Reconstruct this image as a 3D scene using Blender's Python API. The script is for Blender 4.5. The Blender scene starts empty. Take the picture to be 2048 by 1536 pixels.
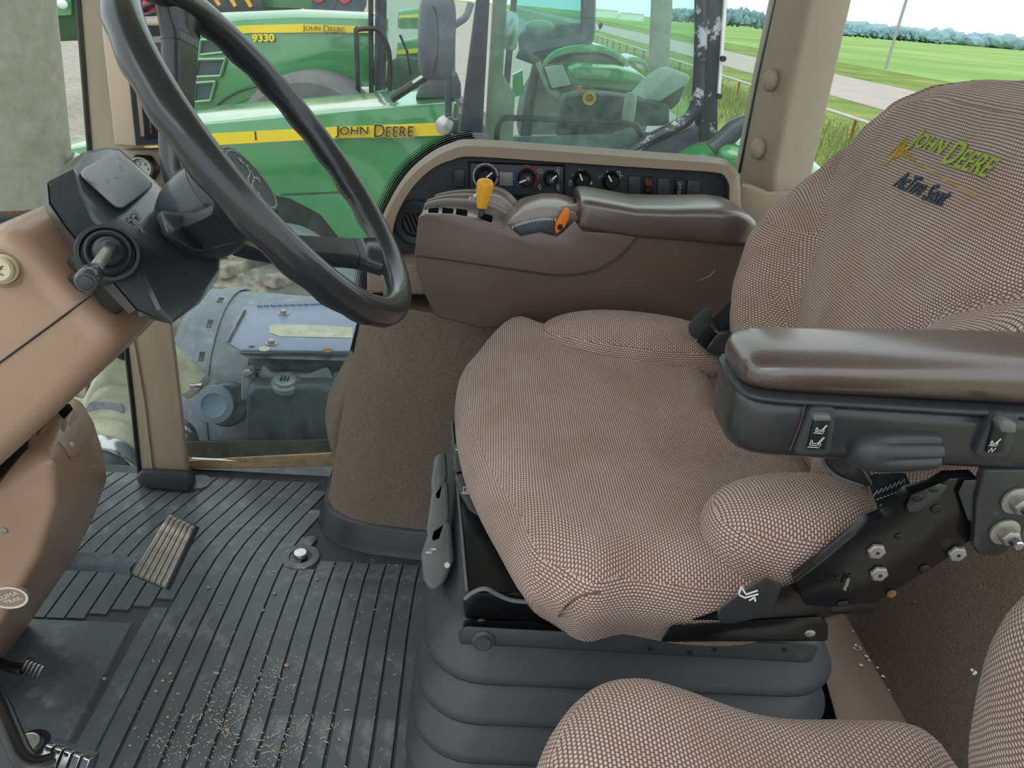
import bpy, bmesh, math, random
from mathutils import Vector, Matrix
random.seed(4)
V = Vector
PI = math.pi
SC = bpy.context.scene
COL = SC.collection

# ---------------------------------------------------------------- camera, sky, exposure
cam_data = bpy.data.cameras.new('camera')
cam_data.sensor_width = 36.0
cam_data.lens = 1480.0 / 2048.0 * 36.0
cam_data.clip_start = 0.02
cam_data.clip_end = 6000
cam = bpy.data.objects.new('camera', cam_data)
COL.objects.link(cam)
cx, cy, cz = (0.99682831, -0.01770746, 0.07758716), (-0.06088801, 0.45807595, 0.88682528), (-0.05124423, -0.88873667, 0.45554491)
cam.matrix_world = Matrix(((cx[0], cy[0], cz[0], 0.0), (cx[1], cy[1], cz[1], 0.0), (cx[2], cy[2], cz[2], 1.0), (0, 0, 0, 1)))
SC.camera = cam
world = bpy.data.worlds.new('overcast sky')
SC.world = world
world.use_nodes = True
wn, wl = world.node_tree.nodes, world.node_tree.links
wn.clear()
w_out = wn.new('ShaderNodeOutputWorld')
w_bg = wn.new('ShaderNodeBackground')
w_tc = wn.new('ShaderNodeTexCoord')
w_map = wn.new('ShaderNodeMapping')
w_map.inputs['Scale'].default_value = (1.2, 1.2, 3.0)
w_no = wn.new('ShaderNodeTexNoise')
w_no.inputs['Scale'].default_value = 1.6
w_no.inputs['Detail'].default_value = 4
w_cr = wn.new('ShaderNodeValToRGB')
w_cr.color_ramp.elements[0].position = 0.35
w_cr.color_ramp.elements[0].color = (0.80, 0.90, 0.95, 1)
w_cr.color_ramp.elements[1].position = 0.65
w_cr.color_ramp.elements[1].color = (0.97, 0.99, 1.0, 1)
wl.new(w_tc.outputs['Generated'], w_map.inputs['Vector'])
wl.new(w_map.outputs['Vector'], w_no.inputs['Vector'])
wl.new(w_no.outputs['Fac'], w_cr.inputs['Fac'])
wl.new(w_cr.outputs['Color'], w_bg.inputs['Color'])
w_bg.inputs['Strength'].default_value = 0.84
wl.new(w_bg.outputs['Background'], w_out.inputs['Surface'])
sun_data = bpy.data.lights.new('sun behind cloud', 'SUN')
sun_data.energy = 0.6
sun_data.angle = math.radians(50)
sun_data.color = (1.0, 0.97, 0.93)
sun = bpy.data.objects.new('sun behind cloud', sun_data)
sun.rotation_euler = (math.radians(28), math.radians(-22), 0)
COL.objects.link(sun)
SC.view_settings.view_transform = 'Standard'
SC.view_settings.look = 'None'
SC.view_settings.gamma = 1.0
SC.view_settings.use_curve_mapping = False
SC.view_settings.exposure = 0.78

# ---------------------------------------------------------------- materials
def lin(h):
    h = h.lstrip('#')
    return tuple((c / 12.92 if c <= 0.04045 else ((c + 0.055) / 1.055) ** 2.4) for c in (int(h[i:i + 2], 16) / 255 for i in (0, 2, 4))) + (1.0,)

class G:
    """small node-graph helper for one material"""
    def __init__(s, name):
        s.m = bpy.data.materials.new(name)
        s.m.use_nodes = True
        s.t = s.m.node_tree
        s.t.nodes.clear()
        s.out = s.n('ShaderNodeOutputMaterial')
        s.b = s.n('ShaderNodeBsdfPrincipled')
        s.l(s.b.outputs[0], s.out.inputs[0])
        s.tc = s.n('ShaderNodeTexCoord')
    def n(s, t, **k):
        o = s.t.nodes.new(t)
        for a, b in k.items(): setattr(o, a, b)
        return o
    def l(s, a, b): s.t.links.new(a, b)
    def noise(s, scale, detail=4, stretch=None, rough=0.6):
        o = s.n('ShaderNodeTexNoise')
        o.inputs['Scale'].default_value = scale
        o.inputs['Detail'].default_value = detail
        o.inputs['Roughness'].default_value = rough
        if stretch:
            mp = s.n('ShaderNodeMapping')
            mp.inputs['Scale'].default_value = stretch
            s.l(s.tc.outputs['Object'], mp.inputs['Vector'])
            s.l(mp.outputs[0], o.inputs['Vector'])
        else:
            s.l(s.tc.outputs['Object'], o.inputs['Vector'])
        return o.outputs['Fac']
    def ramp(s, fac, a, b, ca=(0, 0, 0, 1), cb=(1, 1, 1, 1)):
        o = s.n('ShaderNodeValToRGB')
        e = o.color_ramp.elements
        e[0].position, e[1].position = a, b
        e[0].color, e[1].color = ca, cb
        s.l(fac, o.inputs['Fac'])
        return o.outputs['Color']
    def mix(s, fac, a, b):
        o = s.n('ShaderNodeMix', data_type='RGBA')
        if isinstance(fac, float): o.inputs[0].default_value = fac
        else: s.l(fac, o.inputs[0])
        for sock, v in ((o.inputs[6], a), (o.inputs[7], b)):
            if isinstance(v, tuple): sock.default_value = v
            else: s.l(v, sock)
        return o.outputs[2]
    def math(s, op, a, b=None):
        o = s.n('ShaderNodeMath', operation=op)
        for sock, v in zip(o.inputs, (a, b)):
            if v is None: continue
            if isinstance(v, (int, float)): sock.default_value = v
            else: s.l(v, sock)
        return o.outputs[0]
    def bump(s, h, strength=0.3, dist=0.002):
        o = s.n('ShaderNodeBump')
        o.inputs['Strength'].default_value = strength
        o.inputs['Distance'].default_value = dist
        s.l(h, o.inputs['Height'])
        s.l(o.outputs[0], s.b.inputs['Normal'])
        return o
    def col(s, c):
        if isinstance(c, tuple): s.b.inputs['Base Color'].default_value = c
        else: s.l(c, s.b.inputs['Base Color'])

def pm(name, hexc, rough=0.5, metal=0.0, var=0.12, vs=25, grain=None, gstr=0.15, dirt=None, dscale=14, damt=(0.55, 0.75), coat=0.0, spec=0.5, stretch=None, crough=0.08):
    g = G(name)
    c = lin(hexc)
    d = tuple(x * (1 - var) for x in c[:3]) + (1,)
    u = tuple(min(1, x * (1 + var)) for x in c[:3]) + (1,)
    base = g.ramp(g.noise(vs, 3, stretch), 0.3, 0.7, d, u)
    if dirt:
        f = g.ramp(g.noise(dscale, 8, stretch, 0.7), damt[0], damt[1])
        base = g.mix(f, base, lin(dirt))
    g.col(base)
    g.b.inputs['Roughness'].default_value = rough
    g.b.inputs['Metallic'].default_value = metal
    g.b.inputs['Specular IOR Level'].default_value = spec
    if coat:
        g.b.inputs['Coat Weight'].default_value = coat
        g.b.inputs['Coat Roughness'].default_value = crough
        if coat >= 1: g.b.inputs['Coat IOR'].default_value = 1.75
    if grain:
        g.bump(g.noise(grain, 2), gstr, 0.001)
    return g.m

def weave(name, period, dark, light, tan, bump=0.7, stain=None):
    """woven upholstery: rows of stitches laid over the dominant face of the surface"""
    g = G(name)
    geo = g.n('ShaderNodeNewGeometry')
    sp = g.n('ShaderNodeSeparateXYZ'); g.l(g.tc.outputs['Object'], sp.inputs[0])
    sn = g.n('ShaderNodeSeparateXYZ'); g.l(g.tc.outputs['Normal'], sn.inputs[0])
    ax, ay, az = (g.math('ABSOLUTE', sn.outputs[i]) for i in range(3))
    x, y, z = (g.math('DIVIDE', sp.outputs[i], period) for i in range(3))
    wob = g.math('MULTIPLY', g.math('SUBTRACT', g.noise(7, 2), 0.5), 3.0)
    x = g.math('ADD', x, wob); y = g.math('ADD', y, wob); z = g.math('ADD', z, wob)
    def cell(u, v):
        row = g.math('FLOOR', v)
        u2 = g.math('ADD', g.math('MULTIPLY', u, 0.8), g.math('MULTIPLY', row, 0.5))
        a = g.math('ABSOLUTE', g.math('SINE', g.math('MULTIPLY', u2, PI)))
        b = g.math('ABSOLUTE', g.math('SINE', g.math('MULTIPLY', v, PI)))
        return g.math('MULTIPLY', g.math('POWER', a, 0.6), g.math('POWER', b, 0.7))
    top, side, front = cell(y, x), cell(x, z), cell(y, z)
    isz = g.math('GREATER_THAN', az, 0.62)
    isx = g.math('GREATER_THAN', ax, ay)
    def sel(f, a, b):
        return g.math('ADD', g.math('MULTIPLY', f, a), g.math('MULTIPLY', g.math('SUBTRACT', 1, f), b))
    h = sel(isz, top, sel(isx, front, side))
    tone = g.mix(g.ramp(g.noise(16, 4), 0.35, 0.65), lin(light), lin(tan))
    c = g.mix(g.ramp(h, 0.22, 0.85), lin(dark), tone)
    if stain:
        f = g.ramp(g.noise(7, 6), 0.58, 0.8, (0, 0, 0, 1), (0.55, 0.55, 0.55, 1))
        c = g.mix(f, c, lin(stain))
    g.col(c)
    g.b.inputs['Roughness'].default_value = 0.9
    g.b.inputs['Specular IOR Level'].default_value = 0.15
    g.b.inputs['Sheen Weight'].default_value = 0.15
    g.bump(h, bump, 0.0016)
    return g.m

def glass(name, tint, dust=0.04, dscale=30, gloss=0.6):
    g = G(name)
    g.t.nodes.remove(g.b)
    tr = g.n('ShaderNodeBsdfTransparent'); tr.inputs[0].default_value = tint
    gl = g.n('ShaderNodeBsdfGlossy'); gl.inputs['Roughness'].default_value = 0.02
    df = g.n('ShaderNodeBsdfDiffuse'); df.inputs[0].default_value = (0.75, 0.78, 0.76, 1)
    fr = g.n('ShaderNodeFresnel'); fr.inputs['IOR'].default_value = 1.35
    m1, m2 = g.n('ShaderNodeMixShader'), g.n('ShaderNodeMixShader')
    g.l(g.math('MULTIPLY', fr.outputs[0], gloss), m1.inputs[0]); g.l(tr.outputs[0], m1.inputs[1]); g.l(gl.outputs[0], m1.inputs[2])
    f = g.math('MULTIPLY', g.ramp(g.noise(dscale, 8, None, 0.75), 0.3, 0.8), dust)
    g.l(f, m2.inputs[0]); g.l(m1.outputs[0], m2.inputs[1]); g.l(df.outputs[0], m2.inputs[2])
    g.l(m2.outputs[0], g.out.inputs[0])
    return g.m

M = {}
M['dash'] = pm('dash tan plastic', '#a98c76', 0.4, coat=0.25, grain=900, gstr=0.08, var=0.05, vs=6)
M['trim'] = pm('cab trim plastic', '#9f9181', 0.5, grain=700, gstr=0.1, var=0.05, vs=5, dirt='#8c7a62', dscale=9, damt=(0.6, 0.8))
M['panel_tan'] = pm('console bezel plastic', '#8d7c6e', 0.5, grain=800, gstr=0.08, var=0.04, vs=6)
M['monitor_tan'] = pm('monitor housing plastic', '#bba995', 0.5, grain=800, gstr=0.06, var=0.03, vs=6)
M['arm_brown'] = pm('command console brown plastic', '#5f5049', 0.38, coat=0.2, grain=1100, gstr=0.12, var=0.05, vs=6)
M['arm_brown2'] = pm('command console upper panel plastic', '#6b5e59', 0.34, coat=0.25, grain=1100, gstr=0.1, var=0.05, vs=6)
M['deck'] = pm('console deck grey brown plastic', '#857b75', 0.26, coat=0.5, grain=700, gstr=0.08, var=0.06)
M['leather'] = pm('dark brown armrest vinyl', '#42322b', 0.45, coat=1.0, crough=0.2, grain=420, gstr=0.35, var=0.08, spec=0.8)
M['leather2'] = pm('grey brown armrest vinyl', '#4a3c36', 0.45, coat=1.0, crough=0.24, grain=420, gstr=0.2, var=0.08, spec=0.8)
M['black'] = pm('black moulded plastic', '#33363a', 0.42, grain=900, gstr=0.1, var=0.12, vs=20)
M['wheel'] = pm('steering wheel rubber', '#2a2d31', 0.27, coat=0.35, grain=1200, gstr=0.06, var=0.1, vs=20)
M['pod'] = pm('column shroud plastic', '#3a3f44', 0.28, coat=0.3, grain=700, gstr=0.1, var=0.12, vs=12, dirt='#4a443c', dscale=8, damt=(0.6, 0.85))
M['podgrey'] = pm('grey cover plate', '#a0a3aa', 0.5, grain=500, gstr=0.1, var=0.08, dirt='#5b5a5c', dscale=60, damt=(0.55, 0.72))
M['fascia'] = pm('console fascia plastic', '#3c4149', 0.45, grain=900, gstr=0.06, var=0.05)
M['knob'] = pm('black knob plastic', '#1b1c1e', 0.4, var=0.1)
M['seatblack'] = pm('seat side moulding plastic', '#303235', 0.33, coat=0.2, grain=800, gstr=0.08, var=0.12, dirt='#5a554c', dscale=20, damt=(0.66, 0.9))
M['paintblack'] = pm('worn black painted steel', '#17171a', 0.24, var=0.25, vs=30, dirt='#4f4238', dscale=26, damt=(0.62, 0.85), grain=60, gstr=0.06)
M['rubber'] = pm('bellows rubber', '#393b3f', 0.45, grain=300, gstr=0.12, var=0.12, vs=14, dirt='#63615b', dscale=11, damt=(0.62, 0.95))
M['lever'] = pm('grey lever plastic', '#636869', 0.42, grain=400, gstr=0.14, var=0.12, dirt='#76746a', dscale=30, damt=(0.6, 0.85))
M['lever_dark'] = pm('dark lever plastic', '#3a3d40', 0.45, grain=500, gstr=0.1, var=0.08)
M['yellow_knob'] = pm('amber lever knob plastic', '#e8a92f', 0.3, var=0.05)
M['orange'] = pm('orange lever plastic', '#e9791c', 0.4, var=0.05)
M['cream'] = pm('cream knob plastic', '#d9cdac', 0.45, var=0.05)
M['white'] = pm('white print', '#e6e8ea', 0.5, var=0.02)
M['greyprint'] = pm('grey print', '#a9adb0', 0.5, var=0.02)
M['red'] = pm('red print', '#b8323a', 0.5, var=0.03)
M['blue'] = pm('blue print', '#3566b8', 0.5, var=0.03)
M['pinkprint'] = pm('pale pink print', '#cdbcc4', 0.5, var=0.03)
M['lcd'] = pm('blank lcd', '#8a8f86', 0.25, var=0.03)
M['screen'] = pm('dark monitor glass', '#33373b', 0.12, var=0.05)
M['wornpad'] = pm('worn pedal steel', '#b5aea5', 0.45, metal=0.3, var=0.25, vs=60, dirt='#5d4a3a', dscale=45, damt=(0.5, 0.75))
M['chrome'] = pm('bright metal', '#c9cacc', 0.22, metal=1.0, var=0.08, vs=60, grain=90, gstr=0.05)
M['zinc'] = pm('dull zinc steel', '#a7a59f', 0.45, metal=0.6, var=0.2, vs=120, dirt='#6f665a', dscale=60)
M['headliner'] = pm('pale headliner cloth', '#d6d0c6', 0.9, var=0.04)
M['void'] = pm('matte black recess', '#0e0e10', 0.95, var=0.1, spec=0.05)
M['olive'] = pm('shadowed decal letter', '#8d7d22', 0.5, var=0.05)  # yellow letters darkened to olive, their shadow put into the colour
M['scratch'] = pm('scuffed brown edge', '#6b5648', 0.6, var=0.2)
M['galv'] = pm('weathered galvanised sheet', '#b3b2a8', 0.65, metal=0.0, var=0.12, vs=40, dirt='#a09a86', dscale=22, damt=(0.4, 0.75))
M['rust'] = pm('rusty edge', '#7d5638', 0.8, var=0.3, vs=80)
M['green'] = pm('tractor green paint', '#388a4d', 0.25, var=0.05, vs=3, coat=1.0, dirt='#57a169', dscale=6, damt=(0.6, 0.95))
M['yellow'] = pm('tractor yellow decal', '#f2d327', 0.4, var=0.04, vs=6)
M['dkgreen'] = pm('dark green frame paint', '#1f4d31', 0.5, var=0.2)
M['tyre'] = pm('dusty tyre rubber', '#6d6c68', 0.85, var=0.25, vs=8, dirt='#c9bb9f', dscale=5, damt=(0.48, 0.7))
M['tyregrey'] = pm('clean tyre rubber', '#6a6b6c', 0.8, var=0.2, vs=6)
M['fendergrey'] = pm('grey fender plastic', '#868f98', 0.5, var=0.1)
M['cabblack'] = pm('tractor cab frame paint', '#3a3f4a', 0.35, var=0.1, dirt='#5b6069', dscale=15)
M['peeled'] = pm('peeled cab frame paint', '#2c2f38', 0.45, var=0.1, dirt='#b4b7c3', dscale=8, damt=(0.54, 0.59))
M['beige'] = pm('beige cab trim', '#a9ab9c', 0.55, var=0.1)
M['seatgrey'] = pm('pale grey seat cloth', '#b5bab4', 0.8, var=0.1)
M['darkcab'] = pm('dark cab interior plastic', '#33393a', 0.5, var=0.3, vs=9)
M['mirror_shell'] = pm('mirror housing plastic', '#565962', 0.4, var=0.12, dirt='#7b7e84', dscale=9)
M['tank'] = pm('dusty black tank plastic', '#77818b', 0.55, var=0.14, vs=10, dirt='#a7aeb5', dscale=30, damt=(0.5, 0.85), grain=200, gstr=0.1)
M['tankdark'] = pm('dark bottle plastic', '#414d55', 0.4, var=0.2, vs=8, dirt='#8b979c', dscale=26, damt=(0.6, 0.95))
M['bluecap'] = pm('blue grey rubber cap', '#6c7c90', 0.6, var=0.1, dirt='#7d8794', dscale=30)
M['plate'] = pm('blue grey step plate', '#7f8ba2', 0.45, metal=0.2, var=0.1, vs=12, dirt='#b4bccb', dscale=40, damt=(0.6, 0.9))
M['hose'] = pm('dusty intake hose rubber', '#a8a692', 0.75, var=0.12, vs=12, dirt='#cfcdbb', dscale=15, damt=(0.45, 0.8), grain=200, gstr=0.15)
M['dirtyfelt'] = pm('pale dusty strap', '#b9b6a6', 0.9, var=0.2, vs=30)
M['sill'] = pm('dirty sill strip', '#b79a76', 0.8, var=0.3, vs=25, dirt='#6a5a45', dscale=25, damt=(0.5, 0.7))
M['grime'] = pm('dark mud packed ledge', '#4a4a43', 0.9, var=0.4, vs=25, dirt='#7d6f58', dscale=18, damt=(0.52, 0.75))
M['redsteel'] = pm('red implement paint', '#c23a48', 0.5, var=0.25, vs=10)
M['barnwhite'] = pm('white barn siding', '#e8ecec', 0.7, var=0.05)
M['pole'] = pm('grey pole', '#9a9d9c', 0.7, var=0.1)
M['rail'] = pm('rail steel', '#b9bbb2', 0.6, var=0.15)
M['paper'] = pm('yellow edged box', '#e2c12a', 0.5, var=0.05)
M['embroid_green'] = pm('lime embroidery thread', '#9cb04c', 0.8, grain=1500, gstr=0.5, var=0.15, vs=300)
M['embroid_yellow'] = pm('yellow embroidery thread', '#c9a92c', 0.8, grain=1500, gstr=0.5, var=0.15, vs=300)
M['embroid_blue'] = pm('navy embroidery thread', '#39414f', 0.8, grain=1500, gstr=0.5, var=0.15, vs=300)
M['fabric'] = weave('brown woven seat cloth', 0.0028, '#6a5651', '#dcc4bd', '#ceb2a5', stain='#84736d')
M['carpet'] = pm('dark brown moulded carpet', '#776b61', 0.95, var=0.22, vs=260, grain=420, gstr=0.9, spec=0.1, dirt='#80766a', dscale=10, damt=(0.5, 0.9))
M['carpet_rear'] = pm('dark ribbed rear carpet', '#8f8378', 0.95, var=0.3, vs=300, grain=380, gstr=1.0, spec=0.1)
M['webbing'] = pm('belt webbing', '#22262c', 0.8, grain=900, gstr=0.4, var=0.15)
M['road'] = pm('pale road', '#a8a39b', 0.9, var=0.08, vs=0.6)
M['gravel'] = pm('yard gravel', '#a39c92', 0.95, var=0.25, vs=8, dirt='#8f8574', dscale=0.9, damt=(0.5, 0.8))
M['mat'] = pm('ribbed rubber mat', '#575b60', 0.38, var=0.2, vs=14, grain=160, gstr=0.2, dirt='#a3a5a6', dscale=15, damt=(0.52, 0.86), coat=0.2)
M['matbase'] = pm('mat groove rubber', '#3a3e43', 0.55, var=0.2, vs=30, dirt='#4d4a44', dscale=22, damt=(0.6, 0.9))
M['glass_cab'] = glass('cab window glass', (0.94, 0.98, 0.96, 1), 0.075, 26)
M['glass_front'] = glass('front cab glass', (0.95, 0.98, 0.96, 1), 0.02, 26, 0.04)
M['glass_tractor'] = glass('tractor cab glass', (0.80, 0.95, 0.91, 1), 0.13, 9, 0.8)
M['glass_teal'] = glass('teal tinted glass', (0.55, 0.82, 0.82, 1), 0.2, 4, 1.0)

def land(name, a, b, c, s1, s2):
    g = G(name)
    f1 = g.ramp(g.noise(s1, 6, (1.0, 0.25, 1.0)), 0.35, 0.65)
    f2 = g.ramp(g.noise(s2, 4), 0.4, 0.7)
    g.col(g.mix(f2, g.mix(f1, lin(a), lin(b)), lin(c)))
    g.b.inputs['Roughness'].default_value = 1.0
    g.b.inputs['Specular IOR Level'].default_value = 0.1
    g.bump(g.noise(s1 * 6, 4), 0.6, 0.2)
    return g.m
M['crop'] = land('soybean crop', '#84a860', '#789c56', '#9fb874', 0.35, 0.03)
M['grass'] = land('roadside grass', '#768f4a', '#627d40', '#98a25e', 0.8, 0.2)
M['weed'] = pm('tall roadside weeds', '#7e8d50', 0.95, var=0.3, vs=2, dirt='#c2c09a', dscale=5, damt=(0.55, 0.75))
M['trees'] = pm('distant hazy tree line', '#7c9ba3', 1.0, var=0.1, vs=0.06, spec=0.0)  # distance haze mixed into the leaf colour as pale blue
M['trees2'] = pm('far hazy tree line', '#8dabb3', 1.0, var=0.1, vs=0.04, spec=0.0)  # more haze put into the colour of these farther trees

# ---------------------------------------------------------------- mesh helpers: every shape is (verts, faces) in metres
WL = {}
def link(o, parent, loc):
    COL.objects.link(o)
    pl = WL[parent.name] if parent else V((0, 0, 0))
    if parent: o.parent = parent
    o.location = loc - pl
    WL[o.name] = loc
    return o

def thing(name, label, cat, loc, group=None, kind=None):
    o = bpy.data.objects.new(name, None)
    o.empty_display_size = 0.05
    link(o, None, V(loc))
    o['label'] = label; o['category'] = cat
    if group: o['group'] = group
    return o

def tag(o, label, cat=None, group=None):
    o['label'] = label
    if cat: o['category'] = cat
    if group: o['group'] = group
    return o

def add(name, vf, mat, parent=None, bevel=0.0, seg=2, smooth=38, sub=0, kind=None, label=None, bang=28):
    vs, fs = vf
    lo = V((min(v[i] for v in vs) for i in range(3)))
    hi = V((max(v[i] for v in vs) for i in range(3)))
    loc = (lo + hi) / 2
    if parent is None: loc.z = lo.z
    bm = bmesh.new()
    bv = [bm.verts.new(V(v) - loc) for v in vs]
    for f in fs:
        try: bm.faces.new([bv[i] for i in f])
        except ValueError: pass
    bmesh.ops.recalc_face_normals(bm, faces=bm.faces)
    if bevel:
        bmesh.ops.remove_doubles(bm, verts=bm.verts, dist=1e-6)
        es = [e for e in bm.edges if len(e.link_faces) == 2 and e.calc_face_angle(0) > math.radians(bang)]
        if es: bmesh.ops.bevel(bm, geom=es, offset=bevel, segments=seg, profile=0.5, affect='EDGES', clamp_overlap=True)
    me = bpy.data.meshes.new(name)
    bm.to_mesh(me); bm.free()
    for p in me.polygons: p.use_smooth = True
    me.set_sharp_from_angle(angle=math.radians(smooth))
    me.materials.append(M[mat] if isinstance(mat, str) else mat)
    o = bpy.data.objects.new(name, me)
    link(o, parent, loc)
    if sub:
        s = o.modifiers.new('smooth', 'SUBSURF'); s.levels = sub; s.render_levels = sub
    if kind: o['kind'] = kind
    if label: o['label'] = label
    return o

def dup(o, parent, delta, label=None):
    c = o.copy(); COL.objects.link(c)
    loc = WL[o.name] + V(delta)
    WL[c.name] = loc
    c.parent = parent
    c.location = loc - (WL[parent.name] if parent else V((0, 0, 0)))
    if label: c['label'] = label
    return c

def join(*vfs):
    vs, fs = [], []
    for a, b in vfs:
        k = len(vs); vs += list(a); fs += [tuple(i + k for i in f) for f in b]
    return vs, fs

def hull(pts):
    bm = bmesh.new()
    for p in pts: bm.verts.new(p)
    r = bmesh.ops.convex_hull(bm, input=bm.verts)
    loose = [v for v in bm.verts if not v.link_faces]
    bmesh.ops.delete(bm, geom=loose, context='VERTS')
    bmesh.ops.dissolve_limit(bm, angle_limit=math.radians(4), verts=bm.verts, edges=bm.edges)
    bm.verts.index_update()
    vf = [tuple(v.co) for v in bm.verts], [tuple(v.index for v in f.verts) for f in bm.faces]
    bm.free()
    return vf

def prism(poly, vec):
    n = len(poly); vec = V(vec)
    vs = [V(p) for p in poly] + [V(p) + vec for p in poly]
    fs = [tuple(range(n)), tuple(range(2 * n - 1, n - 1, -1))]
    fs += [(i, (i + 1) % n, n + (i + 1) % n, n + i) for i in range(n)]
    return vs, fs

def slabs(a, b):
    """closed solid between two outlines with the same number of points"""
    n = len(a)
    fs = [tuple(range(n)), tuple(range(2 * n - 1, n - 1, -1))]
    fs += [(i, (i + 1) % n, n + (i + 1) % n, n + i) for i in range(n)]
    return [V(p) for p in a] + [V(p) for p in b], fs

def box(c, s, ax=None):
    ax = ax or (V((1, 0, 0)), V((0, 1, 0)), V((0, 0, 1)))
    c = V(c)
    vs = [c + ax[0] * (i * s[0] / 2) + ax[1] * (j * s[1] / 2) + ax[2] * (k * s[2] / 2) for i in (-1, 1) for j in (-1, 1) for k in (-1, 1)]
    return vs, [(0, 1, 3, 2), (4, 6, 7, 5), (0, 4, 5, 1), (2, 3, 7, 6), (0, 2, 6, 4), (1, 5, 7, 3)]

def basis(d):
    d = V(d).normalized()
    a = V((0, 0, 1)) if abs(d.z) < 0.9 else V((1, 0, 0))
    u = d.cross(a).normalized()
    return u, d.cross(u).normalized(), d

def loft(rings, closed=False, caps=True):
    n = len(rings[0]); vs = [V(p) for r in rings for p in r]; fs = []
    m = len(rings)
    for i in range(m if closed else m - 1):
        a, b = i * n, ((i + 1) % m) * n
        fs += [(a + j, a + (j + 1) % n, b + (j + 1) % n, b + j) for j in range(n)]
    if caps and not closed:
        fs += [tuple(range(n - 1, -1, -1)), tuple((m - 1) * n + j for j in range(n))]
    return vs, fs

def spline(pts, k=6):
    pts = [V(p) for p in pts]; out = []
    for i in range(len(pts) - 1):
        p0, p1, p2, p3 = pts[max(i - 1, 0)], pts[i], pts[i + 1], pts[min(i + 2, len(pts) - 1)]
        for j in range(k):
            t = j / k
            out.append(0.5 * ((2 * p1) + (p2 - p0) * t + (2 * p0 - 5 * p1 + 4 * p2 - p3) * t * t + (3 * p1 - p0 - 3 * p2 + p3) * t ** 3))
    out.append(pts[-1])
    return out

def cspline(pts, k=6):
    pts = [V(p) for p in pts]; n = len(pts); out = []
    for i in range(n):
        p0, p1, p2, p3 = pts[i - 1], pts[i], pts[(i + 1) % n], pts[(i + 2) % n]
        for j in range(k):
            t = j / k
            out.append(0.5 * ((2 * p1) + (p2 - p0) * t + (2 * p0 - 5 * p1 + 4 * p2 - p3) * t * t + (3 * p1 - p0 - 3 * p2 + p3) * t ** 3))
    return out

def tube(path, r, n=10, closed=False, flat=1.0, up=None):
    path = [V(p) for p in path]; m = len(path); rings = []
    prev = None
    for i, p in enumerate(path):
        if closed: d = path[(i + 1) % m] - path[i - 1]
        else: d = path[min(i + 1, m - 1)] - path[max(i - 1, 0)]
        d.normalize()
        if up is not None: u = d.cross(V(up)).normalized()
        elif prev is None: u = basis(d)[0]
        else: u = (prev - d * prev.dot(d)).normalized()
        prev = u
        w = d.cross(u)
        rr = r[i] if isinstance(r, (list, tuple)) else r
        rings.append([p + u * (rr * math.cos(2 * PI * j / n)) + w * (rr * flat * math.sin(2 * PI * j / n)) for j in range(n)])
    return loft(rings, closed)

def lathe(prof, o, axis, n=24, caps=True):
    u, w, d = basis(axis); o = V(o)
    return loft([[o + d * h + u * (r * math.cos(2 * PI * j / n)) + w * (r * math.sin(2 * PI * j / n)) for j in range(n)] for r, h in prof], False, caps)

def disc(o, axis, r, h, n=20):
    return lathe([(r, 0), (r, h)], o, axis, n)

def ellipsoid(c, rx, ax, n=20, m=14, e=1.0):
    """rx radii along the three axes ax"""
    c = V(c); rings = []
    for i in range(m + 1):
        ph = -PI / 2 + PI * i / m
        ph = max(-PI / 2 + 0.02, min(PI / 2 - 0.02, ph))
        cr, sz = math.cos(ph) ** e, math.copysign(abs(math.sin(ph)) ** e, math.sin(ph))
        ring = []
        for j in range(n):
            a = 2 * PI * j / n
            ca, sa = math.copysign(abs(math.cos(a)) ** e, math.cos(a)), math.copysign(abs(math.sin(a)) ** e, math.sin(a))
            ring.append(c + ax[0] * (rx[0] * cr * ca) + ax[1] * (rx[1] * cr * sa) + ax[2] * (rx[2] * sz))
        rings.append(ring)
    return loft(rings)

def ribbon(polys, o, right, up, w, h):
    """thin raised strokes drawn in the frame (o, right, up); polys in metres"""
    right, up = V(right), V(up)
    nrm = right.cross(up).normalized(); out = []
    for pl in polys:
        for (x0, y0), (x1, y1) in zip(pl, pl[1:]):
            a, b = V(o) + right * x0 + up * y0, V(o) + right * x1 + up * y1
            d = b - a
            if d.length < 1e-7: continue
            d.normalize()
            out.append(box((a + b) / 2, ((b - a).length + w, w, h), (d, nrm.cross(d), nrm)))
    return join(*out)

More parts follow.
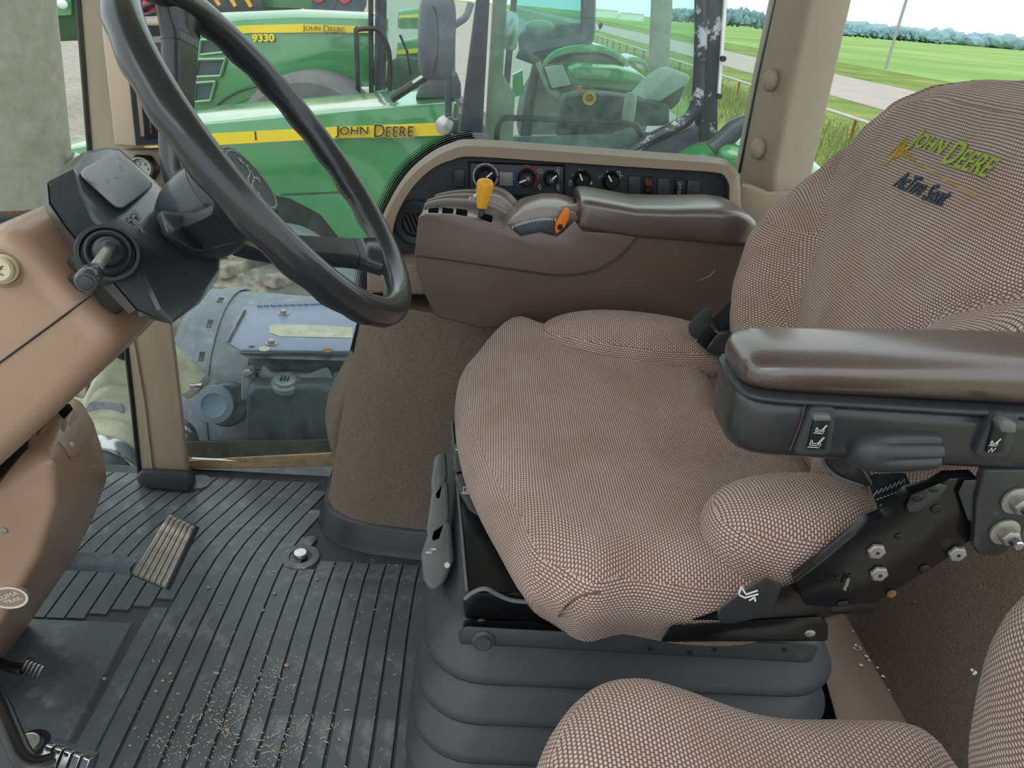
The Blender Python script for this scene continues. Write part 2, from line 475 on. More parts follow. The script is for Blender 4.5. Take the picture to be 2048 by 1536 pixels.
def text_vf(segs, o, right, up, width, height=None, depth=0.001, shear=0.0, off=0.0):
    """segs: list of (string, relative size) set on one baseline; the run is fitted to width, its lower left corner at o"""
    right, up = V(right).normalized(), V(up).normalized()
    nrm = right.cross(up).normalized()
    allv, allf, x = [], [], 0.0
    for s, k in segs:
        gap = 0.45 if s.endswith(' ') else 0.0
        s = s.strip()
        cu = bpy.data.curves.new('t', 'FONT'); cu.body = s; cu.size = k; cu.resolution_u = 3; cu.extrude = 0.5; cu.offset = off
        ob = bpy.data.objects.new('t', cu); COL.objects.link(ob)
        bpy.context.view_layer.update()
        me = bpy.data.meshes.new_from_object(ob.evaluated_get(bpy.context.evaluated_depsgraph_get()))
        x0 = min(v.co.x for v in me.vertices); x1 = max(v.co.x for v in me.vertices)
        kk = len(allv)
        allv += [(v.co.x - x0 + x, v.co.y, v.co.z) for v in me.vertices]
        allf += [tuple(i + kk for i in p.vertices) for p in me.polygons]
        x += x1 - x0 + (0.09 + gap) * k
        bpy.data.objects.remove(ob); bpy.data.curves.remove(cu); bpy.data.meshes.remove(me)
    W = max(v[0] for v in allv); y0 = min(v[1] for v in allv); H = max(v[1] for v in allv) - y0
    sx = width / W; sy = height / H if height else sx
    return [V(o) + right * (vx * sx + shear * (vy - y0) * sy) + up * ((vy - y0) * sy) + nrm * ((vz + 0.5) * depth) for vx, vy, vz in allv], allf

def arc(c, u, v, r, a0, a1, n=12):
    return [V(c) + V(u) * (r * math.cos(math.radians(a0 + (a1 - a0) * i / n))) + V(v) * (r * math.sin(math.radians(a0 + (a1 - a0) * i / n))) for i in range(n + 1)]

def cushion(outline, zt, zb, roll, hfun=None, n=16, inset=0.6, p=2.4):
    """padded block: outline = list of (x, y) at the widest level"""
    cx_, cy_ = sum(q[0] for q in outline) / len(outline), sum(q[1] for q in outline) / len(outline)
    rings = []
    def ring(s, z, shrink):
        r = []
        for x, y in outline:
            d = V((x - cx_, y - cy_)); L = d.length
            k = max(0.0, L * s - shrink) / L
            px, py = cx_ + d.x * k, cy_ + d.y * k
            r.append(V((px, py, z + (hfun(px, py) if hfun and z > zb + roll * 0.3 else 0))))
        return r
    zm = zt - roll
    rings.append(ring(0.3, zb, 0)); rings.append(ring(0.8, zb, 0)); rings.append(ring(1, zb, roll * inset))
    for i in range(1, 5):
        a = PI / 2 * i / 4
        rings.append(ring(1, zb + (zm - zb) * i / 4, roll * inset * (1 - math.sin(a))))
    for i in range(1, 7):
        a = PI / 2 * i / 6
        rings.append(ring(1, zm + roll * math.sin(a) ** (2 / p * 1.2), roll * 1.2 * (1 - math.cos(a) ** (2 / p * 1.2))))
    base = rings[-1]
    for i in range(1, n):
        k = 1 - i / n
        r = []
        for q in base:
            px, py = cx_ + (q.x - cx_) * k, cy_ + (q.y - cy_) * k
            r.append(V((px, py, zt + (hfun(px, py) if hfun else 0))))
        rings.append(r)
    return loft(rings)

from mathutils.bvhtree import BVHTree
BV = {}
def snap(obj, a, b):
    """where the segment from a towards b first meets the surface of obj; gives the point and its normal"""
    t = BV.get(obj.name)
    if t is None:
        bm = bmesh.new(); bm.from_mesh(obj.data)
        t = BVHTree.FromBMesh(bm); bm.free(); BV[obj.name] = t
    w = WL[obj.name]; a, b = V(a), V(b)
    h = t.ray_cast(a - w, (b - a).normalized())
    if h[0] is None: return b, (a - b).normalized()
    return h[0] + w, h[1]

# ================================================================ OUTSIDE: ground, road, field, trees
def ground(name, x0, x1, y0, y1, mat, z=-1.6, label=None):
    o = add(name, box(((x0 + x1) / 2, (y0 + y1) / 2, z - 0.1), (x1 - x0, y1 - y0, 0.2)), mat)
    o['kind'] = 'structure'
    if label: o['label'] = label
    return o
ground('ground', -150, 5.6, -40, 900, 'gravel', label='pale gravel yard under the parked tractors')
ground('grass_verge', 5.6, 15.5, -40, 900, 'grass', label='grass strip between fence and road')
ground('road', 15.5, 23.5, -40, 900, 'road', -1.57, label='pale straight road beyond the fence')
ground('grass_verge', 23.5, 33, -40, 900, 'grass', label='grass strip on the far side of the road')
ground('crop_field', 33, 2500, -400, 2600, 'crop', -1.55, label='flat green crop field reaching to the trees')
ground('distant_grass', -900, 33, 900, 2600, 'crop', -1.62, label='far green field past the road end')

def blob(bm, c, r, sz, sd=1):
    res = bmesh.ops.create_icosphere(bm, subdivisions=sd, radius=1.0)
    for v in res['verts']:
        k = 0.8 + 0.4 * random.random()
        v.co = V((c[0] + v.co.x * r * k, c[1] + v.co.y * r * k, c[2] + v.co.z * sz * k))
def bmvf(bm):
    bm.verts.index_update()
    r = [tuple(v.co) for v in bm.verts], [tuple(v.index for v in f.verts) for f in bm.faces]
    bm.free(); return r
bm = bmesh.new()
for i in range(150):
    t = i / 149
    x, y = 135 + t * 330, 640 + t * 190
    hgt = 7 + 4 * math.sin(t * 9) + 3 * random.random()
    if t > 0.72: hgt *= max(0.35, 1 - (t - 0.72) * 3)
    for k in range(9):
        f_ = random.random()
        blob(bm, (x + random.uniform(-6, 6), y + random.uniform(-9, 9), -1.5 + hgt * (0.25 + 0.55 * f_)), random.uniform(1.5, 3.6), hgt * random.uniform(0.2, 0.36))
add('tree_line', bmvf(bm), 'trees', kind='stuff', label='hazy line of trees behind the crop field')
bm = bmesh.new()
for i in range(130):
    t = i / 129
    blob(bm, (430 + t * 700, 1150 + random.uniform(-20, 20), 4 + 4 * random.random()), 12, 7 + 4 * random.random(), 2)
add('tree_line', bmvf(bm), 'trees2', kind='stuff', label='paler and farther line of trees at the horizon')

for i, (a, b, lab) in enumerate((((48.0217,420,0.4736), (61.6079,420,0.6165), 'long low white farm building at the road end, the wider of two'),
                            ((57.4111,380,0.3693), (67.8764,380,0.5601), 'small white gabled shed beside the long white farm building'))):
    a, b = V(a), V(b); w = b.x - a.x; h = 3.6 if i == 0 else 3.0
    z0 = -1.6
    t = thing('barn', lab, 'barn', ((a.x + b.x) / 2, a.y, z0))
    add('wall', box(((a.x + b.x) / 2, a.y + 4, z0 + h / 2), (w, 8, h)), 'barnwhite', t)
    add('roof', prism([(a.x - 0.4, a.y - 0.4, z0 + h), (b.x + 0.4, a.y - 0.4, z0 + h), (b.x + 0.4, a.y + 4, z0 + h + 2.4), (a.x - 0.4, a.y + 4, z0 + h + 2.4)], (0, 0, 0.15)), 'barnwhite', t)

t = thing('utility_pole', 'thin grey pole standing beyond the road at the field edge', 'pole', (34.2, 69.6, -1.6))
add('pole_shaft', tube([(34.2, 69.6, -1.6), (34.5, 69.6, 12)], [0.14, 0.1], 8), 'pole', t)
add('crossarm', box((34.5, 69.6, 11), (2.2, 0.1, 0.12)), 'pole', t)

t = thing('pipe_fence', 'rusty pipe fence running along the grass beside the road', 'fence', (9.3, 30, -1.6))
add('top_rail', tube([(9.3, 8, -0.92), (9.3, 90, -0.92)], 0.045, 8), 'rail', t)
p0 = add('post', tube([(9.3, 9.5, -1.6), (9.3, 9.5, -0.9)], 0.04, 8), 'rust', t)
for k in range(1, 22): dup(p0, t, (0, 3.4 * k, 0))

vs, fs = [], []
for i in range(9000):
    x, y = random.gauss(8.8, 1.3), random.uniform(7, 55)
    h = random.uniform(0.12, 0.5) * (1.2 if x < 9.6 else 0.6); a = random.uniform(0, PI); w = random.uniform(0.012, 0.03)
    lx, ly = random.uniform(-0.15, 0.15), random.uniform(-0.15, 0.15)
    k = len(vs)
    vs += [(x - w * math.cos(a), y - w * math.sin(a), -1.62), (x + w * math.cos(a), y + w * math.sin(a), -1.62), (x + lx, y + ly, -1.62 + h)]
    fs.append((k, k + 1, k + 2))
add('weeds', (vs, fs), 'weed', kind='stuff', label='tall pale weeds along the pipe fence')

# ================================================================ NEAREST GREEN TRACTOR
T1 = thing('tractor', 'nearest green tractor, yellow hood stripe and dusty glazed cab with peeling black frame', 'tractor', (-0.3, 4.4, -1.6))
shoulder = [(-2.3873,4,0.0201),(-2.1839,4,0.1497),(-1.4725,4,0.3294),(-0.838,4,0.4332),(-0.1957,4,0.5324)]
crown = [(-2.4228,4.22,0.0408),(-2.2401,4.22,0.1604),(-1.5855,4.22,0.3363),(-0.8054,4.22,0.4537),(-0.2418,4.22,0.5217)]
rings = []
for s, c in zip(shoulder, crown):
    s, c = V(s), V(c)
    rings.append([V((s.x, 4.02, 0.1)), V((s.x, 4.02, s.z)), V((s.x + 0.005, 4.06, s.z + (c.z - s.z) * 0.6)), c, V((c.x, 4.68, c.z)), V((s.x, 4.9, s.z)), V((s.x, 4.9, 0.1))])
add('hood_top', loft(rings), 'green', T1, bevel=0.012, seg=2)
add('hood_side', prism([(-2.3873,4,0.0201),(-2.1839,4,0.1497),(-1.4725,4,0.3294),(-0.838,4,0.4332),(-0.1958,4,0.5348),(-0.147,4,-0.6567),(-0.6382,4,-0.6913),(-0.6776,4,-0.4501),(-0.7833,4,-0.2261),(-0.887,4,-0.0948),(-1.0432,4,-0.0197),(-1.2264,4,0.0014),(-1.4684,4,-0.0564),(-1.7976,4,-0.1615),(-2.43,4,-0.1808)], (0, 0.05, 0)), 'green', T1, bevel=0.008)
add('crease_line', prism([(-1.0938,3.997,0.0039),(-0.6691,3.997,0.0539),(-0.6639,3.997,0.0463),(-1.0892,3.997,-0.0064)], (0, 0.004, 0)), 'dkgreen', T1)
add('engine_block', box((-1.15, 4.45, -0.45), (1.7, 0.7, 1.0)), 'darkcab', T1)
st = add('hood_stripe', prism([(-2.3878,3.985,-0.0208),(-2.1599,3.985,0.1038),(-1.4342,3.985,0.2879),(-0.8146,3.985,0.3664),(-0.2546,3.985,0.4306),(-0.1909,3.985,0.4354),(-0.1884,3.985,0.3741),(-0.2295,3.985,0.371),(-0.8165,3.985,0.312),(-1.389,3.985,0.2368),(-2.1707,3.985,0.0469),(-2.4003,3.985,-0.0792)], (0, 0.02, 0)), 'yellow', T1)
add('stripe_joint', prism([(-1.1979,3.98,0.3187),(-1.1929,3.98,0.3191),(-1.1911,3.98,0.2773),(-1.1988,3.98,0.2767)], (0, 0.01, 0)), 'darkcab', st)
JD = [('J', 1.25), ('OHN ', 1.0), ('D', 1.25), ('EERE', 1.0)]
JW = (([('J', 1.25), ('OHN', 1.0)], 0.0, 0.42, 'JOHN'), ([('D', 1.25), ('EERE', 1.0)], 0.50, 1.0, 'DEERE'))
a, b = V((-0.7852,3.97,0.3217)), V((-0.3896,3.97,0.3588))
for sg, f0, f1, wd in JW:
    add('lettering', text_vf(sg, a.lerp(b, f0), b - a, (0.03, 0, 1), (b - a).length * (f1 - f0), 0.062, 0.012, 0, -0.012), 'knob', st, label='dark raised letters ' + wd)
    add('lettering_edge', text_vf(sg, a.lerp(b, f0) + V((-0.004, 0.006, -0.006)), b - a, (0.03, 0, 1), (b - a).length * (f1 - f0) + 0.008, 0.068, 0.009, 0, 0.05), 'yellow', st)
# front wheel with grey fender
wc = V((-1.2047,3.55,-1.0142))
wr = 0.78
prof = [(0.3, -0.16), (0.55, -0.2), (wr - 0.06, -0.2), (wr, -0.14), (wr + 0.01, 0), (wr, 0.14), (wr - 0.06, 0.2), (0.55, 0.2), (0.3, 0.16)]
ty = add('tyre', lathe(prof, wc, (0, 1, 0), 40), 'tyre', T1)
lug = add('lug', prism([wc + V((-0.05, -0.2, wr - 0.02)), wc + V((0.02, -0.2, wr - 0.02)), wc + V((0.16, 0.02, wr)), wc + V((0.09, 0.02, wr))], (0, 0, 0.055)), 'tyre', ty, bevel=0.008)
lug2 = add('lug', prism([wc + V((-0.05, 0.2, wr - 0.02)), wc + V((0.02, 0.2, wr - 0.02)), wc + V((0.16, -0.02, wr)), wc + V((0.09, -0.02, wr))], (0, 0, 0.055)), 'tyre', ty, bevel=0.008)
for base, ph in ((lug, 0.0), (lug2, 0.14)):
    for k in range(-7, 8):
        ang = k * 2 * PI / 22 + ph
        c = base.copy(); COL.objects.link(c); c.parent = ty
        rel = WL[base.name] - wc
        R_ = Matrix.Rotation(ang, 3, 'Y')
        c.location = R_ @ rel + wc - WL[ty.name]
        c.rotation_euler = (0, ang, 0); WL[c.name] = wc + R_ @ rel
    bpy.data.objects.remove(base)
add('rim', lathe([(0.1, -0.1), (0.3, -0.12), (0.32, -0.17), (0.33, 0.1), (0.1, 0.1)], wc, (0, 1, 0), 28), 'yellow', T1)
fp = [(-1.3794,3.55,-0.2008),(-1.2539,3.55,-0.1513),(-0.9885,3.55,-0.1497),(-0.7989,3.55,-0.2618),(-0.6409,3.55,-0.3966)]
add('fender', prism(list(spline(fp, 5)) + [V(p) - V((0.0, 0, 0.03)) for p in reversed(spline(fp, 5))], (0, 0.42, 0)), 'fendergrey', T1, bevel=0.006)
# cab
add('front_pillar', prism([(-0.0943,3.6,1.0026),(-0.0516,3.6,1.4723),(-0.0014,3.6,1.4763),(-0.0341,3.6,1.0073),(-0.0337,3.6,0.4133),(-0.1456,3.6,0.4049)], (0, 0.12, 0)), 'cabblack', T1, bevel=0.015)
add('pillar_trim', prism([(-0.0221,3.76,1.0087),(-0.0015,3.76,1.4975),(0.0615,3.76,1.5025),(0.0431,3.76,1.0138),(0.0477,3.76,0.7),(0.111,3.76,0.6165),(0.1201,3.76,0.3153),(-0.0229,3.76,0.3046)], (0, 0.05, 0)), 'beige', T1, bevel=0.01)
add('pillar_foot', hull([(-0.1437,3.5,0.4693),(-0.0081,3.5,0.473),(0.0202,3.5,0.4225),(-0.1469,3.5,0.3879)] + [(-0.1519,3.7,0.439),(-0.0085,3.7,0.4428),(0.0214,3.7,0.3895),(-0.1553,3.7,0.3529)]), 'mirror_shell', T1, bevel=0.01)
add('rear_pillar', prism([(0.88,3.6,1.0785),(0.8255,3.6,1.5426),(0.9066,3.6,1.5491),(0.9799,3.6,1.0863),(1.0059,3.6,0.9101),(1.0354,3.6,0.7034),(1.0973,3.6,0.3944),(1.0161,3.6,0.3883),(0.9713,3.6,0.5673),(0.9555,3.6,0.7188)], (0, 0.1, 0)), 'peeled', T1, bevel=0.012, label='rear cab pillar with peeling paint')
add('glass_edge', prism([(0.9766,3.58,1.086),(0.8914,3.58,1.5453),(0.9076,3.58,1.5465),(0.9896,3.58,1.087),(1.0387,3.58,0.7057),(1.0273,3.58,0.7049)], (0, 0.03, 0)), 'barnwhite', T1)
for q in ((1.0111,3.57,0.8571), (1.0253,3.57,0.7015)):
    add('hinge', disc(q, (0, -1, 0), 0.012, 0.03, 12), 'knob', T1)
df = tube(spline([(0.785,3.6,1.5394),(0.88,3.6,1.0785),(0.922,3.6,0.8422),(0.9409,3.6,0.6747),(0.915,3.6,0.5897),(0.8392,3.6,0.5395),(0.7105,3.6,0.4577),(0.5391,3.6,0.3177)], 5), 0.035, 10, flat=0.8)
add('door_frame', df, 'peeled', T1)
add('door_sill', prism([(0.6471,3.61,0.4146),(0.8247,3.61,0.4987),(0.9787,3.61,0.5665),(1.0684,3.61,0.5463),(1.1389,3.61,0.372),(0.5406,3.61,0.3158)], (0, 0.12, 0)), 'cabblack', T1, bevel=0.012)
add('door_glass', prism([(0.0023,3.64,0.2816),(-0.0157,3.64,1.4805),(0.804,3.64,1.5462),(0.8898,3.64,1.0794),(0.9537,3.64,0.6712),(0.8486,3.64,0.5344),(0.5451,3.64,0.3101)], (0, 0.008, 0)), 'glass_tractor', T1)
add('handrail', tube(spline([(0.0395,3.68,0.371),(0.0377,3.68,0.4676),(0.0561,3.68,0.5097),(0.0979,3.68,0.5219),(0.3061,3.68,0.5286),(0.6515,3.68,0.5388),(0.7052,3.68,0.5178),(0.7281,3.68,0.4805)], 4), 0.014, 8), 'knob', T1)
add('rear_fender', ellipsoid((1.2691,3.6,0.3245), (0.42, 0.3, 0.2), (V((0.98, 0, -0.1)), V((0, 1, 0)), V((0.1, 0, 0.98))), 24, 14), 'green', T1)
add('fender_glint_bulge', ellipsoid((1.109,3.35,0.469), (0.1, 0.08, 0.055), (V((1, 0, -0.3)), V((0, 1, 0)), V((0.3, 0, 1))), 16, 10), 'green', T1)  # added green bulge shaped to catch the sky glint on the fender
add('fender_hose', tube(spline([(0.9983,3.4,0.4907),(1.0408,3.4,0.537),(1.0898,3.4,0.5917),(1.162,3.4,0.6203),(1.2417,3.4,0.6158)], 5), 0.045, 10), 'cabblack', T1)
add('far_pillar', prism([(0.9704,5.2,1.09),(0.8955,5.2,1.6121),(1.02,5.2,1.622),(1.0956,5.2,1.0997),(1.156,5.2,0.5767),(1.0358,5.2,0.5367)], (0, 0.08, 0)), 'beige', T1, bevel=0.01)
add('far_front_pillar', prism([(0.0853,5.25,1.0212),(0.0564,5.25,1.5504),(0.104,5.25,1.5542),(0.123,5.25,1.0241),(0.1117,5.25,0.2383),(0.0644,5.25,0.2347)], (0, 0.08, 0)), 'cabblack', T1)
add('cab_roof', hull([V(p) for p in [(-0.1012,3.45,1.512),(0.9069,3.45,1.5325),(0.88,3.45,1.6535),(-0.1083,3.45,1.6346)]] + [V(p) + V((0, 1.9, 0.1)) for p in [(-0.1012,3.45,1.512),(0.9069,3.45,1.5325),(0.88,3.45,1.6535),(-0.1083,3.45,1.6346)]]), 'green', T1, bevel=0.04)
s1 = [(0.8189,4.3,0.5754),(0.9005,4.3,0.6838),(0.9657,4.3,0.7341),(1.0098,4.3,0.7474),(1.0734,4.3,0.7298),(1.0647,4.3,0.6888),(0.9849,4.3,0.6266),(0.9181,4.3,0.5803)]
add('cab_seat_back', slabs(s1, [V(p) + V((0, 0.42, 0)) for p in s1]), 'seatgrey', T1, bevel=0.03, seg=3)
s1 = [(0.9603,4.3,0.6247),(1.0493,4.3,0.6825),(1.033,4.3,0.5916),(0.9913,4.3,0.5442)]
add('cab_seat_base', slabs(s1, [V(p) + V((0, 0.4, 0)) for p in s1]), 'darkcab', T1, bevel=0.015)
s1 = [(0.3575,4.2,0.3847),(0.3857,4.2,0.5765),(0.4948,4.2,0.6073),(0.6721,4.2,0.6082),(0.9575,4.2,0.5845),(0.9764,4.2,0.4782),(0.7653,4.2,0.4571),(0.4998,4.2,0.3427)]
add('cab_console', slabs(s1, [V(p) + V((0, 0.25, 0)) for p in s1]), 'darkcab', T1, bevel=0.02)
add('cab_floor', hull([(0.0633,3.8,0.2792),(0.054,3.8,0.4112),(1.0841,3.8,0.5241),(1.1179,3.8,0.3577)] + [(0.0849,5.1,0.0326),(0.1372,5.1,0.2305),(1.3918,5.1,0.3407),(1.4326,5.1,0.1329)]), 'tank', T1)
mo = add('cab_monitor', prism([(0.2639,4.15,0.7235),(0.3584,4.15,0.7403),(0.4133,4.15,0.6479),(0.3132,4.15,0.6232)], (0, 0.03, 0)), 'seatgrey', T1, bevel=0.004)
add('monitor_case', prism([(0.2605,4.19,0.7276),(0.3663,4.19,0.7453),(0.4284,4.19,0.6404),(0.3146,4.19,0.6095)], (0, 0.04, 0)), 'knob', mo, bevel=0.006)
add('monitor_arm', tube([(0.2322,4.22,0.7379),(0.3033,4.22,0.6082),(0.3597,4.22,0.5824)], 0.015, 8), 'beige', T1)
bo = (0.7067,4,0.5084); br = 0.0335
add('flask', lathe([(br * 0.9, 0), (br, 0.01), (br, 0.1), (br * 0.85, 0.125), (br * 0.6, 0.14)], bo, (0, 0, 1), 16), 'beige', T1)
add('cab_lever', tube([(0.4553,4.1,0.6509),(0.4516,4.1,0.6167)], [0.014, 0.008], 8), 'orange', T1)
add('cab_dial', lathe([(0.035, 0), (0.035, 0.02), (0.02, 0.02), (0.02, 0)], (0.5068,4.1,0.594), (0, -1, 0.2), 16), 'yellow_knob', T1)
add('cab_mirror', prism([(0.0415,3.7,0.9657),(0.0633,3.7,0.9734),(0.0884,3.7,0.9674),(0.0995,3.7,0.9421),(0.1017,3.7,0.8316),(0.0897,3.7,0.8099),(0.0484,3.7,0.8109),(0.0378,3.7,0.8309)], (0, 0.025, 0)), 'chrome', T1, bevel=0.008)
add('cab_steering_post', tube([(0.126,4.3,0.7734),(0.2339,4.3,0.7327),(0.2106,4.3,0.5421),(0.2014,4.3,0.3308)], 0.03, 8), 'darkcab', T1)
# mirror on its arm, intake box, wiper
mc = V((-0.2287,3.2,0.8622))
add('mirror', ellipsoid(mc, (0.0724, 0.075, 0.1565), (V((1, 0.12, 0)), V((-0.12, 1, 0)), V((0.0, 0, 1))), 28, 18, 0.5), 'mirror_shell', T1)
add('mirror_seam', tube(spline([(-0.24,3.128,0.9699),(-0.2259,3.128,0.9406),(-0.2175,3.128,0.8553),(-0.2225,3.128,0.7665),(-0.2333,3.128,0.7387)], 5), 0.0035, 6), 'knob', T1)
add('mirror_arm', tube(spline([(-0.1678,3.3,0.7207),(-0.1727,3.3,0.8901),(-0.1557,3.3,0.9132),(-0.121,3.3,0.9411),(-0.1037,3.3,0.9922)], 5), 0.014, 8), 'tank', T1)
add('mirror_rod', tube([(-0.2944,3.35,0.936),(-0.2948,3.35,1.0394)], 0.011, 8), 'knob', T1)
add('grab_rod', tube([(-0.1933,3.5,0.7026),(-0.1856,3.5,0.385)], 0.014, 8), 'cabblack', T1)
add('work_lamp', lathe([(0.005, 0), (0.04, 0.005), (0.045, 0.03), (0.03, 0.07)], (-0.2068,3.45,0.4954), (0.3, 0.9, 0), 16), 'chrome', T1)
add('lamp_bracket', box((-0.1671,3.5,0.4913), (0.05, 0.05, 0.06)), 'knob', T1, bevel=0.008)
add('intake_box', slabs([(-0.3537,4.25,0.6347),(-0.1932,4.25,0.6617),(-0.1665,4.25,0.5995),(-0.1631,4.25,0.5269),(-0.4096,4.25,0.5082),(-0.3894,4.25,0.5675)], [(-0.3829,4.6,0.6046),(-0.2091,4.6,0.6339),(-0.1802,4.6,0.5665),(-0.1766,4.6,0.4879),(-0.4433,4.6,0.4677),(-0.4214,4.6,0.5319)]), 'mirror_shell', T1, bevel=0.015)
add('wiper', tube([(-0.5164,4.1,0.5139),(-0.3009,4.1,0.6649)], 0.022, 8), 'knob', T1)
add('wiper_pad', prism([(-0.4099,4.08,0.6084),(-0.3498,4.08,0.6533),(-0.3419,4.08,0.6397),(-0.3995,4.08,0.5925)], (0, 0.03, 0)), 'barnwhite', T1)

# ================================================================ TRACTOR 9330 BEHIND
T2 = thing('tractor', 'green tractor marked 9330 standing behind the nearest tractor', 'tractor', (-2.4, 7.8, -1.6))
sh = [(-3.2236,7.2,0.4967),(-2.6314,7.2,0.6135),(-2.1866,7.2,0.7028),(-1.729,7.2,0.7578),(-1.0865,7.2,0.792)]
cr = [(-3.2387,7.45,0.5358),(-2.7171,7.45,0.6492),(-2.4664,7.45,0.729),(-1.786,7.45,0.8059),(-1.1506,7.45,0.8271)]
rings = []
for s, c in zip(sh, cr):
    s, c = V(s), V(c)
    rings.append([V((s.x, 7.22, -0.1)), V((s.x, 7.22, s.z)), c, V((c.x, 8.1, c.z)), V((s.x, 8.4, s.z)), V((s.x, 8.4, -0.1))])
add('hood_top', loft(rings), 'green', T2, bevel=0.02)
add('hood_side', prism([(-3.2236,7.2,0.4967),(-2.6314,7.2,0.6135),(-2.1866,7.2,0.7028),(-1.729,7.2,0.7578),(-1.0865,7.2,0.792),(-1.0916,7.2,0.2345),(-1.4814,7.2,0.2301),(-1.8249,7.2,0.2207),(-1.9988,7.2,0.1485),(-2.2776,7.2,0.0123),(-2.5119,7.2,-0.0917),(-3.3395,7.2,-0.2414)], (0, 0.06, 0)), 'green', T2, bevel=0.01)
st = add('hood_stripe', prism([(-3.2197,7.18,0.466),(-2.6292,7.18,0.571),(-2.185,7.18,0.6525),(-1.7274,7.18,0.6997),(-1.0841,7.18,0.7298),(-1.0845,7.18,0.6784),(-1.5273,7.18,0.6482),(-2.1123,7.18,0.599),(-2.6339,7.18,0.531),(-3.2273,7.18,0.4176)], (0, 0.02, 0)), 'yellow', T2)
a, b = V((-1.6675,7.15,0.6423)), V((-1.3049,7.15,0.6663))
for sg, f0, f1, wd in JW:
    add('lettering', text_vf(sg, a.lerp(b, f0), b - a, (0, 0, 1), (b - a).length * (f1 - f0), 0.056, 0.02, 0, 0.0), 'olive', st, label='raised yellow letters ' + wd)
a, b = V((-2.1108,7.17,0.528)), V((-1.9194,7.17,0.5468))
add('model_number', text_vf([('9330', 1)], a, b - a, (0, 0, 1), (b - a).length, 0.062, 0.02, 0, 0.03), 'yellow', T2, label='yellow number 9330')
for q in ([(-2.5628,7.19,0.5083),(-2.3363,7.19,0.5338),(-2.3773,7.19,0.4222),(-2.5895,7.19,0.3856)], [(-2.6111,7.19,0.3474),(-2.365,7.19,0.3703),(-2.423,7.19,0.226),(-2.6542,7.19,0.2)], [(-2.6512,7.19,0.1502),(-2.472,7.19,0.1764),(-2.5336,7.19,0.0112),(-2.6833,7.19,-0.013)]):
    v = add('vent_slot', prism(q, (0, 0.02, 0)), 'tankdark', T2)
    qv = [V(p) for p in q]
    add('vent_rim', join(*[tube([qv[i] - V((0, 0.01, 0)), qv[(i + 1) % 4] - V((0, 0.01, 0))], 0.014, 6) for i in range(4)]), 'green', v)
add('arch_line', tube(spline([(-2.5297,7.19,-0.0788),(-2.4065,7.19,0.0336),(-2.2195,7.19,0.1327),(-1.993,7.19,0.192)], 5), 0.012, 6), 'dkgreen', T2)
w2 = V((-1.5463,7,-0.3178))
add('tyre', lathe([(0.3, -0.25), (0.5, -0.3), (0.6, -0.3), (0.67, -0.2), (0.67, 0.2), (0.6, 0.3), (0.3, 0.3)], w2, (0, 1, 0), 36), 'tyregrey', T2)
add('arch_inner', box((-1.9, 7.6, -0.1), (1.5, 0.6, 0.5)), 'darkcab', T2)
add('fuel_box', prism([(-1.3865,7.1,0.2215),(-1.0765,7.1,0.2368),(-1.0775,7.1,0.1358),(-1.31,7.1,0.1013),(-1.3893,7.1,0.1291)], (0, 0.3, 0)), 'barnwhite', T2, bevel=0.02)
add('handrail', tube(spline([(-1.1549,6.9,0.193),(-1.1677,6.9,0.6737),(-1.1504,6.9,0.7092),(-1.0253,6.9,0.7265),(-0.9753,6.9,0.7152),(-0.9336,6.9,0.6688),(-0.8829,6.9,0.5061),(-0.8865,6.9,0.1888)], 4), 0.02, 8), 'knob', T2)
add('exhaust_pole', tube([(-1.0578,7,1.0844),(-1.0575,7,0.19)], 0.022, 8), 'knob', T2)
add('cab_post', tube([(-0.985,7.1,1.1661),(-0.997,7.1,0.1419)], 0.05, 8), 'cabblack', T2)
add('cab_rear_post', tube([(-0.5941,7.1,1.1968),(-0.5856,7.1,0.1732)], 0.05, 8), 'cabblack', T2)
add('cab_glass', prism([(-0.9753,7.12,1.1676),(-0.5999,7.12,1.197),(-0.5972,7.12,0.2124),(-0.9908,7.12,0.1825)], (0, 0.01, 0)), 'glass_tractor', T2)
add('cab_interior', slabs([(-0.9827,7.5,0.4272),(-0.8677,7.5,0.4915),(-0.6366,7.5,0.4836),(-0.6291,7.5,0.1704),(-1.006,7.5,0.1418)], [(-1.0482,8,0.389),(-0.9255,8,0.4576),(-0.6791,8,0.4492),(-0.6711,8,0.1151),(-1.0731,8,0.0845)]), 'dkgreen', T2, bevel=0.03)
add('step', prism([(-1.0629,6.95,0.2112),(-0.9539,6.95,0.2441),(-0.8015,6.95,0.2393),(-0.6267,6.95,0.2279),(-0.6333,6.95,0.1236),(-1.086,6.95,0.0893)], (0, 0.3, 0)), 'green', T2, bevel=0.01)
add('wiper_arm', tube([(-0.817,7.05,0.6878),(-0.751,7.05,0.5549),(-0.718,7.05,0.3759)], 0.012, 6), 'knob', T2)

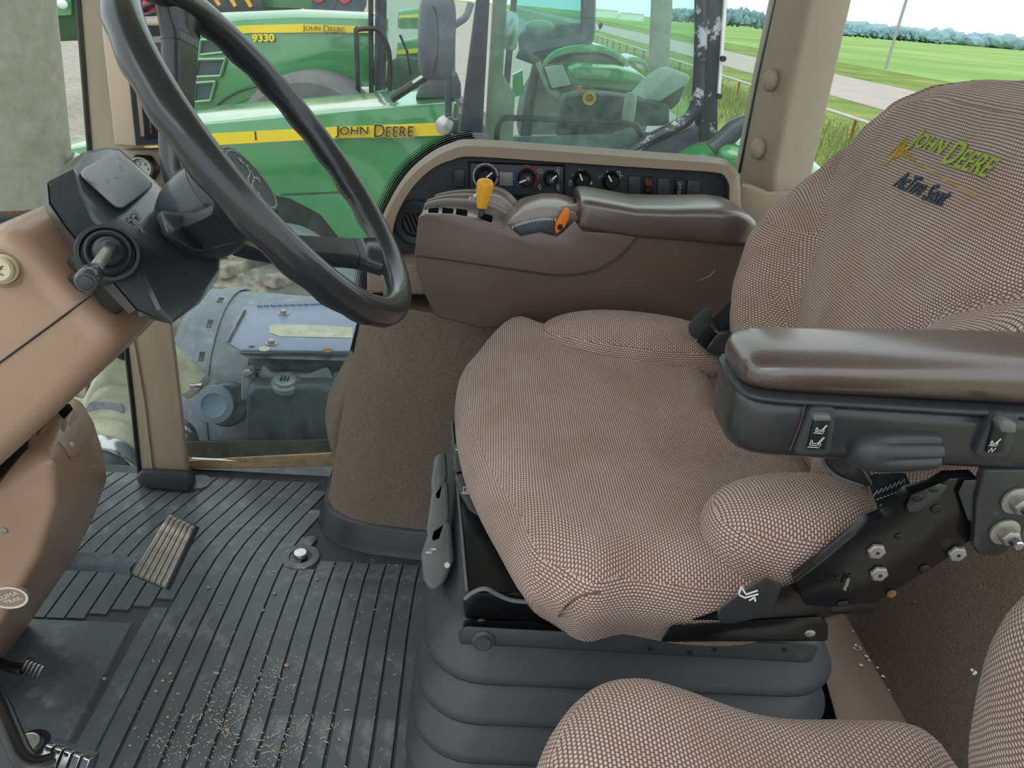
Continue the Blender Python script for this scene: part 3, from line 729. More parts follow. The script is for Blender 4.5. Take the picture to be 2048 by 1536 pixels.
# ---- two more hoods glimpsed past the cab of 9330
for q, sq, lab in (("a", "b", None),): pass
def far_hood(yv, poly, stripe, lab):
    t = thing('tractor', lab, 'tractor', V(poly[0]) * 0 + V((poly[0][0], yv + 0.6, -1.6)))
    add('hood', slabs(poly, [V(p) + V((0, 1.0, 0)) for p in poly]), 'green', t, bevel=0.04)
    add('hood_stripe', prism(stripe, (0, 0.02, 0)), 'yellow', t)
    add('wheel', lathe([(0.2, -0.2), (0.7, -0.25), (0.75, 0), (0.7, 0.25), (0.2, 0.2)], V((poly[0][0] + 0.6, yv + 0.4, -0.85)), (0, 1, 0), 28), 'tyregrey', t)
far_hood(10.0, [(-1.1852,10,0.8282),(-0.8926,10,0.8886),(-0.5637,10,0.9195),(-0.5535,10,0.6592),(-1.1958,10,0.6206)], [(-1.174,9.96,0.7702),(-0.8874,9.96,0.814),(-0.5585,9.96,0.8449),(-0.5568,9.96,0.8019),(-1.1738,9.96,0.7432)], 'far green hood with yellow band, the upper of two behind 9330')
far_hood(8.8, [(-1.0568,8.8,0.5488),(-0.7792,8.8,0.6191),(-0.5922,8.8,0.6433),(-0.5832,8.8,0.3716),(-1.0717,8.8,0.3341)], [(-1.0514,8.76,0.4576),(-0.7731,8.76,0.5086),(-0.5856,8.76,0.5279),(-0.5843,8.76,0.4886),(-1.0512,8.76,0.418)], 'green hood with yellow band, the lower of two behind 9330')

# ================================================================ TRACTOR SEEN THROUGH THE NEAREST CAB
T3 = thing('tractor', 'green tractor with teal cab glass seen through the nearest tractor cab', 'tractor', (0.9, 7.2, -1.6))
add('cab_glass', prism([(0.1064,6.6,1.436),(0.6805,6.6,1.4814),(0.77,6.6,0.7746),(0.6113,6.6,0.7328),(0.2297,6.6,0.6587),(0.1358,6.6,0.8138)], (0, 0.02, 0)), 'glass_teal', T3)
add('cab_frame', tube(spline([(0.6601,6.55,1.4765),(0.7328,6.55,0.8976),(0.7141,6.55,0.7872),(0.5655,6.55,0.739),(0.2407,6.55,0.6549)], 4), 0.06, 8), 'cabblack', T3)
add('cab_inner', slabs([(0.1897,7,0.7673),(0.2897,7,0.8523),(0.7552,7,0.9076),(0.7863,7,0.6559),(0.2273,7,0.5731)], [(0.206,7.6,0.7473),(0.3145,7.6,0.8397),(0.8199,7.6,0.8997),(0.8537,7.6,0.6264),(0.2468,7.6,0.5365)]), 'darkcab', T3, bevel=0.05)
add('dash_cowl', ellipsoid((0.3738,6.95,0.8409), (0.13, 0.1, 0.06), (V((1, 0, 0)), V((0, 1, 0)), V((0, 0, 1))), 16, 10), 'green', T3)
arch = spline([(0.3735,6.3,0.5745),(0.4279,6.3,0.6617),(0.516,6.3,0.7184),(0.6529,6.3,0.7538),(0.8157,6.3,0.7663),(0.9372,6.3,0.7401),(1.0313,6.3,0.69)], 4)
add('fender', prism(arch + [V(p) - V((0, 0, 0.05)) for p in reversed(arch)], (0, 0.6, 0)), 'green', T3, bevel=0.015)
add('tyre', lathe([(0.3, -0.2), (0.5, -0.25), (0.56, 0), (0.5, 0.25), (0.3, 0.2)], V((0.7797,6.6,0.1921)), (0, 1, 0), 32), 'tyregrey', T3)
hd = [(0.5456,5.9,0.6063),(0.6347,5.9,0.6369),(0.9122,5.9,0.6446),(1.0924,5.9,0.6139),(1.1748,5.9,0.5685),(1.1643,5.9,0.4945),(1.0298,5.9,0.4843),(0.5838,5.9,0.4992)]
add('rear_hood', slabs(hd, [V(p) + V((0, 0.6, 0.02)) for p in hd]), 'green', T3, bevel=0.03)
add('hood_ledge', prism([(0.6014,5.86,0.5728),(0.9346,5.86,0.5777),(1.1612,5.86,0.5607),(1.156,5.86,0.5465),(0.9297,5.86,0.5602),(0.596,5.86,0.5553)], (0, 0.03, 0)), 'green', T3)
a2 = spline([(1.2366,7.6,0.6124),(1.3177,7.6,0.6447),(1.4257,7.6,0.6269),(1.4632,7.6,0.573)], 4)
add('second_fender', prism(a2 + [V(p) - V((0, 0, 0.05)) for p in reversed(a2)], (0, 0.6, 0)), 'green', T3, bevel=0.015)
add('mirror', prism([(0.7978,6.4,0.9062),(0.8184,6.4,0.9289),(0.8338,6.4,0.902),(0.8141,6.4,0.8722)], (0, 0.04, 0)), 'knob', T3)
add('side_panel', prism([(0.1509,6,0.527),(0.2192,6,0.567),(0.2453,6,0.3932),(0.1557,6,0.3685)], (0, 0.1, 0)), 'green', T3)
add('chassis', box((0.95, 6.9, -0.75), (2.2, 0.8, 0.9)), 'dkgreen', T3)

# ================================================================ IMPLEMENTS AT THE BACK OF THE YARD
t = thing('red_implement', 'tangled red steel implement at the back of the yard beyond the wheel spoke', 'implement', (-4.6, 12.2, -1.6))
for q in ([(-5.2061,12,0.6911),(-4.7386,12,0.3743)], [(-5.2642,12,0.4954),(-4.6392,12,0.5953)], [(-4.9293,12,0.7758),(-4.8739,12,0.2656)], [(-5.3772,12.4,0.3162),(-4.8094,12.4,0.4609)], [(-4.7969,12.2,0.7888),(-5.0962,12.2,0.1754)]):
    add('beam', tube(q, 0.09, 6), 'redsteel', t)
for q in ([(-5.1353,11.9,0.6014),(-5.0043,11.9,0.4524),(-4.713,11.9,0.539),(-4.5884,11.9,0.4204)], [(-5.2041,11.9,0.4241),(-4.9153,11.9,0.5869),(-4.5866,11.9,0.7072)]):
    add('hose', tube(spline(q, 5), 0.04, 6), 'knob', t)
add('frame_plate', prism([(-5.6077,12.6,0.7967),(-4.7243,12.6,0.8657),(-4.8091,12.6,0.1835),(-5.7169,12.6,0.1134)], (0, 0.1, 0)), 'redsteel', t)
t = thing('red_implement', 'red implement with black tyres above the 9330 lettering', 'implement', (-1.9, 13, -1.6))
add('beam', tube([(-2.9417,13,0.7653),(-2.1305,13,0.8006)], 0.1, 6), 'redsteel', t)
add('drawbar', tube([(-3.1756,13,0.7054),(-2.7414,13,0.96)], 0.06, 6), 'redsteel', t)
for q in ((-2.7025,12.8,0.8793), (-2.3086,12.8,0.8964)):
    w = add('wheel', lathe([(0.08, -0.1), (0.28, -0.12), (0.32, 0), (0.28, 0.12), (0.08, 0.1)], q, (0, 1, 0), 20), 'tankdark', t)
    add('hub', disc(V(q) - V((0, 0.14, 0)), (0, 1, 0), 0.09, 0.05, 12), 'redsteel', w)
t = thing('planter', 'green planter with black row units and yellow caps behind the 9330 hood', 'planter', (-3.6, 11, -1.6))
for k, q in enumerate([(-3.8268,11,0.6856),(-3.6321,11,0.6949),(-3.4246,11,0.6993),(-3.2228,11,0.7091)]):
    u = add('row_unit', hull([V(q) + V(d) for d in ((-0.1, 0, -0.12), (0.16, 0, -0.12), (0.08, 0, 0.1), (-0.1, 0, 0.06), (-0.1, 0.3, -0.12), (0.16, 0.3, -0.12), (0.08, 0.3, 0.1), (-0.1, 0.3, 0.06))]), 'knob', t, bevel=0.015)
    add('cap', hull([V(q) + V(d) for d in ((-0.12, -0.03, 0.14), (-0.06, -0.03, 0.14), (0.02, -0.03, 0.0), (-0.02, -0.03, -0.02), (-0.12, 0.05, 0.14), (0.02, 0.05, 0.0))]), 'yellow_knob', u)
add('toolbar', tube([(-4.1567,11.4,0.7561),(-2.5441,11.4,0.8334)], 0.12, 6), 'green', t)
add('frame', tube([(-4.1829,11.6,0.5701),(-2.7308,11.6,0.7327)], 0.1, 6), 'dkgreen', t)
t = thing('green_machine', 'dark green machine at the yard edge beyond the galvanised stack', 'machine', (-9.0, 16, -1.6))
add('body', hull([(-8.1982,15,0.8711),(-7.1588,15,0.9526),(-7.3601,15,-0.181),(-8.3587,15,-0.2995)] + [(-9.2913,17,0.8539),(-8.1133,17,0.9463),(-8.3415,17,-0.3385),(-9.4732,17,-0.4728)]), 'dkgreen', t, bevel=0.1)
add('panel', prism([(-7.8627,14.9,0.5856),(-7.5148,14.9,0.6127),(-7.5731,14.9,0.2129),(-7.9114,14.9,0.1707)], (0, 0.05, 0)), 'green', t)
add('lamp', ellipsoid((-7.6457,14.8,0.3827), (0.1, 0.05, 0.08), (V((1, 0, 0)), V((0, 1, 0)), V((0, 0, 1))), 10, 8), 'barnwhite', t)

# ================================================================ OUR OWN TRACTOR OUTSIDE THE CAB GLASS
X3 = (V((1, 0, 0)), V((0, 1, 0)), V((0, 0, 1)))
t = thing('exhaust_stack', 'weathered galvanised exhaust stack shield outside the front glass', 'exhaust', (-1.2, 1.75, -0.3))
e0, e1 = V((-0.9718,1.75,0.5194)), V((-0.9344,1.75,0.9321))
sr = 0.16
ax = (e1 - e0).normalized()
oc = e0 - V((sr, 0, 0))
add('shield', lathe([(sr - 0.004, 0), (sr, 0.0), (sr, 0.9), (sr - 0.004, 0.9), (sr - 0.006, 0.0)], oc, ax, 48, False), 'galv', t)
add('rusty_rim', lathe([(sr + 0.001, -0.004), (sr + 0.0015, 0.004)], oc, ax, 48, False), 'rust', t)
add('inner_pipe', lathe([(0.09, -0.5), (0.09, 0.9)], oc, ax, 32), 'tankdark', t)
add('base_flange', lathe([(0.17, -0.09), (0.17, -0.035), (0.1, -0.03), (0.1, 0)], oc, ax, 40), 'tank', t)
add('clamp_band', tube([(-0.9825,1.78,0.5779),(-0.9555,1.78,0.589),(-0.9415,1.78,0.6037)], 0.014, 8), 'hose', t)
add('clamp', hull([(-0.9526,1.75,0.6083),(-0.9359,1.75,0.6262),(-0.9215,1.75,0.6206),(-0.939,1.75,0.5982)] + [(-0.9635,1.77,0.6039),(-0.9466,1.77,0.6219),(-0.932,1.77,0.6163),(-0.9497,1.77,0.5936)]), 'chrome', t, bevel=0.002)

t = thing('intake_hose', 'dusty ribbed intake hose with a bright clamp band beyond the front corner post', 'hose', (-0.85, 1.8, -0.3))
h0, h1 = V((-0.9927,1.62,-0.227)), V((-1.013,1.95,-0.1388))
ax = (h1 - h0).normalized(); L = (h1 - h0).length
prof = []
for i in range(41):
    s = i / 40
    rr = 0.088 + 0.012 * abs(math.sin(s * PI * 4.5)) ** 0.7
    prof.append((rr, 0.12 + s * L * 0.95))
add('corrugated_hose', lathe(prof, h0, ax, 36), 'hose', t)
add('clamp_band', lathe([(0.097, 0.07), (0.1, 0.075), (0.1, 0.115), (0.097, 0.12)], h0, ax, 36), 'chrome', t)
add('air_pipe', lathe([(0.09, -0.3), (0.092, 0.1)], h0, ax, 36), 'tankdark', t)
add('filter_housing', hull([(-1.1333,1.9,-0.1612),(-1.1026,1.9,-0.0928),(-1.0027,1.9,0.0722),(-0.947,1.9,0.1512),(-0.8956,1.9,0.1548),(-0.9386,1.9,-0.1481)] + [(-1.2764,2.1,-0.2851),(-1.2154,2.1,-0.1896),(-1.1027,2.1,0.0084),(-1.0467,2.1,0.0619),(-0.9898,2.1,0.0659),(-1.0374,2.1,-0.2689)]), 'hose', t, bevel=0.03, seg=3)
add('dark_bracket', hull([(-1.0633,1.8,-0.0804),(-1.0425,1.8,-0.0538),(-0.957,1.8,-0.0543),(-0.9576,1.8,-0.0923),(-1.0409,1.8,-0.1059)] + [(-1.0988,1.86,-0.1164),(-1.0773,1.86,-0.089),(-0.9889,1.86,-0.0894),(-0.9895,1.86,-0.1287),(-1.0756,1.86,-0.1427)]), 'tank', t, bevel=0.006)
add('hanging_grip', ellipsoid((-0.7851,1.5,0.2679), (0.02, 0.02, 0.04), (V((0.9, 0, 0.4)), V((0, 1, 0)), V((-0.4, 0, 0.9))), 14, 10), 'knob', t)

t = thing('step_tank', 'dusty black tank with slotted strap under a serrated step plate', 'tank', (-0.65, 1.95, -0.5))
bc = V((-0.84, 2.0, -0.1))
add('tank_body', lathe([(0.2, 0), (0.27, 0.02), (0.3, 0.05), (0.3, 0.7), (0.27, 0.75), (0.2, 0.77)], bc, (1, 0.0, -0.02), 48), 'tank', t)
sv, sf = [], []
sbx = (-0.7196,1.75,0.1455)[0]
stp = []
for i in range(14):
    a = math.radians(60 + i * 9.5)
    stp.append(V((sbx, bc.y + 0.303 * math.cos(a), bc.z + 0.303 * math.sin(a))))
strap = add('strap', tube(stp, 0.004, 10, flat=6.0, up=(1, 0, 0)), 'tank', t)
strap_n = [stp[4], stp[6], stp[8], stp[10]]
for p in strap_n:
    d = (p - V((sbx, bc.y, bc.z))).normalized()
    add('strap_slot', box(p + d * 0.0035, (0.013, 0.026, 0.003), (V((1, 0, 0)), d.cross(V((1, 0, 0))).normalized(), d)), 'grime', strap)
pz = 0.22
pl = add('step_plate', prism([(-0.6012,1.6405,0.22),(-0.6258,1.8652,0.22),(-0.5367,1.8885,0.22),(-0.3312,1.9485,0.22),(-0.2793,1.6314,0.22),(-0.5531,1.599,0.22)], (0, 0, 0.008)), 'plate', t, bevel=0.002)
q0, q1 = V((-0.5924,1.6342,0.23)), V((-0.6113,1.8281,0.23))
add('serration', join(*[disc(q0 + (q1 - q0) * (i / 17), (0, 0, 1), 0.0042, 0.0015, 8) for i in range(18)]), 'grime', pl)
q0, q1 = V((-0.5841,1.8684,0.226)), V((-0.3693,1.9299,0.226))
add('serration', join(*[hull([q0 + (q1 - q0) * (i / 13) + V(d) for d in ((-0.008, 0, 0), (0.008, 0, 0), (0, 0.016, 0.012), (-0.008, 0, 0.006), (0.008, 0, 0.006))]) for i in range(14)]), 'plate', pl)
for q in ((-0.5119,1.8295,0.228), (-0.4923,1.6396,0.228)):
    add('bolt', join(lathe([(0.014, 0), (0.014, 0.003)], q, (0, 0, 1), 16), lathe([(0.009, 0.003), (0.009, 0.011), (0.007, 0.012)], q, (0, 0, 1), 6)), 'zinc', pl)
add('worn_strip', prism([(-0.524,1.7351,0.2285),(-0.5179,1.759,0.2285),(-0.4289,1.7673,0.2285),(-0.3209,1.7688,0.2285),(-0.3096,1.7034,0.2285),(-0.4837,1.6849,0.2285),(-0.5126,1.702,0.2285)], (0, 0, 0.0006)), 'dirtyfelt', pl, label='pale worn strip on the step plate')
add('washer', disc((-0.4999,1.6066,0.228), (0, 0, 1), 0.013, 0.003, 14), 'dirtyfelt', pl)
add('washer', disc((-0.3547,1.6201,0.228), (0, 0, 1), 0.012, 0.002, 14), 'rust', pl)
add('hole', disc((-0.5329,1.6159,0.228), (0, 0, 1), 0.007, 0.001, 12), 'grime', pl)
add('plate_edge', hull([(-0.5625,1.6055,0.215),(-0.3037,1.6328,0.215),(-0.2979,1.5998,0.215),(-0.5278,1.5828,0.215)] + [(-0.5804,1.6567,0.19),(-0.3134,1.6848,0.19),(-0.3074,1.6508,0.19),(-0.5446,1.6332,0.19)]), 'tankdark', t, bevel=0.004)
add('felt_pad', tube(spline([(-0.8305,1.99,0.1654),(-0.7488,1.99,0.1712),(-0.6791,1.99,0.167),(-0.6291,1.99,0.1582)], 4), 0.022, 8, flat=0.7), 'dirtyfelt', t)

t = thing('washer_bottle', 'dark washer bottle with ribbed cap below the step plate', 'bottle', (-0.48, 1.62, -0.15))
fr, bk = [(-0.5365,1.56,0.1279),(-0.5173,1.56,0.1494),(-0.3624,1.56,0.164),(-0.3256,1.56,0.1423),(-0.3256,1.56,-0.0196),(-0.5539,1.56,-0.0348)], [(-0.5468,1.63,0.1522),(-0.5315,1.63,0.1628),(-0.4012,1.63,0.1663),(-0.338,1.63,0.1761),(-0.322,1.63,-0.0565),(-0.5679,1.63,-0.0729)]
add('body', slabs(fr, bk), 'tankdark', t, bevel=0.014, seg=3)
add('shoulder', slabs([(-0.5338,1.6,0.1314),(-0.5018,1.6,0.1929),(-0.4833,1.6,0.1715),(-0.4002,1.6,0.1732),(-0.3517,1.6,0.1979),(-0.3332,1.6,0.1452)], [(-0.5605,1.68,0.088),(-0.5269,1.68,0.1525),(-0.5074,1.68,0.13),(-0.4202,1.68,0.1318),(-0.3693,1.68,0.1578),(-0.3498,1.68,0.1025)]), 'tank', t, bevel=0.008)
cq = V((-0.448,1.585,0.1451))
add('cap', lathe([(0.034, 0), (0.034, 0.014), (0.026, 0.017), (0.026, 0.024), (0.02, 0.026)], cq, (0, -0.25, 0.95), 20), 'tank', t)
add('cap_ribs', join(*[box(cq + V((0, -0.006, 0.0255)) + V((0.008 * k, 0, 0)), (0.003, 0.028, 0.003)) for k in (-1, 0, 1)]), 'knob', t)
add('bracket', slabs([(-0.5543,1.6,0.1826),(-0.5256,1.6,0.1885),(-0.5232,1.6,0.1593),(-0.543,1.6,0.0922),(-0.5648,1.6,0.0907)], [(-0.5682,1.64,0.1621),(-0.5388,1.64,0.1683),(-0.5363,1.64,0.1383),(-0.5566,1.64,0.0695),(-0.5789,1.64,0.068)]), 'tank', t, bevel=0.004)
add('bolt', lathe([(0.012, 0), (0.012, 0.006), (0.006, 0.012)], (-0.5396,1.598,0.1686), (0, -1, 0.2), 6), 'zinc', t)
add('back_bracket', tube(spline([(-0.5752,1.72,0.127),(-0.4991,1.72,0.1294),(-0.4228,1.72,0.1332),(-0.3332,1.72,0.1466)], 4), 0.02, 8), 'tankdark', t)

t = thing('filler_neck', 'round blue grey rubber cap on a clamped pale hose beside the washer bottle', 'cap', (-0.68, 1.68, -0.1))
cq = V((-0.6264,1.6,0.0753))
add('cap', lathe([(0.046, 0), (0.048, 0.004), (0.046, 0.018), (0.03, 0.021), (0.024, 0.017)], cq, (0.05, -0.93, 0.36), 32), 'bluecap', t)
add('ring', lathe([(0.05, 0), (0.056, -0.01), (0.056, -0.05), (0.05, -0.06)], cq + V((0.01, 0.03, -0.02)), (0.05, -0.93, 0.36), 32), 'tankdark', t)
add('pale_hose', tube([(-0.7598,1.66,0.1678),(-0.7155,1.66,0.1159),(-0.6637,1.66,0.0513)], 0.036, 16), 'hose', t)
c1 = V((-0.6816,1.63,0.1057))
add('clamp', lathe([(0.038, -0.008), (0.0385, 0), (0.038, 0.008)], V((-0.6941,1.66,0.0892)), V((-0.6637,1.66,0.0513)) - V((-0.7155,1.66,0.1159)), 20), 'zinc', t)
add('clamp_screw', box(c1, (0.03, 0.012, 0.014)), 'chrome', t, bevel=0.003)
t = thing('metal_elbow', 'polished curved metal elbow just right of the corner post', 'pipe', (-0.74, 1.6, -0.1))
add('elbow', tube(spline([(-0.7384,1.6,0.0153),(-0.7076,1.6,-0.0013),(-0.6975,1.6,-0.0402),(-0.7122,1.6,-0.1011)], 4), 0.018, 12), 'chrome', t)
t = add('mud_ledge', hull([(-0.6789,1.5,-0.0473),(-0.6679,1.5,0.0239),(-0.3308,1.5,0.0534),(-0.2972,1.5,-0.0078)] + [(-0.8373,1.85,-0.2917),(-0.8543,1.85,-0.1974),(-0.3498,1.85,-0.1466),(-0.3224,1.85,-0.24)]), 'grime', kind='structure')
t['label'] = 'mud caked ledge outside the lower edge of the glass'
ground('hood_deck', -2.6, -0.3, 1.9, 2.3, 'tankdark', -0.5, 'dark frame of the own tractor below the glass')

# ================================================================ CAB SHELL
def struct(o, lab=None):
    o['kind'] = 'structure'
    if lab: o['label'] = lab
    return o
struct(add('floor', box((-0.15, 0.7, -0.03), (1.75, 1.5, 0.03)), 'matbase'), 'cab floor under the rubber mat')
struct(add('sill', hull([(-0.6386,1.43,-0.002),(-0.6359,1.43,0.0214),(-0.3393,1.43,0.0573),(-0.3075,1.43,0.0634),(-0.3086,1.43,0.028)] + [(-0.6498,1.455,-0.0195),(-0.6466,1.455,0.007),(-0.3451,1.455,0.0435),(-0.3128,1.455,0.0498),(-0.314,1.455,0.011)]), 'sill', bevel=0.003), 'dirty pale sill strip below the side glass')
w = struct(add('window_1', prism([(-0.69, 1.425, 0.03), (0.50, 1.425, 0.03), (0.54, 1.425, 1.62), (-0.50, 1.425, 1.62)], (0, 0.006, 0)), 'glass_cab'), 'large side window glass with scratches')
w = struct(add('window_2', prism([(-0.73, 1.40, -0.05), (-0.82, -0.7, -0.05), (-0.70, -0.7, 1.6), (-0.55, 1.40, 1.6)], (-0.004, 0, 0)), 'glass_front'), 'front glass beyond the dash')
pil = [(-0.6734,1.36,1.2107),(-0.6791,1.36,0.9509),(-0.7025,1.36,0.7139),(-0.7003,1.36,0.5324),(-0.6967,1.36,0.3698),(-0.7056,1.36,0.2117),(-0.7169,1.36,0.0268),(-0.6068,1.36,0.034),(-0.6021,1.36,0.195),(-0.5974,1.36,0.3981),(-0.6018,1.36,0.6333),(-0.6033,1.36,0.7213),(-0.5911,1.36,0.9577),(-0.5912,1.36,1.2174)]
post = struct(add('trim_1', slabs(pil, [(-0.6981,1.41,1.2185),(-0.7041,1.41,0.9491),(-0.7284,1.41,0.7034),(-0.7261,1.41,0.5152),(-0.7224,1.41,0.3466),(-0.7315,1.41,0.1827),(-0.7428,1.41,-0.0063),(-0.6284,1.41,0.004),(-0.6242,1.41,0.1654),(-0.6193,1.41,0.376),(-0.624,1.41,0.6198),(-0.6255,1.41,0.7111),(-0.6129,1.41,0.9562),(-0.613,1.41,1.2254)]), 'trim', bevel=0.012, seg=3), 'tan front corner post of the cab')
add('seal', tube([(-0.6698,1.36,1.211),(-0.6759,1.36,0.9511),(-0.6999,1.36,0.7141),(-0.6985,1.36,0.5325),(-0.6948,1.36,0.37),(-0.7035,1.36,0.2119),(-0.7154,1.36,0.0295)], 0.0045, 6), 'knob', post)
add('groove', tube([(-0.678,1.357,0.3831),(-0.6775,1.357,0.2153),(-0.6855,1.357,0.0282)], 0.002, 6), 'trim', post)
add('boot', hull([(-0.7115,1.33,0.0347),(-0.6932,1.33,0.059),(-0.6014,1.33,0.0586),(-0.5849,1.33,0.0378),(-0.6034,1.33,0.0064),(-0.6989,1.33,0.0134)] + [(-0.7553,1.42,-0.0166),(-0.7381,1.42,0.009),(-0.6329,1.42,0.016),(-0.6169,1.42,-0.0103),(-0.6426,1.42,-0.0466),(-0.7441,1.42,-0.0393)]), 'black', post, bevel=0.008)
add('boot_tab', disc((-0.5968,1.3755,0), (0, 0, 1), 0.026, 0.004, 20), 'mat', post)
add('lower_cover', slabs([(-0.6391,1.3,0.7289),(-0.543,1.3,0.7386),(-0.5373,1.3,0.6866),(-0.5514,1.3,0.6753),(-0.608,1.3,0.6797),(-0.6272,1.3,0.7009)], [(-0.6817,1.37,0.7172),(-0.5585,1.37,0.7298),(-0.5629,1.37,0.661),(-0.5821,1.37,0.6506),(-0.6484,1.37,0.6529),(-0.6679,1.37,0.6799)]), 'trim', post, bevel=0.01)
sq = V((-0.579,1.295,0.703))
so = add('socket', lathe([(0.026, 0), (0.026, 0.006), (0.021, 0.008), (0.021, 0.014)], sq, (0.1, -0.95, 0.25), 6), 'knob', post, bevel=0.002)
add('socket_ring', lathe([(0.016, 0.012), (0.0175, 0.014), (0.0175, 0.026), (0.0155, 0.026), (0.0155, 0.016)], sq, (0.1, -0.95, 0.25), 24), 'zinc', so)
add('socket_pins', join(*[disc(sq + V((0.1, -0.95, 0.25)).normalized() * 0.0165 + V((0.0085 * math.cos(k * 1.05), 0, 0.0085 * math.sin(k * 1.05))), (0.1, -0.95, 0.25), 0.0022, 0.002, 8) for k in range(6)]), 'zinc', so)
# rear pillar
fr = [(0.4715,1.38,1.246),(0.4632,1.38,1.0399),(0.4624,1.38,0.9239),(0.4658,1.38,0.7577),(0.4772,1.38,0.6892),(0.6001,1.38,0.6982),(0.6007,1.38,0.7812),(0.5911,1.38,1.0499),(0.5851,1.38,1.2552)]
md = [(0.5005,1.33,1.2408),(0.4955,1.33,1.0423),(0.496,1.33,0.9305),(0.5023,1.33,0.7704),(0.5145,1.33,0.7044)]
A = [(0.4817,1.41,1.2514),(0.4732,1.41,1.0408),(0.4724,1.41,0.9222),(0.4759,1.41,0.7524),(0.4897,1.41,0.6729)]
B = [(0.4951,1.36,1.2449),(0.4951,1.36,1.0423),(0.4952,1.36,0.928),(0.5009,1.36,0.7643),(0.5134,1.36,0.6875)]
C = [(0.5039,1.335,1.2418),(0.5038,1.335,1.0429),(0.5046,1.335,0.9308),(0.5113,1.335,0.7701),(0.5251,1.335,0.6948)]
D = [(0.6017,1.41,1.261),(0.604,1.41,1.0509),(0.6079,1.41,0.9326),(0.6119,1.41,0.7763),(0.6195,1.41,0.6824)]
rings = [[a, b, c, d, V(d) + V((0, 0.05, 0)), V(a) + V((0, 0.05, 0))] for a, b, c, d in zip(A, B, C, D)]
bp = struct(add('trim_2', loft(rings), 'trim', bevel=0.012, seg=3), 'tan rear cab pillar with two bolt caps')
add('seal', tube([(0.4835,1.415,1.2522),(0.4749,1.415,1.0409),(0.4732,1.415,0.9219),(0.4757,1.415,0.7514)], 0.004, 6), 'knob', bp)
for q in ((0.4809,1.375,0.9177), (0.4856,1.375,0.8028)):
    add('bolt_cap', ellipsoid(q, (0.014, 0.014, 0.019), (V((0.75, -0.65, 0)), V((0.65, 0.75, 0)), V((0, 0, 1))), 18, 10), 'trim', bp)
add('pillar_foot', slabs([(0.4507,1.3,0.7144),(0.4446,1.3,0.7499),(0.4538,1.3,0.7523),(0.4941,1.3,0.7405),(0.55,1.3,0.7463),(0.5674,1.3,0.6797),(0.4601,1.3,0.6718)], [(0.4908,1.42,0.6947),(0.4846,1.42,0.7314),(0.4944,1.42,0.735),(0.5417,1.42,0.7243),(0.6085,1.42,0.7311),(0.6173,1.42,0.6599),(0.5004,1.42,0.6513)]), 'trim', bp, bevel=0.006)
struct(add('ceiling', box((0.05, 0.70, 1.60), (1.5, 1.56, 0.06)), 'headliner'), 'pale cab headliner above the seats')
struct(add('wall_right', box((0.26, 1.405, 0.32), (0.68, 0.02, 0.64)), 'carpet'), 'lower side wall behind the carpet panel')
rw = struct(add('wall_rear', hull([(0.66, 0.05, 0.0), (0.66, 1.4, 0.0), (0.72, 0.05, 0.45), (0.72, 1.4, 0.45), (0.95, 0.05, 0.0), (0.95, 1.4, 0.0), (0.95, 0.05, 0.45), (0.95, 1.4, 0.45)]), 'carpet_rear', bevel=0.02), 'carpeted rear wall of the cab')
struct(add('trim_3', hull([(0.5968,0.9301,0.1),(0.6721,0.9581,0.1),(0.6748,0.7644,0.1),(0.6723,0.7142,0.1),(0.5581,0.7095,0.1),(0.5699,0.7842,0.1)] + [(0.6631,1.0335,0),(0.7468,1.0646,0),(0.7498,0.8494,0),(0.7471,0.7936,0),(0.6201,0.7883,0),(0.6332,0.8713,0)]), 'panel_tan', bevel=0.006), 'brown plastic trim strip at the foot of the rear carpet')
vs, fs = [], []
chips = []
for q in [(0.6646,0.9109,0.104),(0.656,0.8797,0.104),(0.6546,0.869,0.104),(0.66,0.8735,0.104),(0.6635,0.8569,0.104),(0.6639,0.8487,0.104),(0.671,0.8339,0.104),(0.6721,0.8171,0.104),(0.6688,0.7902,0.104),(0.6456,0.8376,0.104),(0.6505,0.873,0.104)]:
    r = random.uniform(0.0012, 0.0028)
    chips.append(box(q, (r * 2, r, r), basis((random.random(), random.random(), 1))))
for q in [(0.655,0.6609,0.2925),(0.655,0.6566,0.2911),(0.655,0.6557,0.2948)]:
    chips.append(box(q, (0.003, 0.005, 0.003), basis((random.random(), random.random(), 1))))
add('crumbs', join(*chips), 'white', kind='stuff', label='white crumbs scattered on the brown trim strip')
t = thing('grey_tube', 'speckled grey tube behind the seat bracket', 'tube', (0.66, 0.98, 0.3))
add('tube_body', tube([(0.8637,0.95,0.2845),(0.9757,0.95,0.2004)], 0.022, 14), 'tank', t)

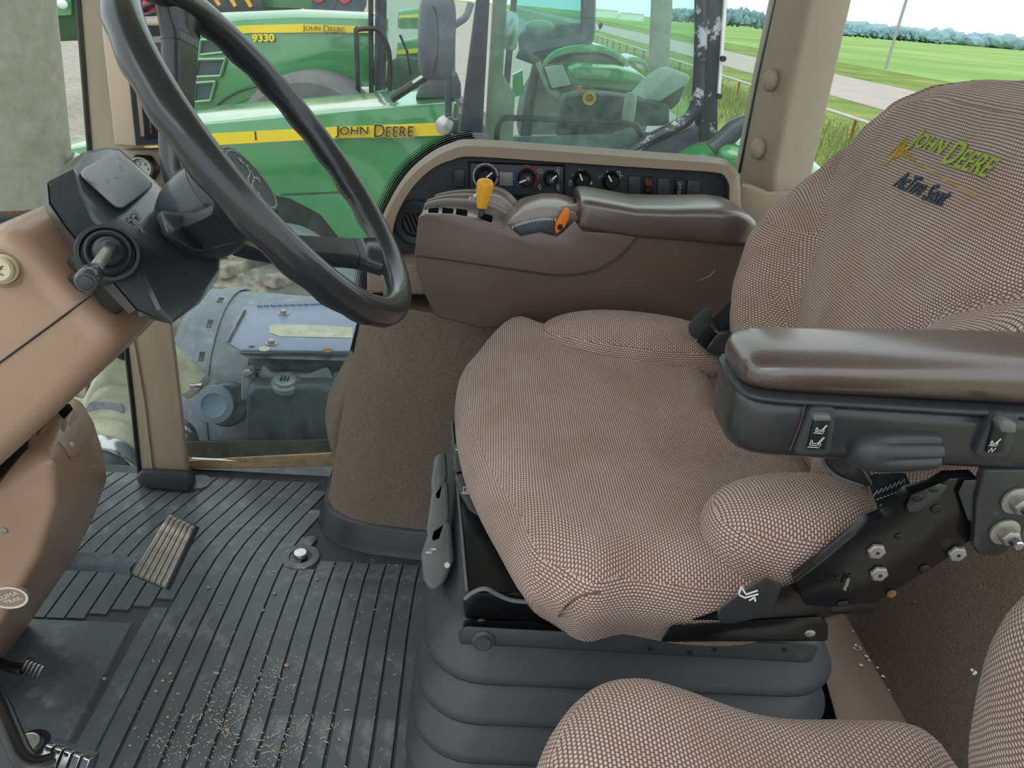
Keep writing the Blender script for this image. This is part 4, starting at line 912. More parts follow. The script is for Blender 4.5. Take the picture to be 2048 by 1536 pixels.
# ================================================================ RIBBED FLOOR MAT
T = thing('floor_mat', 'black ribbed rubber floor mat with dust and straw bits', 'mat', (-0.2, 0.9, -0.015))
add('mat_base', box((-0.15, 0.93, -0.0095), (1.74, 1.0, 0.011)), 'matbase', T)
def bend(y):
    return 0.36 * 0.035 * math.log(1 + math.exp((y - 1.165) / 0.035))
def drift(y): return 0.02 * max(0, 0.95 - y)
S_ = 0.0328
for k in range(-2, 26):
    xr = -0.123 - S_ * k; xl = xr - S_
    xm = (xr + xl) / 2
    y0 = 0.44 if xm > -0.51 else 1.0 - 0.012 * min(3, max(0, (-0.57 - xm) / S_))
    if -0.56 < xm <= -0.51: y0 = 1.02
    y1 = 1.40 if xm < -0.42 else (1.37 if xm < -0.385 else (1.30 if xm < -0.352 else (1.21 if xm < -0.33 else (1.115 if xm < -0.295 else 1.14))))
    if xm > -0.2: y1 = 1.14
    if y1 - y0 < 0.05: continue
    n = 22
    L1, L2 = [], []
    for i in range(n + 1):
        y = y0 + (y1 - y0) * i / n
        o = bend(y) + drift(y)
        w = 0.0016 if y > 0.95 else 0.0016 + 0.0026 * (0.95 - y) / 0.4
        L1.append(V((xl + w + o, y, 0))); L2.append(V((xr - w * 0.45 + o, y, 0)))
    rr = [[a + V((0, 0, -0.006)), a + V((0.0008, 0, 0)), b + V((-0.0008, 0, 0)), b + V((0, 0, -0.006))] for a, b in zip(L1, L2)]
    add('rib', loft(rr), 'mat', T)
add('flat_panel', slabs([(-1.0, 0.44, -0.006), (-0.545, 0.44, -0.006), (-0.56, 0.965, -0.006), (-1.0, 0.965, -0.006)], [(-1.0, 0.44, -0.001), (-0.55, 0.44, -0.001), (-0.565, 0.96, -0.001), (-1.0, 0.96, -0.001)]), 'mat', T)
add('edge_strip', slabs([(-0.541, 0.44, -0.006), (-0.505, 0.44, -0.006), (-0.518, 1.0, -0.006), (-0.55, 1.0, -0.006)], [(-0.539, 0.44, -0.002), (-0.507, 0.44, -0.002), (-0.52, 1.0, -0.002), (-0.548, 1.0, -0.002)]), 'mat', T)
bq = V((-0.3203,1.1484,0))
add('boss', lathe([(0.037, -0.006), (0.036, 0.002), (0.022, 0.003), (0.019, -0.002)], bq, (0, 0, 1), 32, False), 'mat', T)
add('boss_hole', disc(bq + V((0, 0, -0.004)), (0, 0, 1), 0.021, 0.003, 24), 'knob', T)
bt = add('boss_bolt', lathe([(0.013, 0), (0.0135, 0.006), (0.012, 0.012), (0.007, 0.0125)], bq, (0, 0, 1), 20), 'chrome', T)
add('boss_tab', hull([(-0.3281,1.1867,0.003),(-0.3201,1.178,0.003),(-0.3065,1.1791,0.003),(-0.2993,1.2015,0.003),(-0.304,1.2138,0.003),(-0.3232,1.2091,0.003)] + [(-0.3304,1.195,-0.004),(-0.3224,1.1863,-0.004),(-0.3086,1.1874,-0.004),(-0.3014,1.2099,-0.004),(-0.3062,1.2224,-0.004),(-0.3255,1.2176,-0.004)]), 'mat', T, bevel=0.001)
bits = []
for i in range(900):
    if i < 700:
        cxy = random.choice(((-0.36, 0.80), (-0.33, 0.74), (-0.30, 0.84), (-0.27, 0.72), (-0.40, 0.74), (-0.22, 0.76)))
        x, y = random.gauss(cxy[0], 0.022), random.gauss(cxy[1], 0.028)
    else: x, y = random.uniform(-0.5, -0.1), random.uniform(0.6, 1.15)
    if not (-0.5 < x < -0.09 and 0.6 < y < 1.3): continue
    L = random.expovariate(500) + 0.0008; wdt = random.uniform(0.0005, 0.0014)
    a = random.uniform(0, PI)
    bits.append(box((x, y, 0.001), (L, wdt, 0.001), (V((math.cos(a), math.sin(a), 0)), V((-math.sin(a), math.cos(a), 0)), V((0, 0, 1)))))
add('straw_bits', join(*bits), 'dirtyfelt', kind='stuff', label='pale chaff and straw bits strewn on the ribbed mat')
cr = []
for q in [(-0.4652,1.0509,0.002),(-0.3425,1.0447,0.002),(-0.343,1.0433,0.002),(-0.3026,1.1183,0.002),(-0.3058,1.1152,0.002),(-0.2748,1.0866,0.002),(-0.4583,0.8544,0.002),(-0.4646,0.8403,0.002),(-0.4673,0.82,0.002),(-0.3863,0.8591,0.002),(-0.2798,0.8809,0.002),(-0.3514,1.0011,0.002),(-0.5551,0.8397,0.002),(-0.373,0.7892,0.002),(-0.3368,0.7564,0.002),(-0.4311,0.7741,0.002)]:
    r = random.uniform(0.0022, 0.005)
    cr.append(ellipsoid(q, (r, r * 0.7, r * 0.6), X3, 8, 6))
add('crumbs', join(*cr), 'sill', kind='stuff', label='tan crumbs and grains lying on the ribbed mat')

# ================================================================ CARPETED SIDE PANEL
T = thing('carpet_panel', 'dark brown carpeted side panel below the control fascia', 'panel', (0.05, 1.2, 0))
rings = []
for z, xl in ((0.01, -0.30), (0.06, -0.292), (0.18, -0.272), (0.3, -0.252), (0.42, -0.228), (0.518, -0.208)):
    c = [(xl, 1.39), (xl, 1.32), (xl + 0.004, 1.27), (xl + 0.022, 1.235), (xl + 0.06, 1.208), (xl + 0.11, 1.192), (xl + 0.2, 1.182), (0.60, 1.18), (0.60, 1.39)]
    rings.append([V((x, y, z)) for x, y in c])
add('carpet', loft(rings), 'carpet', T, smooth=60)
rings = []
for z, g in ((-0.003, 0.020), (0.012, 0.012), (0.05, 0.006), (0.056, 0.001)):
    xl = -0.297
    c = [(xl - g, 1.405), (xl - g, 1.32), (xl + 0.004 - g, 1.268), (xl + 0.022 - g * 0.8, 1.233 - g * 0.6), (xl + 0.06 - g * 0.4, 1.206 - g), (xl + 0.11, 1.19 - g), (xl + 0.2, 1.18 - g), (0.3, 1.178 - g), (0.3, 1.3)]
    rings.append([V((x, y, z)) for x, y in c])
add('base_moulding', loft(rings), 'black', T, smooth=60)
fl = [(-0.2558,1.4,0.35),(-0.2862,1.4,0.2903),(-0.31,1.4,0.2351),(-0.3195,1.4,0.1793),(-0.3148,1.4,0.1315),(-0.3005,1.4,0.1015),(-0.2734,1.4,0.2194)]
add('loose_flap', slabs(fl, [V(p) + V((0.03, -0.09, 0.0)) for p in fl]), 'carpet', T, bevel=0.012, seg=3)

# ================================================================ CONTROL FASCIA BY THE SIDE WINDOW
T = thing('control_panel', 'tan framed black control panel with knobs and switches below the side window', 'control panel', (0.1, 1.25, 0.5))
oc_ = "738,585 737,535 748,480 775,410 812,352 858,312 900,292 945,284 1100,294 1300,309 1435,320 1466,331 1480,352 1483,410 1483,585"
ic_ = "783,585 783,535 788,470 800,425 830,375 868,340 905,324 945,317 1100,327 1300,340 1425,348 1447,356 1455,372 1455,420 1455,585"
o3 = [(-0.1993,1.27,0.5169),(-0.1997,1.27,0.5641),(-0.1896,1.27,0.615),(-0.1662,1.27,0.6781),(-0.1353,1.27,0.7293),(-0.0976,1.27,0.7649),(-0.0635,1.27,0.7836),(-0.0267,1.27,0.7927),(0.1018,1.27,0.7943),(0.2698,1.27,0.7948),(0.3846,1.27,0.7944),(0.4126,1.27,0.7874),(0.4282,1.27,0.7711),(0.4416,1.27,0.7228),(0.4768,1.27,0.5651)]
o4 = [V(p) + V((0, 0.03, 0)) for p in o3]
o2 = [(-0.1871,1.225,0.5344),(-0.1867,1.225,0.5791),(-0.177,1.225,0.6273),(-0.1546,1.225,0.6875),(-0.1256,1.225,0.7353),(-0.09,1.225,0.7681),(-0.0586,1.225,0.786),(-0.0247,1.225,0.794),(0.0988,1.225,0.7955),(0.2612,1.225,0.7958),(0.3705,1.225,0.7961),(0.3941,1.225,0.7899),(0.408,1.225,0.7757),(0.4205,1.225,0.7306),(0.4537,1.225,0.5801)]
i1 = [(-0.1561,1.22,0.5385),(-0.1562,1.22,0.5838),(-0.1521,1.22,0.6409),(-0.1424,1.22,0.6813),(-0.1176,1.22,0.7249),(-0.0869,1.22,0.7559),(-0.0569,1.22,0.7707),(-0.0245,1.22,0.7786),(0.1001,1.22,0.78),(0.2626,1.22,0.7819),(0.366,1.22,0.7832),(0.3871,1.22,0.7775),(0.3975,1.22,0.7638),(0.4061,1.22,0.724),(0.4369,1.22,0.5808)]
i0 = [(-0.157,1.255,0.5255),(-0.1571,1.255,0.5721),(-0.153,1.255,0.6309),(-0.1431,1.255,0.6707),(-0.1185,1.255,0.7147),(-0.0876,1.255,0.7458),(-0.0576,1.255,0.7609),(-0.025,1.255,0.769),(0.1033,1.255,0.7705),(0.2707,1.255,0.7724),(0.3763,1.255,0.7737),(0.3962,1.255,0.7685),(0.4057,1.255,0.7559),(0.4143,1.255,0.7159),(0.4458,1.255,0.5685)]
def osp(q):
    q = [V(p) for p in q]
    return q[:2] + spline(q[1:-2], 4)[1:] + q[-2:]
add('bezel', loft([osp(q) for q in (o4, o3, o2, i1, i0)], False, False), 'panel_tan', T, smooth=50)
add('back_cover', box((0.12, 1.355, 0.70), (0.5, 0.1, 0.04)), 'panel_tan', T)
fp = [(-0.1625,1.25,0.5222),(-0.1626,1.25,0.5734),(-0.1584,1.25,0.6319),(-0.1476,1.25,0.6733),(-0.1222,1.25,0.718),(-0.0907,1.25,0.7498),(-0.0592,1.25,0.7658),(-0.0251,1.25,0.7739),(0.1025,1.25,0.7754),(0.2689,1.25,0.7773),(0.3749,1.25,0.7787),(0.3964,1.25,0.7729),(0.4081,1.25,0.758),(0.4169,1.25,0.7173),(0.4496,1.25,0.5658)]
add('fascia', prism(fp, (0, 0.02, 0)), 'fascia', T)
lt = [(-0.1893,1.185,0.5499),(-0.1897,1.185,0.5887),(-0.1839,1.185,0.5952),(-0.0931,1.185,0.606),(-0.0918,1.185,0.5515)]
add('lower_trim', slabs(lt, [V(p) + V((0.0, 0.2, 0)) for p in lt]), 'panel_tan', T, bevel=0.008, seg=3)
YF = "y=1.249"
NR = V((0, -1, 0)); RX, UZ = V((1, 0, 0)), V((0, 0, 1))
hv = add('climate_unit', slabs([(-0.0285,1.243,0.7638),(0.1249,1.243,0.7696),(0.1301,1.243,0.7224),(-0.0258,1.243,0.7126)], [(-0.0295,1.252,0.7628),(0.1266,1.252,0.7688),(0.132,1.252,0.7196),(-0.0268,1.252,0.7096)]), 'fascia', T, bevel=0.002)
add('unit_gap', join(*[tube([a, b], 0.0012, 6) for a, b in zip([(-0.0303,1.247,0.7645),(0.1268,1.247,0.7705),(0.1324,1.247,0.72),(-0.0275,1.247,0.7099)], [(0.1268,1.247,0.7705),(0.1324,1.247,0.72),(-0.0275,1.247,0.7099),(-0.0303,1.247,0.7645)])]), 'knob', hv)
def dial(q, r, ang, parent, big=True):
    k = add('knob', join(lathe([(r, 0), (r, 0.004), (r * 0.86, 0.006), (r * 0.8, 0.018), (r * 0.7, 0.02)], q, NR, 28),
                         *[box(V(q) + NR * 0.004 + RX * (r * math.cos(a)) + UZ * (r * math.sin(a)), (0.0016, 0.008, 0.0016)) for a in [i * 2 * PI / 24 for i in range(24)]]), 'knob', parent)
    d = RX * math.cos(math.radians(ang)) + UZ * math.sin(math.radians(ang))
    add('pointer', box(V(q) + NR * 0.0205 + d * (r * 0.55), (r * 0.8, 0.0026, 0.0014), (d, NR.cross(d), NR)), 'white', k)
    return k
dial((-0.0019,1.243,0.7448), 0.0157, 45, hv)
dial((0.0657,1.243,0.7482), 0.0140, 205, hv)
dial((0.1054,1.243,0.7503), 0.0116, 45, hv)
dial((0.1577,1.249,0.7505), 0.0141, 118, T)
dial((0.2062,1.249,0.7524), 0.0142, 125, T)
def ringarc(q, r, a0, a1, mat, name, lab):
    pts_ = arc(V(q) + NR * 0.001, RX, UZ, r, a0, a1, 10)
    return add(name, tube(pts_, 0.0016, 5), mat, hv, label=lab)
q = (-0.0019,1.243,0.7448); r = 0.0198
for a0 in (-45, 5, 50, 95, 140, 185): ringarc(q, r, a0, a0 + 42, 'pinkprint', 'scale_mark', None)
q = (0.0657,1.243,0.7482); r = 0.0190
for a0 in (120, 165, 210 - 5): ringarc(q, r, a0, a0 + 36, 'blue', 'scale_mark', 'blue arc of the temperature scale')
for a0 in (75, 30, -15, -48): ringarc(q, r, a0, a0 + 36, 'red', 'scale_mark', 'red arc of the temperature scale')
add('lcd', slabs([(0.0206,1.241,0.7533),(0.0428,1.241,0.7542),(0.0445,1.241,0.7323),(0.0222,1.241,0.7315)], [(0.0198,1.245,0.7533),(0.0437,1.245,0.7543),(0.0456,1.245,0.7307),(0.0215,1.245,0.7297)]), 'lcd', hv, bevel=0.0008)
ic = lambda polys, q, s, par, mat='white', w=0.0009: add('icon', ribbon([[(x * s, y * s) for x, y in p] for p in polys], V(q) + NR * 0.0008, RX, UZ, w, 0.0006), mat, par)
man = [[(0, 2), (0.6, 2.4)], [(0, 1.6), (-0.2, 0.4), (0.9, 0.2), (0.9, -0.8)], [(0.4, 1.2), (1.2, 1.2)]]
ic(man, (0.1153,1.243,0.7592), 0.0036, hv); ic(man, (0.1181,1.243,0.7323), 0.0034, hv); ic(man, (0.0873,1.243,0.7309), 0.0032, hv)
ic([[(-2, 1), (0, 1.8), (2, 1), (1.4, -0.8), (-1.4, -0.8), (-2, 1)], [(-0.8, -1.4), (-0.8, 0.6)], [(0.6, -1.4), (0.6, 0.6)]], (0.0871,1.243,0.7587), 0.0025, hv, 'greyprint')
fan = [[(0, 0), (0.9, 0.9)], [(0, 0), (-0.9, 0.9)], [(0, 0), (0.9, -0.9)], [(0, 0), (-0.9, -0.9)], [(-1, 0), (1, 0)], [(0, -1), (0, 1)]]
ic(fan, V((0.0672,1.243,0.7499)) + NR * 0.0205, 0.003, hv, 'greyprint')
ringlet = lambda r, n=10: [[(r * math.cos(2 * PI * i / n), r * math.sin(2 * PI * i / n)) for i in range(n + 1)]]
ic([[(-1, 0), (1, 0)], [(-0.6, 1), (-0.6, -1)], [(0.6, 1), (0.6, -1)]], V((0.1055,1.243,0.7495)) + NR * 0.0205, 0.0026, hv, 'greyprint')
ic(ringlet(1), (0.1427,1.249,0.7567), 0.0018, T)
ic(ringlet(1.3), (0.1403,1.249,0.7409), 0.0022, T); ic([[(0, -1), (0, 1)], [(-1, 0), (1, 0)]], (0.1398,1.249,0.7458), 0.002, T)
ic([[(-1, 1), (-0.2, -1), (0.4, 0.6), (1, 0.6), (0.6, -0.8)]], (0.1552,1.249,0.7642), 0.003, T)
add('print_dot', disc((0.1742,1.2485,0.7452), NR, 0.0026, 0.0006, 14), 'white', T)
add('print_dot', disc((0.1684,1.2485,0.7579), NR, 0.0012, 0.0006, 10), 'white', T)
ic([[(-1, 1), (-0.2, -1)], [(-0.4, 0.4), (0.8, 0.8)], [(1.2, -0.6), (0.6, 0.4)]], (0.2177,1.249,0.7656), 0.003, T)
ic([[(-1, 1), (0.2, -1)], [(0, 0.4), (1.2, 0.2)]], (0.2219,1.249,0.7601), 0.003, T)
ic(ringlet(1.2), (0.188,1.249,0.756), 0.002, T); ic(ringlet(1.0), (0.1926,1.249,0.7596), 0.002, T)
ic([[(-1, 0), (1, 0)], [(0, -1), (0, 1)]], (0.1994,1.249,0.765), 0.0025, T)
def plate_(x0, y0, x1, y1, P, name='blank_plate', mat='fascia'): pass
for q in ([(-0.055,1.244,0.752),(-0.037,1.244,0.7525),(-0.0356,1.244,0.7232),(-0.0538,1.244,0.7227)], [(0.2351,1.244,0.7621),(0.2543,1.244,0.7628),(0.2582,1.244,0.7325),(0.238,1.244,0.7318)], [(0.2837,1.244,0.7625),(0.3038,1.244,0.7632),(0.3073,1.244,0.7336),(0.287,1.244,0.7329)], [(0.3334,1.244,0.7629),(0.3543,1.244,0.7636),(0.3583,1.244,0.7348),(0.3371,1.244,0.7341)]):
    add('blank_plate', slabs(q, [V(p) + V((0, 0.006, 0)) for p in q]), 'fascia', T, bevel=0.0015)
for q, q2, lab in (([(0.2601,1.244,0.7632),(0.2768,1.244,0.7636),(0.2809,1.244,0.7341),(0.2631,1.244,0.7337)], [(0.2614,1.24,0.7608),(0.2748,1.24,0.761),(0.2777,1.24,0.7382),(0.2642,1.24,0.738)], 'hazard light rocker'), ([(0.312,1.244,0.7646),(0.3287,1.244,0.765),(0.3336,1.244,0.7347),(0.3157,1.244,0.7342)], [(0.314,1.24,0.7623),(0.3266,1.24,0.7624),(0.3292,1.24,0.7395),(0.3165,1.24,0.7394)], 'three position rocker')):
    f_ = add('switch_frame', slabs(q, [V(p) + V((0, 0.006, 0)) for p in q]), 'knob', T, bevel=0.0015)
    add('rocker', slabs(q2, [V(p) + V((0, 0.006, 0)) for p in q2]), 'knob', f_, bevel=0.002, label=lab)
ic([[(-1, -0.8), (0, 1), (1, -0.8), (-1, -0.8)], [(-0.4, -0.4), (0, 0.4), (0.4, -0.4)]], (0.269,1.2395,0.755), 0.0045, T, 'red', 0.0012)
ic(ringlet(1.0), (0.2701,1.2395,0.7427), 0.0028, T, 'red', 0.0008)
for q in ((0.3207,1.2395,0.7572), (0.3211,1.2395,0.7506), (0.3216,1.2395,0.7432)): ic(ringlet(1.0), q, 0.0025, T, 'white', 0.0008)
vq = V((-0.1152,1.25,0.6568)); vr = 0.0392
ve = add('air_vent', lathe([(vr, 0), (vr, 0.008), (vr * 0.82, 0.014), (vr * 0.6, 0.01), (vr * 0.55, 0.0)], vq, NR, 40, False), 'fascia', T)
add('vent_hole', disc(vq, NR, vr * 0.58, 0.002, 30), 'knob', ve)
for k in range(-2, 3): add('louvre', box(vq + NR * 0.006 + RX * (k * vr * 0.2), (0.002, 0.01, vr * 0.9), (V((0.9, 0, 0.4)), NR, V((-0.4, 0, 0.9)))), 'black', ve)
add('panel_seam', tube([(-0.0552,1.2495,0.7098),(-0.0342,1.2495,0.7088),(0.1312,1.2495,0.7168),(0.2425,1.2495,0.7191),(0.4112,1.2495,0.723)], 0.001, 5), 'knob', T)
# black dotted edge printed on the side glass along the bezel
ed = spline([(-0.2474,1.422,0.3973),(-0.2389,1.422,0.4846),(-0.2202,1.422,0.5583),(-0.1928,1.422,0.6391),(-0.1581,1.422,0.7029),(-0.115,1.422,0.7427),(-0.0714,1.422,0.7666),(-0.0304,1.422,0.7776)], 10)
ed2 = spline([(-0.2269,1.422,0.3987),(-0.2159,1.422,0.4863),(-0.1987,1.422,0.5598),(-0.1718,1.422,0.6407),(-0.1393,1.422,0.6997),(-0.0982,1.422,0.7376),(-0.0572,1.422,0.7587),(-0.0161,1.422,0.7689)], 10)
wv = bpy.data.objects['window_1']
add('edge_band', loft([[a, b, V(b) + V((0, 0.001, 0)), V(a) + V((0, 0.001, 0))] for a, b in zip(ed, ed2)]), 'knob', wv)
add('edge_band', prism([(-0.2474,1.422,0.3973),(-0.2269,1.422,0.3987),(-0.2463,1.422,0.2763),(-0.2771,1.422,0.2318),(-0.2642,1.422,0.328)], (0, 0.001, 0)), 'knob', wv)
dots = []
tot = list(ed)
for row in range(4):
    for i in range(len(tot) - 1):
        for sub in range(5):
            p = V(tot[i]).lerp(V(tot[i + 1]), (sub + 0.5 * (row % 2)) / 5)
            d = V(tot[i + 1]) - V(tot[i]); nn = V((-d.z, 0, d.x)).normalized()
            if nn.x > 0: nn = -nn
            dots.append(disc(p + nn * (0.0018 + row * 0.0036), NR, 0.0016 - row * 0.0003, 0.0006, 6))
o = add('edge_dots', join(*dots), 'knob', wv, kind='stuff')

# ================================================================ STEERING WHEEL
WA, WB = math.radians(38.5), math.radians(4.5)
WC = V((-0.211, 0.785, 0.843)); WR = 0.19
WN = V((math.cos(WA) * math.cos(WB), math.cos(WA) * math.sin(WB), math.sin(WA)))
WU = WN.cross(V((0, 1, 0))).normalized(); WV = WN.cross(WU)
def rimp(deg, r=WR, s=0.0): return WC + (WU * math.cos(math.radians(deg)) + WV * math.sin(math.radians(deg))) * r - WN * s
T = thing('steering_wheel', 'black three spoke steering wheel with finger grips on the rim', 'steering wheel', WC - WN * 0.1)
rings = []
NRM = 144
for i in range(NRM):
    d = 360 * i / NRM
    c = rimp(d); o = (c - WC).normalized()
    ring = []
    for j in range(16):
        a = 2 * PI * j / 16
        under = max(0.0, -math.sin(a))
        rr = 0.0165 - 0.0022 * under * (0.5 + 0.5 * math.cos(math.radians(d * 24)))
        ring.append(c + o * (rr * math.cos(a) * 0.98) + WN * (rr * math.sin(a)))
    rings.append(ring)
add('rim', loft(rings, True), 'wheel', T, smooth=80)
def spoke(d0, nm='spoke'):
    e = rimp(d0, WR - 0.004, 0.004); c = WC - WN * 0.068
    o = (rimp(d0) - WC).normalized(); tang = WN.cross(o)
    pth = [WC + o * r_ - WN * s_ for r_, s_ in ((0.01, 0.112), (0.045, 0.105), (0.08, 0.087), (0.12, 0.055), (0.155, 0.026), (0.188, 0.003))]
    sp = spline(pth, 6); rg = []
    for i, p in enumerate(sp):
        t_ = i / (len(sp) - 1)
        w = 0.022 - 0.006 * max(0, 0.2 - t_) / 0.2 - 0.005 * math.sin(t_ * PI) + (0.012 * max(0, t_ - 0.8) / 0.2)
        dd = (sp[min(i + 1, len(sp) - 1)] - sp[max(i - 1, 0)]).normalized()
        nn = tang.cross(dd).normalized(); h = 0.011
        rg.append([p + tang * (w * x) + nn * (h * y) for x, y in ((1, 0.5), (0.8, 1), (-0.8, 1), (-1, 0.5), (-1, -0.5), (-0.8, -1), (0.8, -1), (1, -0.5))])
    s = add(nm, loft(rg), 'wheel', T, smooth=50)
    k = int(len(sp) * 0.8)
    add('spoke_joint', loft([[q + (q - sp[k]) * 0.03 for q in rg[k]], [q + (q - sp[k]) * 0.03 + (sp[k + 1] - sp[k]) * 0.12 for q in rg[k]]], True), 'knob', s)
    return s
for d0 in (337, 211, 97): spoke(d0)
add('hub', lathe([(0.03, -0.098), (0.047, -0.09), (0.05, -0.07), (0.047, -0.052), (0.042, -0.047)], WC, WN, 40), 'wheel', T)
cp = add('horn_cap', lathe([(0.0415, -0.052), (0.0415, -0.043), (0.0385, -0.040), (0.0, -0.0395)], WC, WN, 40, False), 'knob', T)
add('cap_ring', lathe([(0.0352, -0.0400), (0.0352, -0.0393), (0.0342, -0.0393), (0.0342, -0.0400)], WC, WN, 40, False), 'greyprint', cp)
dr, du = WV * -1, WU
deer = [[(-9, -1), (-5, 1.5), (1, 2.2), (4, 3.5), (6.2, 6), (8, 6.2)], [(-9, -1), (-8, -2.6), (-4, -1.4), (1, -0.6), (4, 0.5), (6, 3.5)], [(5.8, 6.6), (4.5, 9), (6, 11)], [(5.2, 7.6), (3, 10)], [(4.4, 9), (3.4, 11.5)],
        [(3.5, 0.6), (6.5, -2), (5, -3.4)], [(3, 0.2), (7.5, -0.8), (8.6, -2)], [(-8, -2), (-11, -4.5), (-9.6, -7.5)], [(-7, -2.4), (-8.6, -5.4), (-6.4, -7)], [(-9, -0.4), (-10.5, 0.6)]]
add('deer_emblem', ribbon([[(x * 0.0021, y * 0.0021) for x, y in p] for p in deer], WC - WN * 0.0392, dr, du, 0.0013, 0.0006), 'greyprint', cp, label='leaping deer outline')

# ================================================================ STEERING COLUMN SHROUD
T = thing('steering_column', 'black steering column shroud with grey cover plate and rubber booted stalk', 'steering column', WC - WN * 0.22)
rA = [(-0.387,0.721,0.8289),(-0.3957,0.7609,0.8359),(-0.3964,0.8066,0.8323),(-0.3946,0.8261,0.8281),(-0.3643,0.8296,0.7962),(-0.3207,0.8081,0.7629),(-0.2832,0.7803,0.7347),(-0.2739,0.7473,0.7295),(-0.2705,0.686,0.7249),(-0.2762,0.6289,0.7217),(-0.2883,0.6362,0.7296),(-0.3209,0.6774,0.7584),(-0.3398,0.6822,0.7769),(-0.3582,0.6851,0.7964),(-0.3731,0.6999,0.8136)]
rB = [(-0.3932,0.7278,0.828),(-0.4026,0.7711,0.8355),(-0.4034,0.8192,0.8317),(-0.4009,0.8432,0.8263),(-0.3697,0.8472,0.7932),(-0.3254,0.8259,0.759),(-0.2867,0.796,0.7296),(-0.2763,0.7559,0.7237),(-0.2727,0.6932,0.7189),(-0.2789,0.634,0.7164),(-0.2922,0.636,0.7265),(-0.3248,0.6769,0.7554),(-0.3432,0.6812,0.7731),(-0.3622,0.6848,0.7934),(-0.3788,0.7037,0.8123)]
rC = [(-0.4048,0.7047,0.8208),(-0.4146,0.7645,0.8271),(-0.418,0.8336,0.8245),(-0.416,0.8695,0.8185),(-0.3837,0.8759,0.7838),(-0.3373,0.855,0.747),(-0.2961,0.8171,0.7152),(-0.2858,0.7774,0.7094),(-0.2834,0.717,0.7059),(-0.2907,0.6573,0.7049),(-0.3111,0.6393,0.7258),(-0.3371,0.6529,0.749),(-0.3594,0.6612,0.7713),(-0.378,0.6704,0.7905),(-0.3925,0.6794,0.8078)]
rD = [(-0.4071,0.7047,0.8188),(-0.4176,0.7681,0.8257),(-0.421,0.8382,0.823),(-0.4189,0.8754,0.8167),(-0.3864,0.8819,0.7817),(-0.3397,0.861,0.7446),(-0.298,0.822,0.7123),(-0.2877,0.7821,0.7065),(-0.2855,0.7222,0.7032),(-0.293,0.6627,0.7025),(-0.3136,0.6413,0.7239),(-0.3397,0.6543,0.7474),(-0.3621,0.6626,0.7697),(-0.3808,0.6718,0.789),(-0.395,0.6802,0.806)]
rE = [(-0.4182,0.7122,0.8079),(-0.4283,0.7735,0.8145),(-0.4321,0.8543,0.8113),(-0.4295,0.8948,0.804),(-0.397,0.901,0.7691),(-0.3494,0.8803,0.7308),(-0.308,0.8379,0.6991),(-0.2987,0.8014,0.6942),(-0.2968,0.7445,0.691),(-0.3052,0.6878,0.6911),(-0.3262,0.6526,0.7145),(-0.3506,0.6619,0.7361),(-0.3765,0.6729,0.7627),(-0.3938,0.6835,0.7802),(-0.4075,0.6934,0.7963)]
rF = [(-0.4236,0.7272,0.8003),(-0.4333,0.7844,0.8069),(-0.4371,0.8624,0.8039),(-0.4343,0.9029,0.7964),(-0.4024,0.9088,0.7622),(-0.3553,0.888,0.7246),(-0.3145,0.8454,0.6937),(-0.3062,0.8126,0.6897),(-0.3048,0.76,0.6868),(-0.3138,0.7063,0.6872),(-0.3337,0.6724,0.7091),(-0.3579,0.6817,0.7304),(-0.3844,0.6928,0.7578),(-0.4015,0.7037,0.7749),(-0.4144,0.7113,0.7904)]
shr = add('shroud', loft([rC, rB, rA]), 'pod', T, smooth=32)
add('lower_shell', loft([rF, rE, rD]), 'pod', T, smooth=32)
add('cover_plate', slabs([(-0.3788,0.7142,0.8281),(-0.3807,0.7254,0.8294),(-0.387,0.7977,0.8311),(-0.3864,0.8075,0.8309),(-0.3564,0.8065,0.8007),(-0.3538,0.7966,0.7983),(-0.348,0.7195,0.7971),(-0.3489,0.7116,0.7989),(-0.3519,0.7092,0.8022),(-0.3768,0.7122,0.8259)], [(-0.3837,0.7209,0.8264),(-0.3865,0.7351,0.8285),(-0.3934,0.8114,0.8297),(-0.3938,0.8258,0.8287),(-0.3606,0.8209,0.7973),(-0.3571,0.8071,0.7942),(-0.352,0.7274,0.7933),(-0.3531,0.7178,0.7956),(-0.356,0.7151,0.7995),(-0.3812,0.7174,0.8236)]), 'podgrey', T, bevel=0.0012)
for q, r in ((snap(shr, (-0.1898,0.4,0.8804), (-0.427,0.9,0.7309))[0] + WN * 0.0008, 0.0036), (snap(shr, (-0.187,0.4,0.883), (-0.4207,0.9,0.7368))[0] + WN * 0.0008, 0.0036)):
    add('icon', ribbon([[(-r, 0), (-r, r), (0, r * 1.5), (r, r), (r, 0), (-r, 0)], [(-r * .5, 0), (-r, -r * 1.2)], [(0, 0), (-r * .5, -r * 1.2)], [(r * .5, 0), (0, -r * 1.2)]], q, dr, du, 0.0009, 0.0006), 'greyprint', T)
add('icon', ribbon([[(-4, -2), (0, 0), (4, 1)], [(-1, 3), (1, -4)], [(2, 4), (4, 3), (3, 1)]], snap(shr, (-0.1856,0.4,0.8749), (-0.4175,0.9,0.7185))[0] + WN * 0.0008, dr * 0.0009, du * 0.0009, 0.0009, 0.0006), 'greyprint', T)
